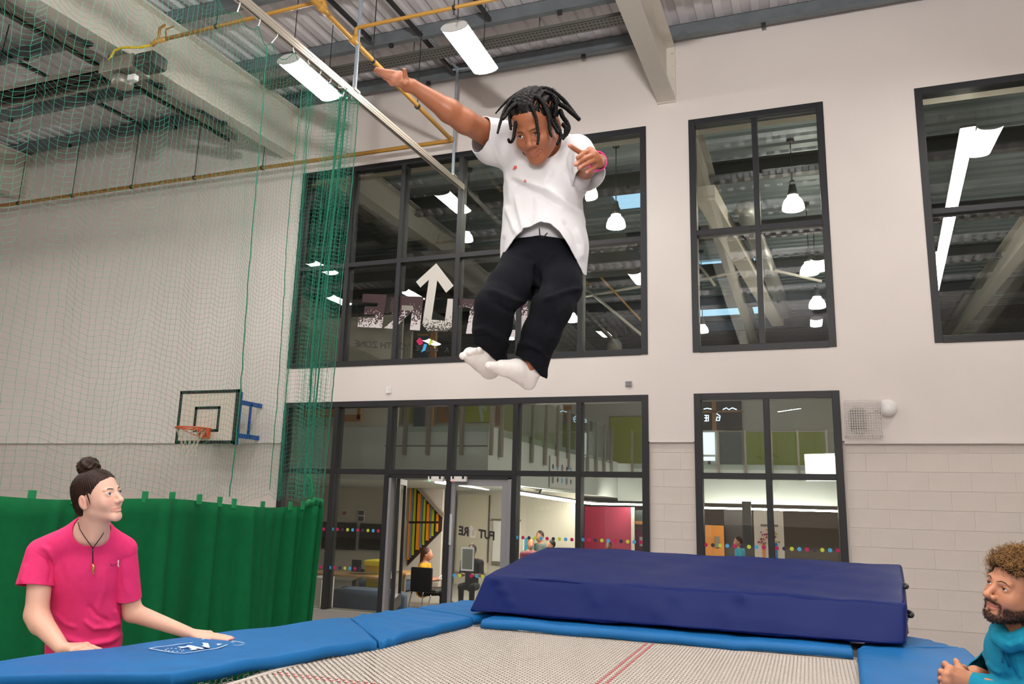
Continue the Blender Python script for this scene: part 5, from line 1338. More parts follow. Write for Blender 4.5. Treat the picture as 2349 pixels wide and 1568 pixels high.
    def eyes(s, parent, iris, gaze=(0, 1, 0)):
        mw = mat('eye_white', (226, 222, 218), 0.25, coat=0.5); mi = mat('iris_%d_%d_%d' % iris, iris, 0.2, coat=0.5); mp = mat('pupil', (10, 9, 9), 0.1, coat=1.0)
        gz = vnorm(gaze)
        for g in (-1, 1):
            c = s.p(g*0.0325, 0.0755, 0.003); r = 0.0130*s.s
            b = MB(); N = 14
            V = []; F = []
            for i in range(N+1):
                for k in range(18):
                    th = math.pi*i/N; an = 2*math.pi*k/18
                    V.append(c+r*np.array([math.sin(th)*math.cos(an), math.sin(th)*math.sin(an), math.cos(th)]))
            for i in range(N):
                for k in range(18): F.append((i*18+k, (i+1)*18+k, (i+1)*18+(k+1) % 18, i*18+(k+1) % 18))
            ball = mk('eye', V, F, mw, parent, smooth=True)
            d = vnorm(gz[0]*s.f[0]+gz[1]*s.f[1]+gz[2]*s.f[2]); a = vnorm(np.cross(d, (0.1, 0.2, 1))); e = np.cross(d, a)
            for nm, ra, lift, mm in (('iris', 0.0062, 1.006, mi), ('pupil', 0.0030, 1.012, mp)):
                pts = [c+d*r*lift*1.0]; ff = []
                rings = [0.33, 0.66, 1.0]
                for q in rings:
                    rr = ra*q*s.s
                    for k in range(20):
                        an = 2*math.pi*k/20; w_ = a*math.cos(an)*rr+e*math.sin(an)*rr
                        pts.append(c+w_+d*math.sqrt(max(r*r-rr*rr, 0))*lift)
                for k in range(20): ff.append((0, 1+k, 1+(k+1) % 20))
                for qi in range(2):
                    for k in range(20): ff.append((1+qi*20+k, 1+(qi+1)*20+k, 1+(qi+1)*20+(k+1) % 20, 1+qi*20+(k+1) % 20))
                mk(nm, pts, ff, mm, ball, smooth=True)
            la = []
            for a_ in np.linspace(-1, 1, 11):
                dx, dz = 0.0133*a_, 0.0046*s.eye*math.sqrt(max(0, 1-a_*a_))
                la.append(s.p(g*0.0325+dx, 0.0745+math.sqrt(max(0.0157**2-dx*dx-dz*dz, 0))*0.985, 0.003+dz))
            MB().tube(la, [0.0004+0.0008*(1-abs(a_)) for a_ in np.linspace(-1, 1, 11)], 5).build('eyelash', mat('lash', (26, 18, 16), 0.7), ball, smooth=True)
    def surf(s, x, z, y0=0.14, lift=0.0):
        """point on the face at local x, z: march from the front"""
        o = s.p(x, y0, z); d = -s.f[1]; ops = s.ops; t = 0.0
        lo = s.c-0.16*s.s; 
        for _ in range(60):
            P = (o+d*t)[None]; D = np.full(1, 1.0)
            for mode, k, a, b, fn in ops.l:
                if (P[0] < a-0.05).any() or (P[0] > b+0.05).any(): continue
                q = fn(P)
                if mode == 'u': hh = np.clip(0.5+0.5*(D-q)/max(k, 1e-5), 0, 1); D = D*(1-hh)+q*hh-k*hh*(1-hh)
                else: q = -q; hh = np.clip(0.5-0.5*(D-q)/max(k, 1e-5), 0, 1); D = D*(1-hh)+q*hh+k*hh*(1-hh)
            if D[0] < 0.0003: break
            t += min(D[0], 0.02)
        return o+d*(t-lift)
    def brows(s, parent, material, pts=((0.012, 0.020), (0.024, 0.026), (0.036, 0.025), (0.047, 0.018)), r=(0.0030, 0.0042, 0.0034, 0.0012)):
        for g in (-1, 1):
            P = [s.surf(g*x, z, lift=0.0004) for x, z in pts]; Q = []; Rr = []
            for i in range(len(P)-1):
                for t in (0, 0.33, 0.66): Q.append(P[i]*(1-t)+P[i+1]*t); Rr.append((r[i]*(1-t)+r[i+1]*t)*s.s)
            Q.append(P[-1]); Rr.append(r[-1]*s.s)
            MB().tube(Q, Rr, 8).build('eyebrow', material, parent, smooth=True)
    def lip_weight(s, V):
        L = s.loc(V); d = np.full(len(V), 9.0)
        for line in (s.up, s.dn):
            for a, b in zip(line[:-1], line[1:]):
                a, b = np.array(a), np.array(b); ab = b-a; t = np.clip(((L-a) @ ab)/(ab @ ab), 0, 1)
                d = np.minimum(d, np.linalg.norm(L-a-t[:, None]*ab, axis=1))
        return np.clip((0.0078*s.lips_k-d)/0.0025, 0, 1)
def hand_px(ops, wrist, palm, fingers, rad, k=0.007, pr=0.013):
    """wrist: xyz; palm: list of knuckle xyz; fingers: list of joint lists (xyz), first joint is the knuckle"""
    for kn in palm: ops.cap(wrist, kn, pr*1.1, pr, 0.008)
    for a, b in zip(palm[:-1], palm[1:]): ops.cap(a, b, pr*0.95, pr*0.95, 0.006)
    for j, r in zip(fingers, rad):
        for i in range(len(j)-1):
            t0, t1 = i/(len(j)-1), (i+1)/(len(j)-1)
            ops.cap(j[i], j[i+1], r*(1.08-0.25*t0), r*(1.08-0.25*t1), k*0.45)
def blend_cols(n, base, layers):
    c = np.tile(np.array(lin(base)), (n, 1))
    for w_, col in layers: c = c*(1-w_[:, None])+np.array(lin(col))*w_[:, None]
    return c
def helix_braid(P, r0, r1, turns):
    """three strands plaited round a path"""
    P = np.array(P, float)
    # smooth the path
    t = np.linspace(0, len(P)-1, 46); Q = np.stack([np.interp(t, range(len(P)), P[:, i]) for i in range(3)], 1)
    for _ in range(6): Q[1:-1] = 0.5*Q[1:-1]+0.25*(Q[2:]+Q[:-2])
    T = np.gradient(Q, axis=0); T /= np.linalg.norm(T, axis=1)[:, None]
    N = np.cross(T, np.array([0.3, 0.5, 0.8])); N /= np.linalg.norm(N, axis=1)[:, None]; B = np.cross(T, N)
    u = np.linspace(0, 1, len(Q)); rr = r0+(r1-r0)*u; b = MB()
    for s_ in range(3):
        ph = 2*math.pi*s_/3+2*math.pi*turns*u
        off = (rr*0.46)[:, None]*(np.cos(ph)[:, None]*N+np.sin(ph)[:, None]*B)
        b.tube(Q+off, rr*0.62, 6)
    return b

class Skin:
    """a finished surface seen from the lens: finds the depth of its front at a picture point"""
    def __init__(s, V): s.px, s.d = topix(V)
    def at(s, x, y, r=6):
        m = np.hypot(s.px[:, 0]-x, s.px[:, 1]-y) < r
        return s.d[m].min() if m.any() else float(np.median(s.d))
    def p(s, x, y, lift=0.002, r=6): return dp(x, y, s.at(x, y, r)-lift)

def join_skin(o, hc, nk, n_up, h1, h2, box=0.155):
    """fine head and coarser body cut from the same surface"""
    V1, F1 = o.mesh(h1, hc-box-0.012, hc+box+0.012); V1, F1, _ = prune(V1, F1, (((V1-nk) @ n_up) > 0.0) & (np.abs(V1-hc) < box+0.004).all(1))
    V2, F2 = o.mesh(h2); V2, F2, _ = prune(V2, F2, ~((((V2-nk) @ n_up) > 0.005) & (np.abs(V2-hc) < box-0.001).all(1)))
    return V1, F1, np.concatenate([V1, V2]), np.concatenate([F1, F2+len(V1)])

def wisps(name, starts, mat_, root, rr, seg=7, up=9, spread=9, r=0.00035):
    b = MB()
    for x, y, D in starts:
        dx, dy = rr.uniform(-spread, spread), rr.uniform(0.4, 1.0)*up; cx = rr.uniform(-4, 4)
        b.tube([dp(x+dx*t+cx*math.sin(3.1*t), y-dy*t, D) for t in np.linspace(0, 1, seg)], r, 3, cap=False)
    return b.build(name, mat_, root, kind='stuff')
# ---------------------------------------------------------------- the child in the air
m_skin_boy = mat('skin_deep', (150, 94, 66), 0.42, attr='tone', sss=0.08, spec=0.45, bump=0.03, bscale=300)
m_hair_blk = mat('hair_black', (9, 8, 8), 0.45, spec=0.16)
m_tee = mat('tee_white', (212, 212, 215), 0.8, bump=0.05, bscale=500)
m_jog = mat('joggers_navy', (15, 17, 23), 0.95, spec=0.15, var=0.12, vscale=30, bump=0.2, bscale=350)
m_sock = mat('sock_white', (226, 220, 216), 0.85, bump=0.2, bscale=260)
m_band = mat('band_pink', (236, 62, 150), 0.35)
def q2(x, y): return (1100+x/6.534, 180+y/6.534)
def q3(x, y): return (840+x/6.534, 130+y/6.534)
def build_boy():
    o = Ops()
    fr = frame(-24, -33, -5); hc = dp(1229, 294, 2.49)
    hd = Head(o, hc, fr, 0.82, nose=0.62, jaw=1.02, chin=0.8, lips=0.95, smile=1.0, mopen=1.0, brow=0.6, cheek=1.2, nosew=1.3, eye=1.15, cran=1.13)
    nk = dp(1247, 345, 2.60)
    o.cap(hd.p(0, -0.02, -0.05), nk, 0.048, 0.05, 0.02)
    ch = dp(1243, 420, 2.60); be = dp(1245, 520, 2.58); pe = dp(1242, 590, 2.56)
    o.cap(nk, ch, 0.06, 0.095, 0.03, flat=(FWD, 0.7)); o.cap(ch, be, 0.10, 0.085, 0.03, flat=(FWD, 0.7)); o.cap(be, pe, 0.085, 0.10, 0.03, flat=(FWD, 0.75))
    shR, shL = dp(1140, 318, 2.60), dp(1322, 350, 2.60)
    o.cap(nk, shR, 0.05, 0.045, 0.02); o.cap(nk, shL, 0.05, 0.045, 0.02)
    # raised arm
    el = dp(1067, 279, 2.47); wr = dp(946, 197, 2.39)
    o.cap(shR, el, 0.043, 0.035, 0.015); o.cap(el, dp(1030, 254, 2.44), 0.035, 0.0365, 0.02); o.cap(dp(1030, 254, 2.44), wr, 0.0362, 0.0195, 0.012)
    H = lambda pts, D0, D1: [dp(*q3(*p), D0+(D1-D0)*i/(len(pts)-1)) for i, p in enumerate(pts)]
    palm = [dp(*q3(505, 262), 2.37), dp(*q3(455, 302), 2.365), dp(*q3(415, 345), 2.37), dp(*q3(385, 388), 2.38)]
    fing = [H([(505, 262), (390, 228), (270, 210), (158, 180)], 2.37, 2.33), H([(455, 302), (335, 268), (230, 232), (140, 205)], 2.365, 2.335), H([(415, 345), (325, 305), (250, 272), (175, 245)], 2.37, 2.345), H([(385, 388), (325, 350), (275, 318), (225, 290)], 2.38, 2.36),
            H([(668, 440), (618, 370), (585, 280), (572, 195)], 2.385, 2.35)]
    hand_px(o, wr, palm, fing, [0.0066, 0.0068, 0.0064, 0.0056, 0.0076], k=0.004, pr=0.0098)
    o.cap(dp(*q3(655, 455), 2.385), dp(*q3(590, 400), 2.365), 0.0145, 0.010, 0.008)
    o.cap(wr, dp(*q3(590, 470), 2.385), 0.0175, 0.012, 0.010)
    # other arm reaching to the lens
    elL = dp(1344, 389, 2.52); wL = dp(1375, 369, 2.31)
    o.cap(shL, elL, 0.040, 0.029, 0.015); o.cap(elL, wL, 0.028, 0.0205, 0.01)
    H2 = lambda pts, D0, D1: [dp(*q2(*p), D0+(D1-D0)*i/(len(pts)-1)) for i, p in enumerate(pts)]
    palm = [dp(*q2(1655, 1085), 2.255), dp(*q2(1720, 1140), 2.245), dp(*q2(1765, 1205), 2.25), dp(*q2(1795, 1275), 2.265)]
    fing = [H2([(1655, 1085), (1570, 1110), (1520, 1150), (1470, 1185)], 2.255, 2.20), H2([(1720, 1140), (1590, 1190), (1500, 1240), (1440, 1290)], 2.245, 2.19), H2([(1765, 1205), (1640, 1260), (1560, 1300), (1490, 1345)], 2.25, 2.20), H2([(1795, 1275), (1720, 1330), (1660, 1370), (1605, 1405)], 2.265, 2.225),
            H2([(1640, 1100), (1530, 1120), (1430, 1060), (1352, 1003)], 2.275, 2.24)]
    hand_px(o, wL, palm, fing, [0.0072, 0.0074, 0.0070, 0.0060, 0.0078], k=0.004, pr=0.0115)
    # legs under the cloth
    kR, kL = dp(1130, 690, 2.36), dp(1280, 700, 2.38); aR, aL = dp(1118, 815, 2.44), dp(1208, 850, 2.40)
    hR, hL = dp(1205, 585, 2.56), dp(1288, 590, 2.56)
    for h_, k_, a_ in ((hR, kR, aR), (hL, kL, aL)): o.cap(pe, h_, 0.06, 0.055, 0.02); o.cap(h_, k_, 0.05, 0.035, 0.02); o.cap(k_, a_, 0.035, 0.022, 0.02)
    root = empty('person', dp(1242, 590, 2.56), 'child with braids in a white tee shirt leaping above the trampoline', 'person')
    # head at fine resolution, the rest a little coarser, as one skin
    cut = nk-0.0*UPV; n_up = vnorm(hd.p(0, 0, 0.05)-nk)
    V1, F1, V, F = join_skin(o, hc, nk, n_up, 0.0022, 0.0034)
    lw = hd.lip_weight(V)
    px, dd = topix(V)
    palmw = np.clip((26-np.hypot(px[:, 0]-895, px[:, 1]-178)*0.6)/14, 0, 1)*0.55
    tips = np.zeros(len(V))
    for fx in ((1306, 334), (1322, 377), (1328, 386), (1345, 397)): tips = np.maximum(tips, np.clip((9-np.hypot(px[:, 0]-fx[0], px[:, 1]-fx[1]))/5, 0, 1)*(dd < 2.35))
    L = hd.loc(V)
    cols = blend_cols(len(V), (158, 98, 68), [(lw*0.6, (178, 100, 90)), (palmw, (214, 150, 124)), (tips*0.5, (214, 150, 130))])
    body = mk('body', V, F, m_skin_boy, root, smooth=True, cols=cols)
    hd.eyes(root, (40, 24, 16), gaze=(0.05, 1, 0.12)); hd.brows(root, mat('brow_black', (44, 28, 20), 0.8), pts=((0.012, 0.0185), (0.024, 0.0225), (0.036, 0.0215), (0.045, 0.017)), r=(0.0011, 0.0016, 0.0014, 0.0006))
    tb = [hd.p(x, 0.0870, -0.0692+0.0009*abs(x)/0.01) for x in (-0.012, -0.006, 0, 0.006, 0.012)]
    MB().tube(tb, 0.0019, 6).build('teeth', mat('teeth', (226, 218, 208), 0.3), root, smooth=True)
    # hair: close cap of hair on the scalp, then the plaits
    hp = Ops(); hp.ell(hd.p(0, -0.022, 0.053), np.array((0.0895, 0.1105, 0.0955))*0.82, fr, 0.01)
    Vh, Fh = hp.mesh(0.0032); Lh = hd.loc(Vh)
    hl = np.interp(Lh[:, 2], [-0.1, -0.05, -0.03, 0.015, 0.055, 0.083, 0.092, 0.2], [-0.07, -0.045, -0.035, 0.012, 0.050, 0.066, 0.2, 0.3])
    Vh, Fh = clip(Vh, Fh, Lh[:, 1]-hl)
    Nh = vert_normals(Vh, Fh); rs = np.random.RandomState(2)
    Lh = hd.loc(Vh); Vh = Vh+Nh*((0.0026*np.sin(Lh[:, 0]*300+Lh[:, 2]*60)+0.0014*np.sin(Lh[:, 1]*420+Lh[:, 0]*200))*np.clip((0.062-Lh[:, 1])/0.02, 0, 1)+rs.randn(len(Vh))*0.0005)[:, None]
    mk('hair', Vh, Fh, m_hair_blk, root, smooth=True, solid=0.004)
    braids = [
        ([(640, 190), (560, 230), (420, 330), (330, 420), (240, 525)], 2.50, 2.48, 0.0085, 0.003), ([(590, 250), (480, 320), (400, 430), (340, 560), (295, 720), (270, 820)], 2.46, 2.40, 0.0095, 0.0045),
        ([(640, 360), (540, 390), (450, 460), (390, 560), (350, 610)], 2.43, 2.39, 0.0095, 0.006), ([(480, 470), (450, 560), (460, 680), (470, 765)], 2.46, 2.43, 0.008, 0.005),
        ([(545, 640), (525, 800), (512, 890), (480, 955), (445, 950), (432, 905)], 2.43, 2.40, 0.0075, 0.005), ([(760, 380), (810, 480), (850, 600), (866, 720), (885, 830), (882, 920), (868, 985)], 2.395, 2.365, 0.0082, 0.0045),
        ([(830, 260), (920, 320), (980, 420), (1020, 530), (1045, 640), (1046, 760), (1080, 875)], 2.405, 2.385, 0.0095, 0.005), ([(950, 330), (1020, 470), (1062, 600), (1120, 720), (1190, 825)], 2.42, 2.42, 0.0085, 0.006),
        ([(1110, 600), (1150, 680), (1200, 770), (1225, 860), (1200, 930), (1160, 990)], 2.44, 2.42, 0.0098, 0.0055), ([(1205, 470), (1250, 580), (1312, 660), (1345, 740), (1310, 830), (1250, 895)], 2.49, 2.47, 0.0098, 0.007),
        ([(1250, 680), (1300, 740), (1290, 820), (1245, 905)], 2.47, 2.46, 0.009, 0.007), ([(905, 150), (1020, 150), (1140, 220), (1260, 320), (1340, 420), (1420, 520), (1500, 625)], 2.46, 2.50, 0.0098, 0.007),
        ([(1180, 370), (1290, 430), (1380, 510), (1450, 570), (1495, 615)], 2.46, 2.46, 0.0098, 0.008), ([(1110, 260), (1150, 380), (1147, 480), (1112, 575)], 2.43, 2.43, 0.008, 0.007),
        ([(980, 200), (1080, 240), (1160, 300), (1190, 380)], 2.44, 2.455, 0.0085, 0.008), ([(900, 170), (820, 200), (740, 260), (690, 320)], 2.44, 2.42, 0.008, 0.007), ([(700, 200), (640, 260), (590, 330), (520, 400)], 2.45, 2.43, 0.0085, 0.008)]
    for pts, d0, d1, r0, r1 in braids:
        P = [dp(*q2(*p), d0+(d1-d0)*i/(len(pts)-1)) for i, p in enumerate(pts)]
        L_ = sum(np.linalg.norm(P[i+1]-P[i]) for i in range(len(P)-1))
        helix_braid(P, r0*0.82, r1*0.82, L_/0.019).build('braid', m_hair_blk, root, smooth=True)
    m_part = mat('scalp_parting', (128, 70, 44), 0.5)
    for pts, d in (([(690, 330), (760, 318), (830, 322)], 2.407), ([(690, 330), (670, 440)], 2.405), ([(855, 330), (815, 410)], 2.402), ([(1000, 360), (1045, 430), (1065, 340)], 2.415)):
        MB().tube([dp(*q2(*p), d) for p in pts], 0.0016, 5).build('parting', m_part, root)
    rr = random.Random(3); wisps('flyaway_hair', [(*q2(700+rr.random()*450, 175+rr.random()*40), 2.46) for _ in range(90)], m_hair_blk, root, rr, up=9, spread=7)
    # ---- tee shirt
    t = Ops()
    t.cap(dp(1243, 350, 2.60), dp(1245, 430, 2.60), 0.085, 0.118, 0.03, flat=(FWD, 0.72)); t.cap(dp(1245, 430, 2.60), dp(1246, 520, 2.58), 0.122, 0.118, 0.03, flat=(FWD, 0.72))
    t.cap(dp(1246, 510, 2.58), dp(1248, 560, 2.57), 0.128, 0.132, 0.03, flat=(FWD, 0.85)); t.cap(dp(1250, 575, 2.56), dp(1243, 660, 2.55), 0.138, 0.142, 0.03, flat=(FWD, 0.95))
    t.cap(dp(1200, 330, 2.60), dp(1140, 322, 2.59), 0.062, 0.066, 0.03); t.cap(dp(1140, 320, 2.59), dp(1090, 300, 2.52), 0.060, 0.055, 0.02)
    t.cap(dp(1190, 350, 2.60), dp(1128, 338, 2.57), 0.058, 0.056, 0.03)
    t.cap(dp(1285, 350, 2.60), dp(1322, 356, 2.60), 0.062, 0.062, 0.03); t.cap(dp(1310, 370, 2.61), dp(1318, 410, 2.60), 0.055, 0.055, 0.03)
    V, F = t.mesh(0.0045)
    px, dd = topix(V); x, y = px[:, 0], px[:, 1]
    V0 = V.copy()
    hem_x = [1100, 1143, 1150, 1180, 1210, 1240, 1262, 1285, 1305, 1325, 1340, 1400]; hem_y = [600, 602, 590, 545, 519, 508, 512, 532, 562, 600, 630, 640]
    back = dd > 2.60
    g = np.where(back, y-np.interp(x, [1140, 1240, 1345], [600, 590, 632]), y-np.interp(x, hem_x, hem_y))*0.0014
    V, F = clip(V, F, g)
    sa, sb = dp(1104, 306, 2.545), dp(1160, 328, 2.6); ax = vnorm(sa-sb); V, F = clip(V, F, ((V-sa) @ ax)-0.004)
    la, lb = dp(1352, 404, 2.53), dp(1322, 356, 2.60); q = Ops(); q.cap(shL, dp(1358, 420, 2.50), 0.060, 0.056, 0.02); sv, sf = q.mesh(0.004); sv, sf = clip(sv, sf, ((sv-la) @ vnorm(la-lb))-0.012); sv = laplace(sv, sf, 2)
    V, F = clip(V, F, np.where(((V-dp(1240, 372, 2.50)) @ UPV) > -0.03, 0.072-np.linalg.norm(V-dp(1238, 326, 2.56), axis=1), -1.0))
    V = laplace(V, F, 2); F = np.concatenate([F, sf+len(V)]); V = np.concatenate([V, sv])
    folds = [([(1170, 400), (1200, 415), (1240, 432), (1270, 448), (1300, 470), (1325, 490), (1345, 520)], 7, 0.013), ([(1165, 412), (1205, 428), (1245, 447), (1290, 478)], 8, -0.010),
             ([(1180, 430), (1190, 480), (1200, 520), (1210, 540)], 6, 0.008), ([(1160, 470), (1175, 510), (1185, 540)], 6, 0.008), ([(1215, 430), (1220, 480), (1212, 530)], 8, -0.006),
             ([(1150, 380), (1170, 420), (1172, 470)], 8, 0.006), ([(1300, 395), (1318, 440), (1330, 480)], 7, 0.007), ([(1110, 300), (1135, 340), (1152, 385)], 6, 0.006), ([(1312, 340), (1305, 390), (1318, 430)], 6, -0.006),
             ([(1260, 385), (1250, 420), (1255, 450)], 8, 0.005), ([(1320, 520), (1335, 560), (1332, 600)], 7, 0.008), ([(1290, 505), (1315, 530), (1330, 570)], 6, -0.006), ([(1155, 540), (1150, 570), (1150, 595)], 5, -0.005)]
    V = fold(V, F, folds)
    mk('tee_shirt', V, F, m_tee, root, smooth=True, solid=0.0035)
    hem_pts = []
    for xx in np.linspace(1152, 1334, 40):
        yy = np.interp(xx, hem_x, hem_y)
    for c, s_ in (((1181, 385), 0.006), ((1203, 415), 0.004), ((1178, 389), 0.003)):
        a = dp(c[0], c[1], 2.46); px0, d0 = topix(V); i = np.argmin(np.hypot(px0[:, 0]-c[0], px0[:, 1]-c[1])+np.where(d0 > 2.58, 1e3, 0)); 
        pp = V[i]; MB().ell if False else None
        b = MB(); b.lathe([(s_*1.0, 0), (s_*0.8, -0.002), (0.0, -0.003)], pp+(-FWD)*0.003, 8, axis=1); b.build('paint_mark', mat('paint_red', (214, 84, 66), 0.7), root)
    # inner white layer above the waistband
    inn = Ops(); inn.cap(dp(1245, 520, 2.58), dp(1243, 575, 2.56), 0.094, 0.103, 0.02, flat=(FWD, 0.82)); Vi, Fi = inn.mesh(0.006); pxi, _ = topix(Vi)
    Vi, Fi, _ = prune(Vi, Fi, (pxi[:, 1] > 498) & (pxi[:, 1] < 556)); mk('under_shirt', Vi, Fi, m_tee, root, smooth=True, solid=0.003)
    # ---- joggers
    j = Ops()
    j.cap(dp(1243, 578, 2.56), dp(1240, 612, 2.55), 0.110, 0.114, 0.03, flat=(FWD, 0.84))
    j.cap(dp(1204, 600, 2.55), dp(1167, 660, 2.42), 0.076, 0.063, 0.02); j.cap(dp(1165, 660, 2.42), dp(1133, 700, 2.35), 0.062, 0.056, 0.025)
    j.cap(dp(1137, 700, 2.35), dp(1130, 745, 2.38), 0.058, 0.0565, 0.02); j.cap(dp(1130, 745, 2.38), dp(1125, 795, 2.42), 0.0565, 0.050, 0.02); j.cap(dp(1122, 775, 2.41), dp(1135, 825, 2.46), 0.05, 0.040, 0.015)
    j.cap(dp(1286, 606, 2.55), dp(1284, 660, 2.45), 0.074, 0.066, 0.02); j.cap(dp(1284, 660, 2.45), dp(1266, 705, 2.39), 0.066, 0.060, 0.02)
    j.cap(dp(1266, 705, 2.39), dp(1242, 765, 2.39), 0.059, 0.054, 0.02); j.cap(dp(1240, 765, 2.39), dp(1222, 822, 2.41), 0.056, 0.050, 0.02); j.cap(dp(1222, 815, 2.41), dp(1231, 858, 2.45), 0.05, 0.035, 0.015)
    V, F = j.mesh(0.0045); px, dd = topix(V); x, y = px[:, 0], px[:, 1]
    V, F = clip(V, F, (np.interp(x, [1140, 1190, 1240, 1290, 1345], [560, 545, 539, 546, 566])-y)*0.0014)
    px, dd = topix(V); x, y = px[:, 0], px[:, 1]; lft = (x < 1172) & (y > 740)
    V, F = clip(V, F, np.where(lft, y-np.interp(x, [1075, 1085, 1110, 1140, 1168], [790, 788, 800, 828, 836]), -10)*0.0014)
    px, dd = topix(V); x, y = px[:, 0], px[:, 1]; lft = (x < 1172) & (y > 740)
    V, F = clip(V, F, np.where(~lft & (y > 770), y-np.interp(x, [1170, 1185, 1215, 1240, 1262], [818, 815, 832, 862, 872]), -10)*0.0014)
    V = laplace(V, F, 1)
    folds = [([(1080, 760), (1110, 752), (1150, 772), (1172, 800)], 6, 0.009), ([(1085, 775), (1115, 766), (1150, 790)], 5, -0.006), ([(1185, 795), (1210, 785), (1240, 800), (1258, 830)], 6, 0.009), ([(1185, 806), (1215, 798), (1240, 818)], 5, -0.006),
             ([(1110, 665), (1140, 672), (1180, 690), (1210, 690)], 7, 0.008), ([(1130, 690), (1170, 715), (1190, 712)], 6, -0.006), ([(1240, 690), (1270, 680), (1310, 665), (1338, 660)], 6, 0.009), ([(1225, 605), (1235, 640), (1222, 680)], 6, -0.014),
             ([(1200, 575), (1220, 600), (1232, 630)], 5, 0.007), ([(1275, 575), (1255, 600), (1240, 625)], 5, 0.006), ([(1160, 575), (1200, 590), (1230, 600)], 6, -0.005), ([(1290, 700), (1275, 745), (1262, 790)], 7, 0.006), ([(1255, 730), (1245, 770), (1240, 800)], 6, -0.004)]
    V = fold(V, F, folds); mk('joggers', V, F, m_jog, root, smooth=True, solid=0.0035)
    for pts in ([(1239, 545), (1238, 534), (1237, 523)], [(1242, 546), (1250, 540), (1256, 534)], [(1243, 546), (1248, 542), (1252, 541)]):
        MB().tube([dp(a, c, 2.448-0.0) for a, c in pts], 0.0020, 6).build('drawstring', mat('cord_black', (14, 14, 16), 0.7), root, smooth=True)
    # ---- socks
    def sock(pts, rads, toes, sole):
        s_ = Ops()
        for (a, b), (ra, rb) in zip(zip(pts[:-1], pts[1:]), zip(rads[:-1], rads[1:])): s_.cap(a, b, ra, rb, 0.012)
        for a, b, r in toes: s_.cap(a, b, r, r*0.92, 0.005)
        for a, b, ra, rb in sole: s_.cap(a, b, ra, rb, 0.014)
        V, F = s_.mesh(0.003); mk('sock', V, F, m_sock, root, smooth=True)
    D0 = 2.36
    sock([dp(1128, 822, 2.45), dp(1126, 838, 2.43), dp(1103, 822, 2.39), dp(1078, 812, 2.355)], [0.034, 0.033, 0.027, 0.021], [(dp(1080, 812, 2.352), dp(1062, 816, 2.335), 0.0125), (dp(1088, 808, 2.35), dp(1076, 808, 2.33), 0.010), (dp(1096, 806, 2.352), dp(1088, 803, 2.335), 0.009), (dp(1103, 806, 2.36), dp(1099, 801, 2.345), 0.0085)],
         [(dp(1122, 850, 2.43), dp(1105, 836, 2.40), 0.026, 0.022), (dp(1105, 836, 2.40), dp(1080, 820, 2.36), 0.022, 0.019)])
    sock([dp(1225, 838, 2.44), dp(1212, 850, 2.42), dp(1185, 845, 2.385), dp(1150, 840, 2.35)], [0.034, 0.036, 0.028, 0.020], [(dp(1150, 840, 2.348), dp(1122, 838, 2.325), 0.0135), (dp(1155, 847, 2.352), dp(1132, 846, 2.335), 0.010), (dp(1160, 851, 2.358), dp(1140, 851, 2.343), 0.009), (dp(1165, 854, 2.365), dp(1150, 855, 2.353), 0.0085)],
         [(dp(1212, 876, 2.43), dp(1190, 860, 2.40), 0.025, 0.022), (dp(1190, 860, 2.40), dp(1155, 848, 2.36), 0.021, 0.017)])
    # wrist band
    ax = vnorm(wL-elL); a = vnorm(np.cross(ax, UPV)); e = np.cross(ax, a); c0 = dp(1369, 370, 2.325)
    ax = vnorm(-FWD*0.9+RGT*0.35); a = vnorm(np.cross(ax, UPV)); e = np.cross(ax, a)
    V = []; F = []; n = 40
    for k in range(n):
        an = 2*math.pi*k/n; rd = math.cos(an)*a+math.sin(an)*e
        for (dr, dx) in ((0.0, -0.009), (0.004, -0.009), (0.004, 0.009), (0.0, 0.009)): V.append(c0+rd*(0.0255+dr)+ax*dx)
    for k in range(n):
        k2 = (k+1) % n
        for i in range(4): F.append((k*4+i, k2*4+i, k2*4+(i+1) % 4, k*4+(i+1) % 4))
    mk('wristband', V, F, m_band, root, smooth=False)
    return root
boy = build_boy()
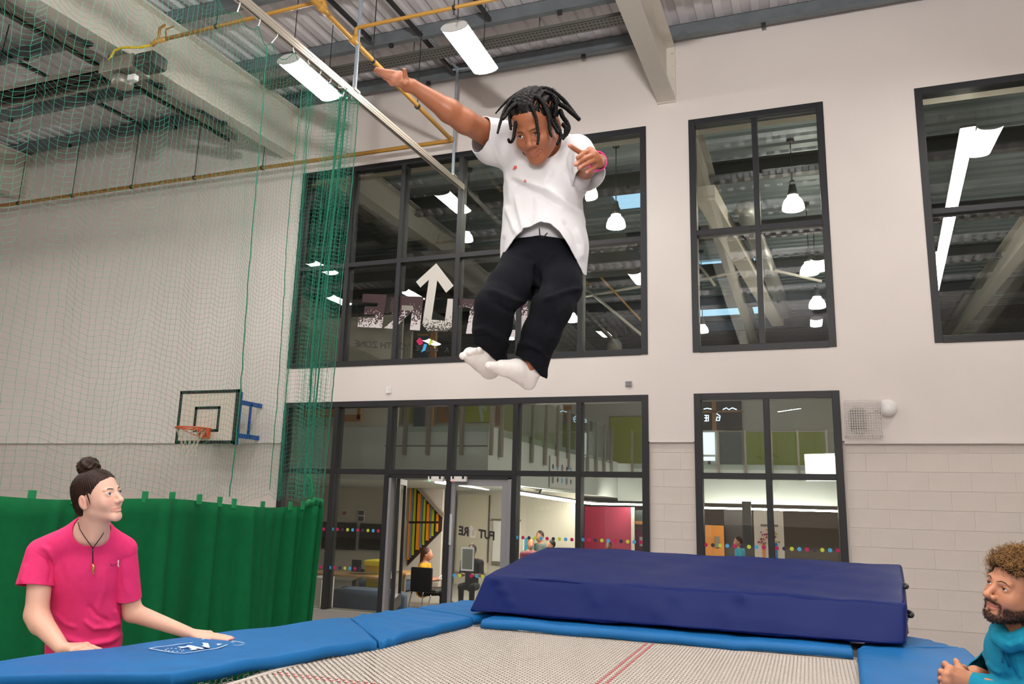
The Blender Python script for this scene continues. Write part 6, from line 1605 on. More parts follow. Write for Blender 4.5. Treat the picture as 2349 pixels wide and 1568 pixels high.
# ---------------------------------------------------------------- the woman in pink
m_skin_f = mat('skin_fair', (226, 178, 156), 0.45, attr='tone', sss=0.1, spec=0.4, bump=0.02, bscale=400)
m_hair_br = mat('hair_brown', (40, 23, 16), 0.48, var=0.4, vscale=60, spec=0.22)
m_pink = mat('tee_pink', (226, 44, 112), 0.8, var=0.04, vscale=40, bump=0.06, bscale=500)
def q5(x, y): return (20+x/4.9, 1030+y/4.9)
def q6(x, y): return (40+x/4.195, 1250+y/4.195)
def hair_strands(name, pts, mat_, root, cols=None): pass
def build_woman():
    o = Ops(); fr = frame(78, 13, 2); hc = dp(226, 1140, 3.28); sc = 0.94
    hd = Head(o, hc, fr, sc, nose=0.98, jaw=0.80, chin=0.8, lips=1.0, smile=0.35, cheek=0.85, nosew=0.85, eye=1.4, brow=0.3, socket=0.4)
    nk = dp(207, 1222, 3.33)
    o.cap(hd.p(0, -0.03, -0.05), nk, 0.050, 0.053, 0.02); o.cap(hd.p(0, 0.0, -0.06), dp(222, 1228, 3.30), 0.04, 0.046, 0.02)
    ch = dp(190, 1300, 3.38); be = dp(195, 1420, 3.40); pe = dp(195, 1520, 3.42)
    shN, shF = dp(98, 1268, 3.30), dp(280, 1262, 3.42)          # the shoulder by the picture edge, and the other
    o.cap(nk, ch, 0.06, 0.11, 0.03, flat=(FWD, 0.75)); o.cap(ch, be, 0.125, 0.10, 0.03, flat=(FWD, 0.75)); o.cap(be, pe, 0.10, 0.13, 0.03, flat=(FWD, 0.8))
    o.cap(nk, shN, 0.055, 0.05, 0.03); o.cap(nk, shF, 0.055, 0.05, 0.03)
    eN = dp(84, 1408, 3.22); wN = dp(*q6(425, 985), 3.09)
    o.cap(shN, eN, 0.049, 0.043, 0.02); o.cap(eN, dp(95, 1432, 3.2), 0.043, 0.042, 0.02); o.cap(dp(92, 1425, 3.2), wN, 0.043, 0.027, 0.015)
    eF = dp(304, 1404, 3.44); wF = dp(*q6(1630, 835), 3.42)
    o.cap(shF, eF, 0.046, 0.039, 0.02); o.cap(eF, wF, 0.040, 0.024, 0.015)
    def HH(pts, f): return [dp(*f(x, y), D) for x, y, D in pts]
    # hand by the picture edge, flat on the pad
    palm = HH([(545, 1010, 3.06), (600, 1000, 3.065), (640, 985, 3.08), (660, 968, 3.10)], q6)
    fing = [HH([(520, 1015, 3.05), (515, 1045, 3.045), (528, 1068, 3.04), (540, 1080, 3.035)], q6), HH([(545, 1010, 3.06), (600, 1040, 3.05), (650, 1065, 3.04), (700, 1085, 3.03)], q6), HH([(600, 1000, 3.065), (680, 1030, 3.05), (750, 1060, 3.04), (815, 1080, 3.03)], q6),
            HH([(640, 985, 3.08), (710, 1005, 3.07), (770, 1030, 3.06), (825, 1055, 3.05)], q6), HH([(655, 965, 3.10), (720, 980, 3.10), (790, 1005, 3.09), (850, 1028, 3.09)], q6)]
    hand_px(o, wN, palm, fing, [0.0085, 0.0086, 0.0088, 0.0085, 0.0095], pr=0.0145)
    palm = HH([(1730, 885, 3.40), (1800, 870, 3.41), (1850, 855, 3.43)], q6)
    fing2 = [HH([(1660, 860, 3.41), (1740, 890, 3.39), (1800, 900, 3.385), (1850, 907, 3.38)], q6), HH([(1740, 870, 3.40), (1850, 890, 3.39), (1940, 905, 3.385), (2025, 915, 3.38)], q6), HH([(1790, 860, 3.41), (1900, 872, 3.40), (1990, 890, 3.395), (2070, 898, 3.39)], q6), HH([(1830, 850, 3.43), (1920, 862, 3.425), (2000, 876, 3.42), (2060, 888, 3.415)], q6)]
    hand_px(o, wF, palm, fing2, [0.0095, 0.0086, 0.0086, 0.0080], pr=0.0145)
    root = empty('person', (pe[0], pe[1], 0.0), 'woman in a pink tee shirt with her hair in a bun, hands on the pad', 'person')
    n_up = vnorm(hd.p(0, 0, 0.05)-nk)
    V1, F1, V, F = join_skin(o, hc, nk, n_up, 0.0024, 0.0038)
    Vskin = V
    L = hd.loc(V); lw = hd.lip_weight(V)
    ck = np.exp(-(((np.abs(L[:, 0])-0.04)/0.018)**2+((L[:, 1]-0.07)/0.03)**2+((L[:, 2]+0.03)/0.02)**2))
    ear = np.exp(-(((np.abs(L[:, 0])-0.082)/0.012)**2+((L[:, 1]+0.014)/0.02)**2+((L[:, 2]+0.004)/0.03)**2))
    px, dd = topix(V); arm = np.clip((px[:, 1]-1340)/40, 0, 1)*0.35
    cols = blend_cols(len(V), (226, 182, 162), [(ck*0.35, (228, 150, 134)), (ear*0.4, (226, 146, 128)), (lw*0.75, (206, 128, 122)), (arm, (214, 160, 128))])
    mk('body', V, F, m_skin_f, root, smooth=True, cols=cols)
    hd.eyes(root, (104, 126, 150), gaze=(0.1, 1, 0.12)); hd.brows(root, mat('brow_brown', (48, 34, 28), 0.8), pts=((0.013, 0.0205), (0.024, 0.0245), (0.036, 0.0265), (0.049, 0.019)), r=(0.0014, 0.0023, 0.0019, 0.0007))
    # hair drawn back
    hp = Ops(); hp.ell(hd.p(0, -0.016, 0.043), np.array((0.0800, 0.1000, 0.0865))*sc, fr, 0.02); hp.ell(hd.p(0, -0.055, -0.02), np.array((0.062, 0.055, 0.065))*sc, fr, 0.03)
    Vh, Fh = hp.mesh(0.0034); Lh = hd.loc(Vh)
    hl = np.interp(Lh[:, 2]-0.008+0.22*np.abs(Lh[:, 0])*(Lh[:, 1] > 0.02), [-0.1, -0.045, -0.03, 0.0, 0.02, 0.05, 0.07, 0.078, 0.14], [-0.055, -0.045, -0.035, -0.030, 0.018, 0.042, 0.062, 0.20, 0.3])
    Vh, Fh = clip(Vh, Fh, (Lh[:, 1]-hl))
    Nh = vert_normals(Vh, Fh); Lh = hd.loc(Vh)
    bun_l = np.array([0.0, -0.062, 0.115]); dl = Lh-bun_l; ang = np.arctan2(dl[:, 0], dl[:, 1]*0.7+dl[:, 2]*0.0+0.001)
    Vh = Vh+Nh*(0.0012*np.sin(ang*90)+0.0008*np.sin(ang*170+Lh[:, 2]*60))[:, None]
    mk('hair', Vh, Fh, m_hair_br, root, smooth=True, solid=0.004)
    bn = Ops(); bc = dp(203, 1071, 3.31)
    bn.ell(bc, (0.047, 0.043, 0.036), None, 0.01); bn.ell(bc+UPV*0.014, (0.034, 0.032, 0.028), None, 0.012)
    Vb, Fb = bn.mesh(0.003); Nb = vert_normals(Vb, Fb); q = Vb-bc; a = np.arctan2(q @ FWD, q @ RGT); z_ = q @ UPV
    Vb = Vb+Nb*(0.0022*np.sin(a*5+z_*190)+0.0012*np.sin(a*11-z_*260))[:, None]
    mk('hair_bun', Vb, Fb, m_hair_br, root, smooth=True)
    MB().tube([hd.p(0.079, 0.012, 0.035), hd.p(0.079, 0.016, 0.012), hd.p(0.077, 0.018, -0.010), hd.p(0.073, 0.015, -0.026)], [0.003, 0.003, 0.0022, 0.0006], 6).build('hair_wisp', m_hair_br, root, smooth=True)
    rr = random.Random(8); wisps('flyaway_hair', [(rr.uniform(185, 220), rr.uniform(1052, 1066), 3.30) for _ in range(24)]+[(rr.uniform(215, 245), rr.uniform(1080, 1092), 3.26) for _ in range(20)], m_hair_br, root, rr, up=8, spread=7)
    wisps('nape_hair', [(rr.uniform(170, 190), rr.uniform(1170, 1185), 3.33) for _ in range(30)], m_hair_br, root, rr, up=-20, spread=8)
    st = hd.p(0.083, -0.002, -0.036); MB().lathe([(0.003, 0), (0.0026, 0.0015), (0.0, 0.003)], st, 8).build('ear_stud', mat('stud', (230, 230, 235), 0.1, metal=1), root, smooth=True)
    # nails
    m_nail = mat('nail_pink', (240, 110, 160), 0.2, coat=0.6)
    for f in fing+fing2:
        a, b = f[-2], f[-1]; d = vnorm(b-a); up = np.array([0, 0, 1.0]); s_ = vnorm(np.cross(d, up)); c = b+d*0.003+up*0.0035
        n_ = Ops(); n_.ell(c, (0.0085, 0.0050, 0.0022), np.array([d, s_, np.cross(d, s_)])); Vn, Fn = n_.mesh(0.0014); mk('nail', Vn, Fn, m_nail, root, smooth=True)
    # ---- tee shirt
    t = Ops()
    for a_, b_, r1, r2 in ((nk, shN, 0.066, 0.064), (nk, shF, 0.066, 0.062)): t.cap(a_, b_, r1, r2, 0.03)
    t.cap(nk, ch, 0.07, 0.124, 0.03, flat=(FWD, 0.80)); t.cap(ch, be, 0.137, 0.118, 0.03, flat=(FWD, 0.80))
    t.cap(dp(205, 1240, 3.35), dp(192, 1300, 3.38), 0.085, 0.135, 0.04, flat=(FWD, 0.78)); t.cap(dp(192, 1300, 3.38), dp(196, 1400, 3.40), 0.142, 0.135, 0.04, flat=(FWD, 0.80)); t.cap(dp(196, 1400, 3.40), dp(194, 1470, 3.41), 0.135, 0.148, 0.03, flat=(FWD, 0.82)); t.cap(dp(192, 1470, 3.41), dp(186, 1580, 3.42), 0.146, 0.16, 0.02, flat=(FWD, 0.8))
    
    V, F = t.mesh(0.005)
    def sleeve(parts, hem_p, hem_d):
        q = Ops()
        for a_, b_, r1, r2 in parts: q.cap(a_, b_, r1, r2, 0.02)
        v, f = q.mesh(0.0045); v, f = clip(v, f, (v-hem_p) @ hem_d); return v, f
    a1, a0 = dp(77, 1343, 3.25), dp(98, 1270, 3.30)
    sv1, sf1 = sleeve(((shN, dp(74, 1380, 3.24), 0.064, 0.078),), a1, vnorm(a1-a0+RGT*0.006))
    b1, b0 = dp(289, 1368, 3.44), dp(276, 1262, 3.42)
    sv2, sf2 = sleeve(((shF, dp(293, 1410, 3.44), 0.059, 0.062),), b1, vnorm(b1-b0+RGT*(-0.035)))
    V, F = clip(V, F, np.where(((V-nk) @ UPV) > -0.08, 0.073-np.linalg.norm(V-dp(211, 1212, 3.30), axis=1), -1.0))
    V, F = clip(V, F, 0.93-V[:, 2]); V = laplace(V, F, 2)
    folds = [([(118, 1330), (125, 1290), (112, 1262), (90, 1250)], 6, 0.007), ([(113, 1340), (120, 1300), (106, 1268)], 5, -0.007), ([(190, 1420), (215, 1440), (250, 1438), (275, 1425)], 6, 0.010), ([(200, 1385), (222, 1410), (255, 1428)], 6, -0.007),
             ([(110, 1440), (150, 1462), (200, 1478), (250, 1470), (283, 1450)], 7, 0.012), ([(120, 1455), (160, 1478), (210, 1490), (270, 1478)], 6, -0.010), ([(240, 1300), (238, 1350), (225, 1400), (232, 1440)], 8, 0.006), ([(140, 1290), (150, 1340), (140, 1400)], 9, -0.004), ([(262, 1395), (270, 1420), (275, 1440)], 5, 0.008), ([(120, 1400), (150, 1430), (180, 1440)], 6, 0.006), ([(60, 1290), (52, 1320), (50, 1336)], 6, 0.004), ([(285, 1290), (283, 1330), (292, 1365)], 5, 0.004)]
    F = np.concatenate([F, sf1+len(V), sf2+len(V)+len(sv1)]); V = np.concatenate([V, laplace(sv1, sf1, 2), laplace(sv2, sf2, 2)])
    V = fold(V, F, folds); mk('tee_shirt', V, F, m_pink, root, smooth=True, solid=0.0035)
    sk = Skin(V)
    # cord and pendant
    bs = Skin(np.concatenate([Vskin, V]))
    c1 = [bs.p(*q5(*p), 0.004) for p in ((778, 818), (800, 900), (850, 980), (900, 1050), (945, 1110))]; c2 = [bs.p(*q5(*p), 0.004) for p in ((1068, 935), (1035, 990), (990, 1050), (945, 1110))]
    nl = empty('necklace', bs.p(*q5(945, 1110)), 'black cord necklace with a gold twist pendant, worn over the pink shirt', 'necklace')
    m_cord = mat('cord_necklace', (20, 18, 18), 0.7)
    MB().tube(c1, 0.0017, 6).build('cord', m_cord, nl, smooth=True); MB().tube(c2, 0.0017, 6).build('cord', m_cord, nl, smooth=True)
    MB().tube([bs.p(*q5(945, 1110), 0.005), bs.p(*q5(944, 1200), 0.006), bs.p(*q5(946, 1280), 0.006)], 0.0022, 6).build('cord_drop', m_cord, nl, smooth=True)
    MB().lathe([(0.0, -0.004), (0.004, 0), (0.0, 0.004)], bs.p(*q5(946, 1130), 0.007), 8).build('bead', mat('silver', (200, 200, 205), 0.2, metal=1), nl, smooth=True)
    MB().tube([bs.p(*q5(945, 1288), 0.007), bs.p(*q5(955, 1320), 0.007), bs.p(*q5(946, 1360), 0.007), bs.p(*q5(955, 1390), 0.007), bs.p(*q5(948, 1425), 0.007)], [0.003, 0.0055, 0.0048, 0.003, 0.0008], 8).build('pendant', mat('gold', (222, 178, 96), 0.25, metal=0.9), nl, smooth=True)
    # small name printed on the chest
    def tf(px0, py0, k): return lambda u, v: sk.p(px0+u*k, py0-v*k-u*k*0.02, 0.0045)
    text_mesh('chest_print', 'FUT', 1.0, mat('print_dark', (90, 30, 50), 0.7), root, tf(253, 1299, 8.2), bold=0.02)
    ap = [sk.p(a, c, 0.0045) for a, c in ((270, 1288), (272, 1284), (271, 1297), (273, 1299))]
    MB().tube(ap, 0.0022, 5).build('chest_arrow', mat('print_white', (236, 228, 230), 0.7), root)
    # trousers and shoes, out of sight behind the pad
    m_leg = mat('leggings_black', (24, 24, 28), 0.9)
    for s_ in (-0.075, 0.08):
        b = MB(); p0 = pe+np.array([0.0, s_, -0.02]); b.tube([p0, (p0[0], p0[1], 0.52), (p0[0]-0.02, p0[1], 0.06)], [0.09, 0.06, 0.045], 14); b.build('trouser_leg', m_leg, root, smooth=True)
        boxo('shoe', (p0[0]-0.07, p0[0]+0.17, p0[1]-0.04, p0[1]+0.04, 0.0, 0.075), m_black, root, bevel=0.02)
    return root
woman = build_woman()
# ---------------------------------------------------------------- the man in teal
m_skin_m = mat('skin_tan', (190, 130, 100), 0.45, attr='tone', sss=0.08, spec=0.4, bump=0.03, bscale=400)
m_teal = mat('hoodie_teal', (0, 132, 160), 0.9, var=0.05, vscale=60, bump=0.1, bscale=400)
def q7(x, y): return (1949+x/3.92, 1168+y/3.92)
def build_man():
    o = Ops(); fr = frame(-79, 11, 4); hc = dp(2334, 1352, 2.66); sc = 0.98
    hd = Head(o, hc, fr, sc, nose=1.22, jaw=1.04, chin=1.1, lips=1.0, cheek=0.95, brow=1.1, nosew=1.05)
    nk = dp(2338, 1462, 2.72)
    o.cap(hd.p(0, -0.03, -0.05), nk, 0.058, 0.062, 0.02)
    ch = dp(2400, 1560, 2.80); be = dp(2440, 1660, 2.95)
    o.cap(nk, ch, 0.08, 0.15, 0.03); o.cap(ch, be, 0.15, 0.15, 0.03)
    shN = dp(2430, 1510, 2.62); shF = dp(2330, 1500, 2.95)
    eN = dp(2385, 1610, 2.62); wN = dp(2232, 1568, 2.78); eF = dp(2345, 1600, 3.0); wF = dp(2236, 1545, 2.90)
    o.cap(shN, eN, 0.055, 0.05, 0.02); o.cap(eN, wN, 0.047, 0.03, 0.02); o.cap(shF, eF, 0.055, 0.05, 0.02); o.cap(eF, wF, 0.047, 0.03, 0.02)
    def HH(pts): return [dp(*q7(x, y), D) for x, y, D in pts]
    # clasped hands
    def hand(wr, pal, fings, rads):
        hand_px(o, wr, HH(pal), [HH(f) for f in fings], rads, pr=0.0165)
    hand(wN, [(905, 1440, 2.80), (880, 1490, 2.775), (875, 1540, 2.77), (880, 1590, 2.77)],
         [[(905, 1430, 2.80), (860, 1385, 2.82), (845, 1400, 2.84), (850, 1425, 2.85)], [(880, 1490, 2.775), (822, 1455, 2.80), (812, 1490, 2.83), (830, 1520, 2.85)], [(875, 1540, 2.77), (818, 1520, 2.79), (812, 1545, 2.82), (835, 1570, 2.84)], [(880, 1590, 2.77), (830, 1580, 2.78), (830, 1605, 2.81), (850, 1620, 2.83)],
          [(1000, 1470, 2.80), (985, 1410, 2.83), (965, 1375, 2.84), (955, 1358, 2.845)]], [0.0098, 0.010, 0.0096, 0.0085, 0.0112])
    hand(wF, [(950, 1470, 2.88), (930, 1500, 2.87), (930, 1540, 2.87)],
         [[(950, 1470, 2.88), (890, 1420, 2.83), (870, 1450, 2.79), (885, 1480, 2.765)], [(1060, 1470, 2.88), (1040, 1440, 2.87), (1030, 1420, 2.86), (1010, 1412, 2.855)]], [0.0098, 0.0112])
    o.cap(dp(*q7(960, 1500), 2.81), dp(*q7(1060, 1540), 2.80), 0.030, 0.034, 0.02)
    root = empty('person', (1.0, be[1], 0.0), 'bearded man with curly hair in a teal hoodie leaning on the pad', 'person')
    n_up = vnorm(hd.p(0, 0, 0.05)-nk)
    V1, F1, V, F = join_skin(o, hc, nk, n_up, 0.0024, 0.0036); L = hd.loc(V); lw = hd.lip_weight(V)
    def beard_w(L):
        x, y, z = np.abs(L[:, 0]), L[:, 1], L[:, 2]
        chin = np.clip((-0.082-z)/0.012, 0, 1)*np.clip((y-0.0)/0.03, 0, 1)
        jawl = np.clip((-0.050+0.35*np.clip(0.05-y, 0, 0.06)-z)/0.016, 0, 1)*np.clip((x-0.030)/0.012, 0, 1)*np.clip((y+0.04)/0.02, 0, 1)
        must = np.exp(-((z+0.0535)/0.006)**2)*(x < 0.032)*(y > 0.06)
        must2 = np.exp(-((x-0.030)/0.006)**2)*(z < -0.052)*(z > -0.10)*(y > 0.04)
        soul = np.exp(-(x/0.008)**2)*np.exp(-((z+0.084)/0.006)**2)*(y > 0.06)
        return np.clip(np.maximum.reduce([chin, jawl, must*0.9, must2*0.9, soul*0.9]), 0, 1)
    inhead = np.linalg.norm(L, axis=1) < 0.2
    bw = beard_w(L)*inhead*(1-lw)
    cols = blend_cols(len(V), (192, 132, 100), [(lw*0.8, (176, 92, 88)), (bw*0.8, (58, 38, 30))])
    mk('body', V, F, m_skin_m, root, smooth=True, cols=cols)
    hd.eyes(root, (62, 40, 26), gaze=(0.0, 1, 0.14)); hd.brows(root, mat('brow_dark', (48, 34, 28), 0.8), r=(0.0014, 0.0020, 0.0017, 0.0007))
    # curls
    rs = np.random.RandomState(11)
    def curls(name, n, sel, length, rad, tube_r, c_root, c_tip, lift=0.0, turns=1.6, down=0.0):
        Nn = vert_normals(V1, F1); L1 = hd.loc(V1); idx = np.where(sel(L1))[0]; idx = rs.choice(idx, n, replace=len(idx) < n)
        VV, FF, CC = [], [], []; base = 0; K = 12 if length > 0.015 else 5; S_ = 3
        cr, ct = np.array(lin(c_root)), np.array(lin(c_tip))
        for i in idx:
            nrm = vnorm(Nn[i]+rs.randn(3)*0.35+np.array([0, 0, -down])); p0 = V1[i]+nrm*lift; a = vnorm(np.cross(nrm, rs.randn(3))); b = np.cross(nrm, a)
            ln_ = length*(0.6+0.8*rs.rand()); ph = rs.rand()*6.28; u = np.linspace(0, 1, K); tip = ct*(0.25+rs.rand()*0.85)
            Q = p0+np.outer(u*ln_, nrm)+rad*u[:, None]**0.5*(np.outer(np.cos(ph+u*6.28*turns), a)+np.outer(np.sin(ph+u*6.28*turns), b))
            T = np.gradient(Q, axis=0); T /= np.linalg.norm(T, axis=1)[:, None]; N_ = np.cross(T, nrm+0.01); N_ /= np.linalg.norm(N_, axis=1)[:, None]+1e-9; B_2 = np.cross(T, N_)
            rr = tube_r*(1-0.5*u)
            ring = np.stack([Q+rr[:, None]*(math.cos(q)*N_+math.sin(q)*B_2) for q in (0, 2.09, 4.19)], 1).reshape(-1, 3)
            VV.append(ring); CC.append(np.repeat(cr+(tip-cr)*np.clip(u*1.3-0.15, 0, 1)[:, None], S_, 0))
            i_ = np.arange(K-1)[:, None]; k_ = np.arange(S_)[None]
            FF.append(np.stack([base+i_*S_+k_, base+i_*S_+(k_+1) % S_, base+(i_+1)*S_+(k_+1) % S_, base+(i_+1)*S_+k_], -1).reshape(-1, 4)); base += len(ring)
        mk(name, np.concatenate(VV), np.concatenate(FF), mat('curl_tones', (120, 80, 40), 0.6, attr='tone', spec=0.3), root, smooth=True, cols=np.concatenate(CC), kind='stuff')
    def scalp(L): return ((L[:, 2] > 0.066-0.15*np.abs(L[:, 0])) & (L[:, 1] > 0.03)) | ((L[:, 1] <= 0.03) & (L[:, 2] > 0.012-0.4*np.minimum(L[:, 1]+0.02, 0)*0-0.0)) | ((L[:, 1] < -0.03) & (L[:, 2] > -0.06))
    curls('hair', 4800, scalp, 0.036, 0.0062, 0.00095, (34, 23, 17), (182, 134, 78), turns=2.0)
    curls('hair_underlayer', 1500, scalp, 0.020, 0.006, 0.0018, (30, 21, 16), (84, 58, 36))
    curls('beard', 2600, lambda L: beard_w(L) > 0.5, 0.0065, 0.0016, 0.0006, (30, 20, 17), (52, 34, 28), turns=0.6, down=0.5)
    # ---- hoodie
    t = Ops()
    t.cap(dp(2352, 1500, 2.74), dp(2400, 1570, 2.82), 0.125, 0.175, 0.04); t.cap(dp(2400, 1570, 2.82), dp(2450, 1700, 2.98), 0.175, 0.175, 0.04)
    t.cap(dp(2305, 1470, 2.74), dp(2330, 1500, 2.74), 0.035, 0.06, 0.03)
    t.cap(shN, eN, 0.075, 0.068, 0.03); t.cap(eN, dp(2262, 1578, 2.76), 0.066, 0.047, 0.02); t.cap(dp(2262, 1578, 2.76), dp(2232, 1568, 2.78), 0.045, 0.040, 0.01)
    t.cap(shF, eF, 0.07, 0.06, 0.03); t.cap(eF, dp(2262, 1548, 2.92), 0.06, 0.043, 0.02); t.cap(dp(2262, 1545, 2.92), dp(2240, 1543, 2.90), 0.041, 0.038, 0.01); t.cap(dp(2300, 1500, 2.85), dp(2262, 1535, 2.92), 0.05, 0.045, 0.03)
    V, F = t.mesh(0.005)
    a = vnorm(wN-eN); V, F = clip(V, F, np.where(np.linalg.norm(V-wN, axis=1) < 0.08, ((V-wN) @ a)-0.0, -1.0))
    a = vnorm(wF-eF); V, F = clip(V, F, np.where(np.linalg.norm(V-wF, axis=1) < 0.08, ((V-wF) @ a)-0.005, -1.0))
    V, F = clip(V, F, np.where(((V-nk) @ n_up) > -0.06, 0.066-np.linalg.norm(V-dp(2332, 1452, 2.71), axis=1), -1.0)); V, F = clip(V, F, 0.8-V[:, 2]); V = laplace(V, F, 2)
    folds = [([(2295, 1480), (2302, 1510), (2312, 1550)], 5, 0.008), ([(2310, 1500), (2318, 1530), (2335, 1560)], 5, -0.008), ([(2262, 1515), (2280, 1535), (2300, 1545)], 5, 0.008), ([(2330, 1500), (2340, 1530), (2345, 1560)], 6, 0.008), ([(2250, 1550), (2280, 1556), (2320, 1560)], 5, -0.006)]
    V = fold(V, F, folds); mk('hoodie', V, F, m_teal, root, smooth=True, solid=0.004)
    # the hood lying round the neck
    ring = [(2293, 1447, 2.70), (2296, 1462, 2.665), (2312, 1474, 2.64), (2345, 1466, 2.61), (2385, 1440, 2.62), (2405, 1425, 2.72), (2395, 1425, 2.82), (2350, 1436, 2.84), (2310, 1440, 2.80)]
    hood = Ops(); P = [dp(*r) for r in ring]
    for a, b in zip(P, P[1:]+P[:1]): hood.cap(a, b, 0.030, 0.030, 0.01)
    hood.cap(dp(2405, 1440, 2.75), dp(2420, 1500, 2.78), 0.07, 0.09, 0.03)
    Vh, Fh = hood.mesh(0.0045); Vh = fold(Vh, Fh, [([(2296, 1450), (2310, 1468), (2349, 1452)], 4, -0.006), ([(2300, 1470), (2320, 1482), (2349, 1470)], 4, 0.005)]); mk('hood', Vh, Fh, m_teal, root, smooth=True)
    sk = Skin(V)
    for pts in ([(2297, 1478), (2301, 1498), (2299, 1520)], [(2303, 1480), (2310, 1505), (2316, 1528)]):
        MB().tube([sk.p(a, c, 0.006) for a, c in pts], 0.0035, 6).build('drawcord', mat('cord_teal', (0, 110, 138), 0.8), root, smooth=True)
    m_leg = mat('joggers_dark', (30, 32, 38), 0.9)
    for s_ in (-0.09, 0.10):
        MB().tube([(be[0]+0.03, be[1]+s_, 0.90), (be[0]+0.09, be[1]+s_, 0.5), (be[0]+0.1, be[1]+s_, 0.05)], [0.10, 0.075, 0.055], 14).build('trouser_leg', m_leg, root, smooth=True)
        boxo('shoe', (be[0]-0.06, be[0]+0.2, be[1]+s_-0.045, be[1]+s_+0.045, 0, 0.09), m_black, root, bevel=0.02)
    return root
man = build_man()
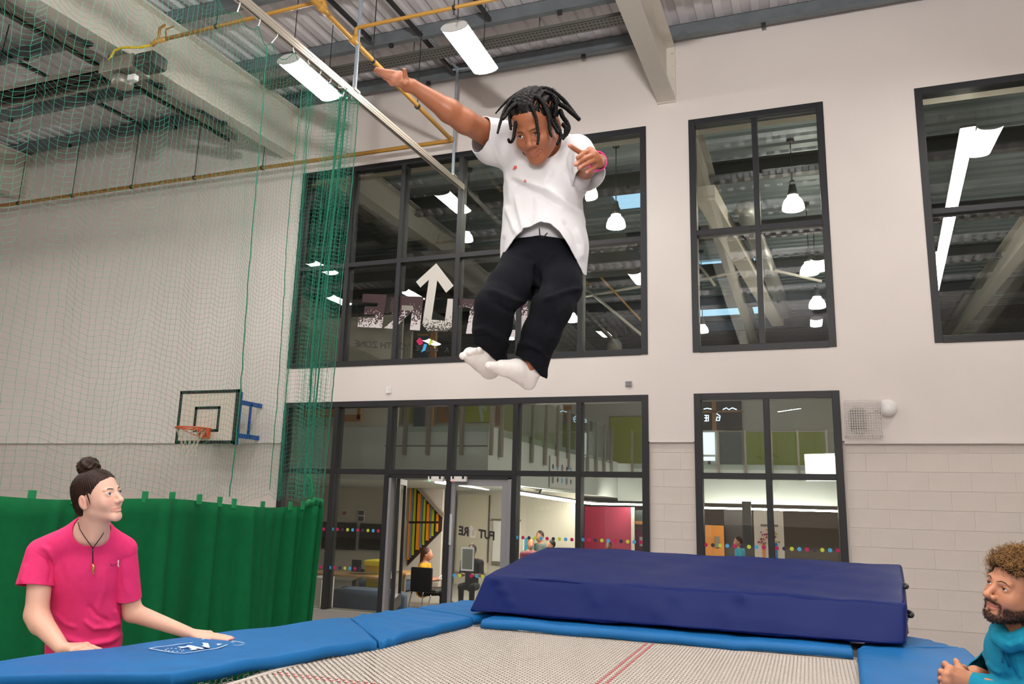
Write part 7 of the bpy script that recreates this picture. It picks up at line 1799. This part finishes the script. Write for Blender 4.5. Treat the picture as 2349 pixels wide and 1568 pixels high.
# ---------------------------------------------------------------- people in the foyer, small in the picture
def small_person(px, py, Y, hpx, face, skin, hair, top, label, seated=True, low=None, arms=True, long_hair=False):
    """px, py: centre of the head; hpx: head height in the picture; face: direction the person looks in plan (degrees, 0 = towards the lens, 90 = picture right)"""
    c = oy(px, py, Y); D = float((c-CAM) @ FWD); s = hpx*D/FPX/0.24
    a = math.radians(face); f = np.array([math.sin(a), -math.cos(a), 0.0]); r = np.array([f[1], -f[0], 0.0])*-1; u = np.array([0, 0, 1.0])
    P = lambda x, y, z: c+s*(x*r+y*f+z*u)
    o = Ops(); k = 0.03*s; C_ = lambda A, B, ra, rb: o.cap(P(*A), P(*B), ra*s, rb*s, k)
    o.ell(P(0, 0, 0.01), np.array((0.075, 0.095, 0.115))*s, np.array([r, f, u]), k); o.ell(P(0, 0.045, -0.05), np.array((0.05, 0.05, 0.065))*s, np.array([r, f, u]), k)
    C_((0, 0.09, 0.0), (0, 0.105, -0.03), 0.012, 0.016); o.ell(P(0.076, -0.01, -0.01), np.array((0.012, 0.02, 0.03))*s, np.array([r, f, u]), k*0.3); o.ell(P(-0.076, -0.01, -0.01), np.array((0.012, 0.02, 0.03))*s, np.array([r, f, u]), k*0.3)
    C_((0, -0.02, -0.06), (0, -0.04, -0.17), 0.05, 0.055)
    hip = (0, -0.06, -0.68)
    C_((0, -0.04, -0.22), hip, 0.10, 0.12)
    for g in (-1, 1):
        C_((0, -0.04, -0.19), (g*0.17, -0.04, -0.23), 0.06, 0.055); C_((g*0.18, -0.04, -0.24), (g*0.2, 0.0, -0.48), 0.045, 0.04); C_((g*0.2, 0.0, -0.48), (g*0.10, 0.24, -0.46), 0.04, 0.028)
        o.ell(P(g*0.09, 0.29, -0.45), np.array((0.035, 0.05, 0.03))*s, np.array([r, f, u]), k)
    root = empty('person', (c[0], c[1], FZ), label, 'person', 'people in the foyer')
    V, F = o.mesh(0.011*s); mk('body', V, F, mat('skin_%d_%d_%d' % skin, skin, 0.5), root, smooth=True)
    hh = Ops(); hh.ell(P(0, -0.018, 0.03), np.array((0.085, 0.100, 0.108))*s, np.array([r, f, u]), k)
    if long_hair: hh.cap(P(0, -0.09, 0.0), P(0, -0.12, -0.22), 0.05*s, 0.025*s, k)
    V, F = hh.mesh(0.010*s); L = (V-c)/s; V, F = clip(V, F, np.where((L @ u) > 0.065, -1.0, (L @ f)-np.interp(L @ u, [-0.3, -0.06, 0.0, 0.06], [-0.05, -0.03, 0.0, 0.05]))); mk('hair', V, F, mat('hair_%d_%d_%d' % hair, hair, 0.6), root, smooth=True)
    t = Ops(); T_ = lambda A, B, ra, rb: t.cap(P(*A), P(*B), ra*s, rb*s, k)
    T_((0, -0.04, -0.22), hip, 0.125, 0.14)
    for g in (-1, 1): T_((0, -0.04, -0.20), (g*0.17, -0.04, -0.24), 0.075, 0.07); T_((g*0.18, -0.04, -0.24), (g*0.2, -0.01, -0.45), 0.062, 0.056)
    V, F = t.mesh(0.013*s); V, F = clip(V, F, (((V-c)/s) @ u)+0.155); mk('top', V, F, mat('top_%d_%d_%d' % top, top, 0.85), root, smooth=True)
    lw = low or (24, 24, 28); q = Ops(); Q_ = lambda A, B, ra, rb: q.cap(P(*A), P(*B), ra*s, rb*s, k)
    fl = (FZ-c[2])/s+0.06
    for g in (-1, 1):
        if seated: Q_((g*0.09, -0.05, -0.70), (g*0.11, 0.38, -0.68), 0.085, 0.065); Q_((g*0.11, 0.38, -0.68), (g*0.11, 0.36, max(fl, -1.2)), 0.06, 0.045)
        else: Q_((g*0.09, -0.05, -0.72), (g*0.1, -0.03, -1.1), 0.09, 0.065); Q_((g*0.1, -0.03, -1.1), (g*0.1, -0.03, max(fl, -1.6)), 0.062, 0.05)
    V, F = q.mesh(0.014*s); mk('trousers', V, F, mat('low_%d_%d_%d' % lw, lw, 0.85), root, smooth=True)
    for g in (-1, 1):
        yy, zz = (0.40, max(fl, -1.2)) if seated else (0.03, max(fl, -1.6))
        e = Ops(); e.ell(P(g*0.11, yy+0.04, zz-0.03), np.array((0.045, 0.12, 0.045))*s, np.array([r, f, u]), 0.01); V, F = e.mesh(0.014*s); mk('shoe', V, F, m_black, root, smooth=True)
    return root, P, s
pr, P_, s_ = small_person(980, 1271, 16.6, 28, 100, (190, 132, 104), (70, 34, 24), (214, 150, 20), 'person in a mustard top sitting on the black chair with a paper', long_hair=True)
tb = empty('paper_sheet', P_(-0.05, 0.36, -0.42), 'white paper held by the person in mustard', 'paper')
MB().beam(P_(-0.16, 0.30, -0.45), P_(-0.02, 0.42, -0.33), 0.16*s_, 0.004).build('sheet', m_white, tb); MB().beam(P_(-0.15, 0.305, -0.44), P_(-0.03, 0.41, -0.335), 0.10*s_, 0.008).build('print_block', mat('print_grey', (170, 170, 170)), tb)
small_person(1083, 1262, 15.6, 27, 10, (150, 108, 86), (34, 26, 24), (44, 46, 52), 'person in dark clothes behind the notice on the closed door leaf')
small_person(1217, 1247, 18.6, 23, 30, (196, 140, 112), (150, 106, 62), (120, 104, 84), 'fair haired child beside the teal panel behind the crash mat')
small_person(1238, 1230, 20.3, 24, -20, (176, 126, 100), (40, 28, 24), (112, 122, 118), 'dark haired person in grey between two seated children', seated=False)
small_person(1264, 1250, 18.4, 22, -50, (184, 132, 106), (44, 30, 26), (70, 60, 60), 'dark haired child facing the grey clad person')
small_person(1396, 1252, 21.5, 20, 0, (120, 84, 66), (28, 22, 24), (40, 44, 50), 'person in dark clothes in front of the magenta wall')
small_person(1693, 1242, 22.5, 22, -70, (196, 142, 116), (66, 44, 34), (40, 160, 190), 'person in a light teal top by the orange door', seated=False)
o = fbox('teal_board', 1201, 1234, 1224, 1362, 19.6, mat('board_teal', (40, 140, 170), 0.5), None); tag(o, 'teal upright panel beside the fair haired child', 'panel'); fbox('edge', 1199, 1234, 1202, 1290, 19.58, m_white, o)
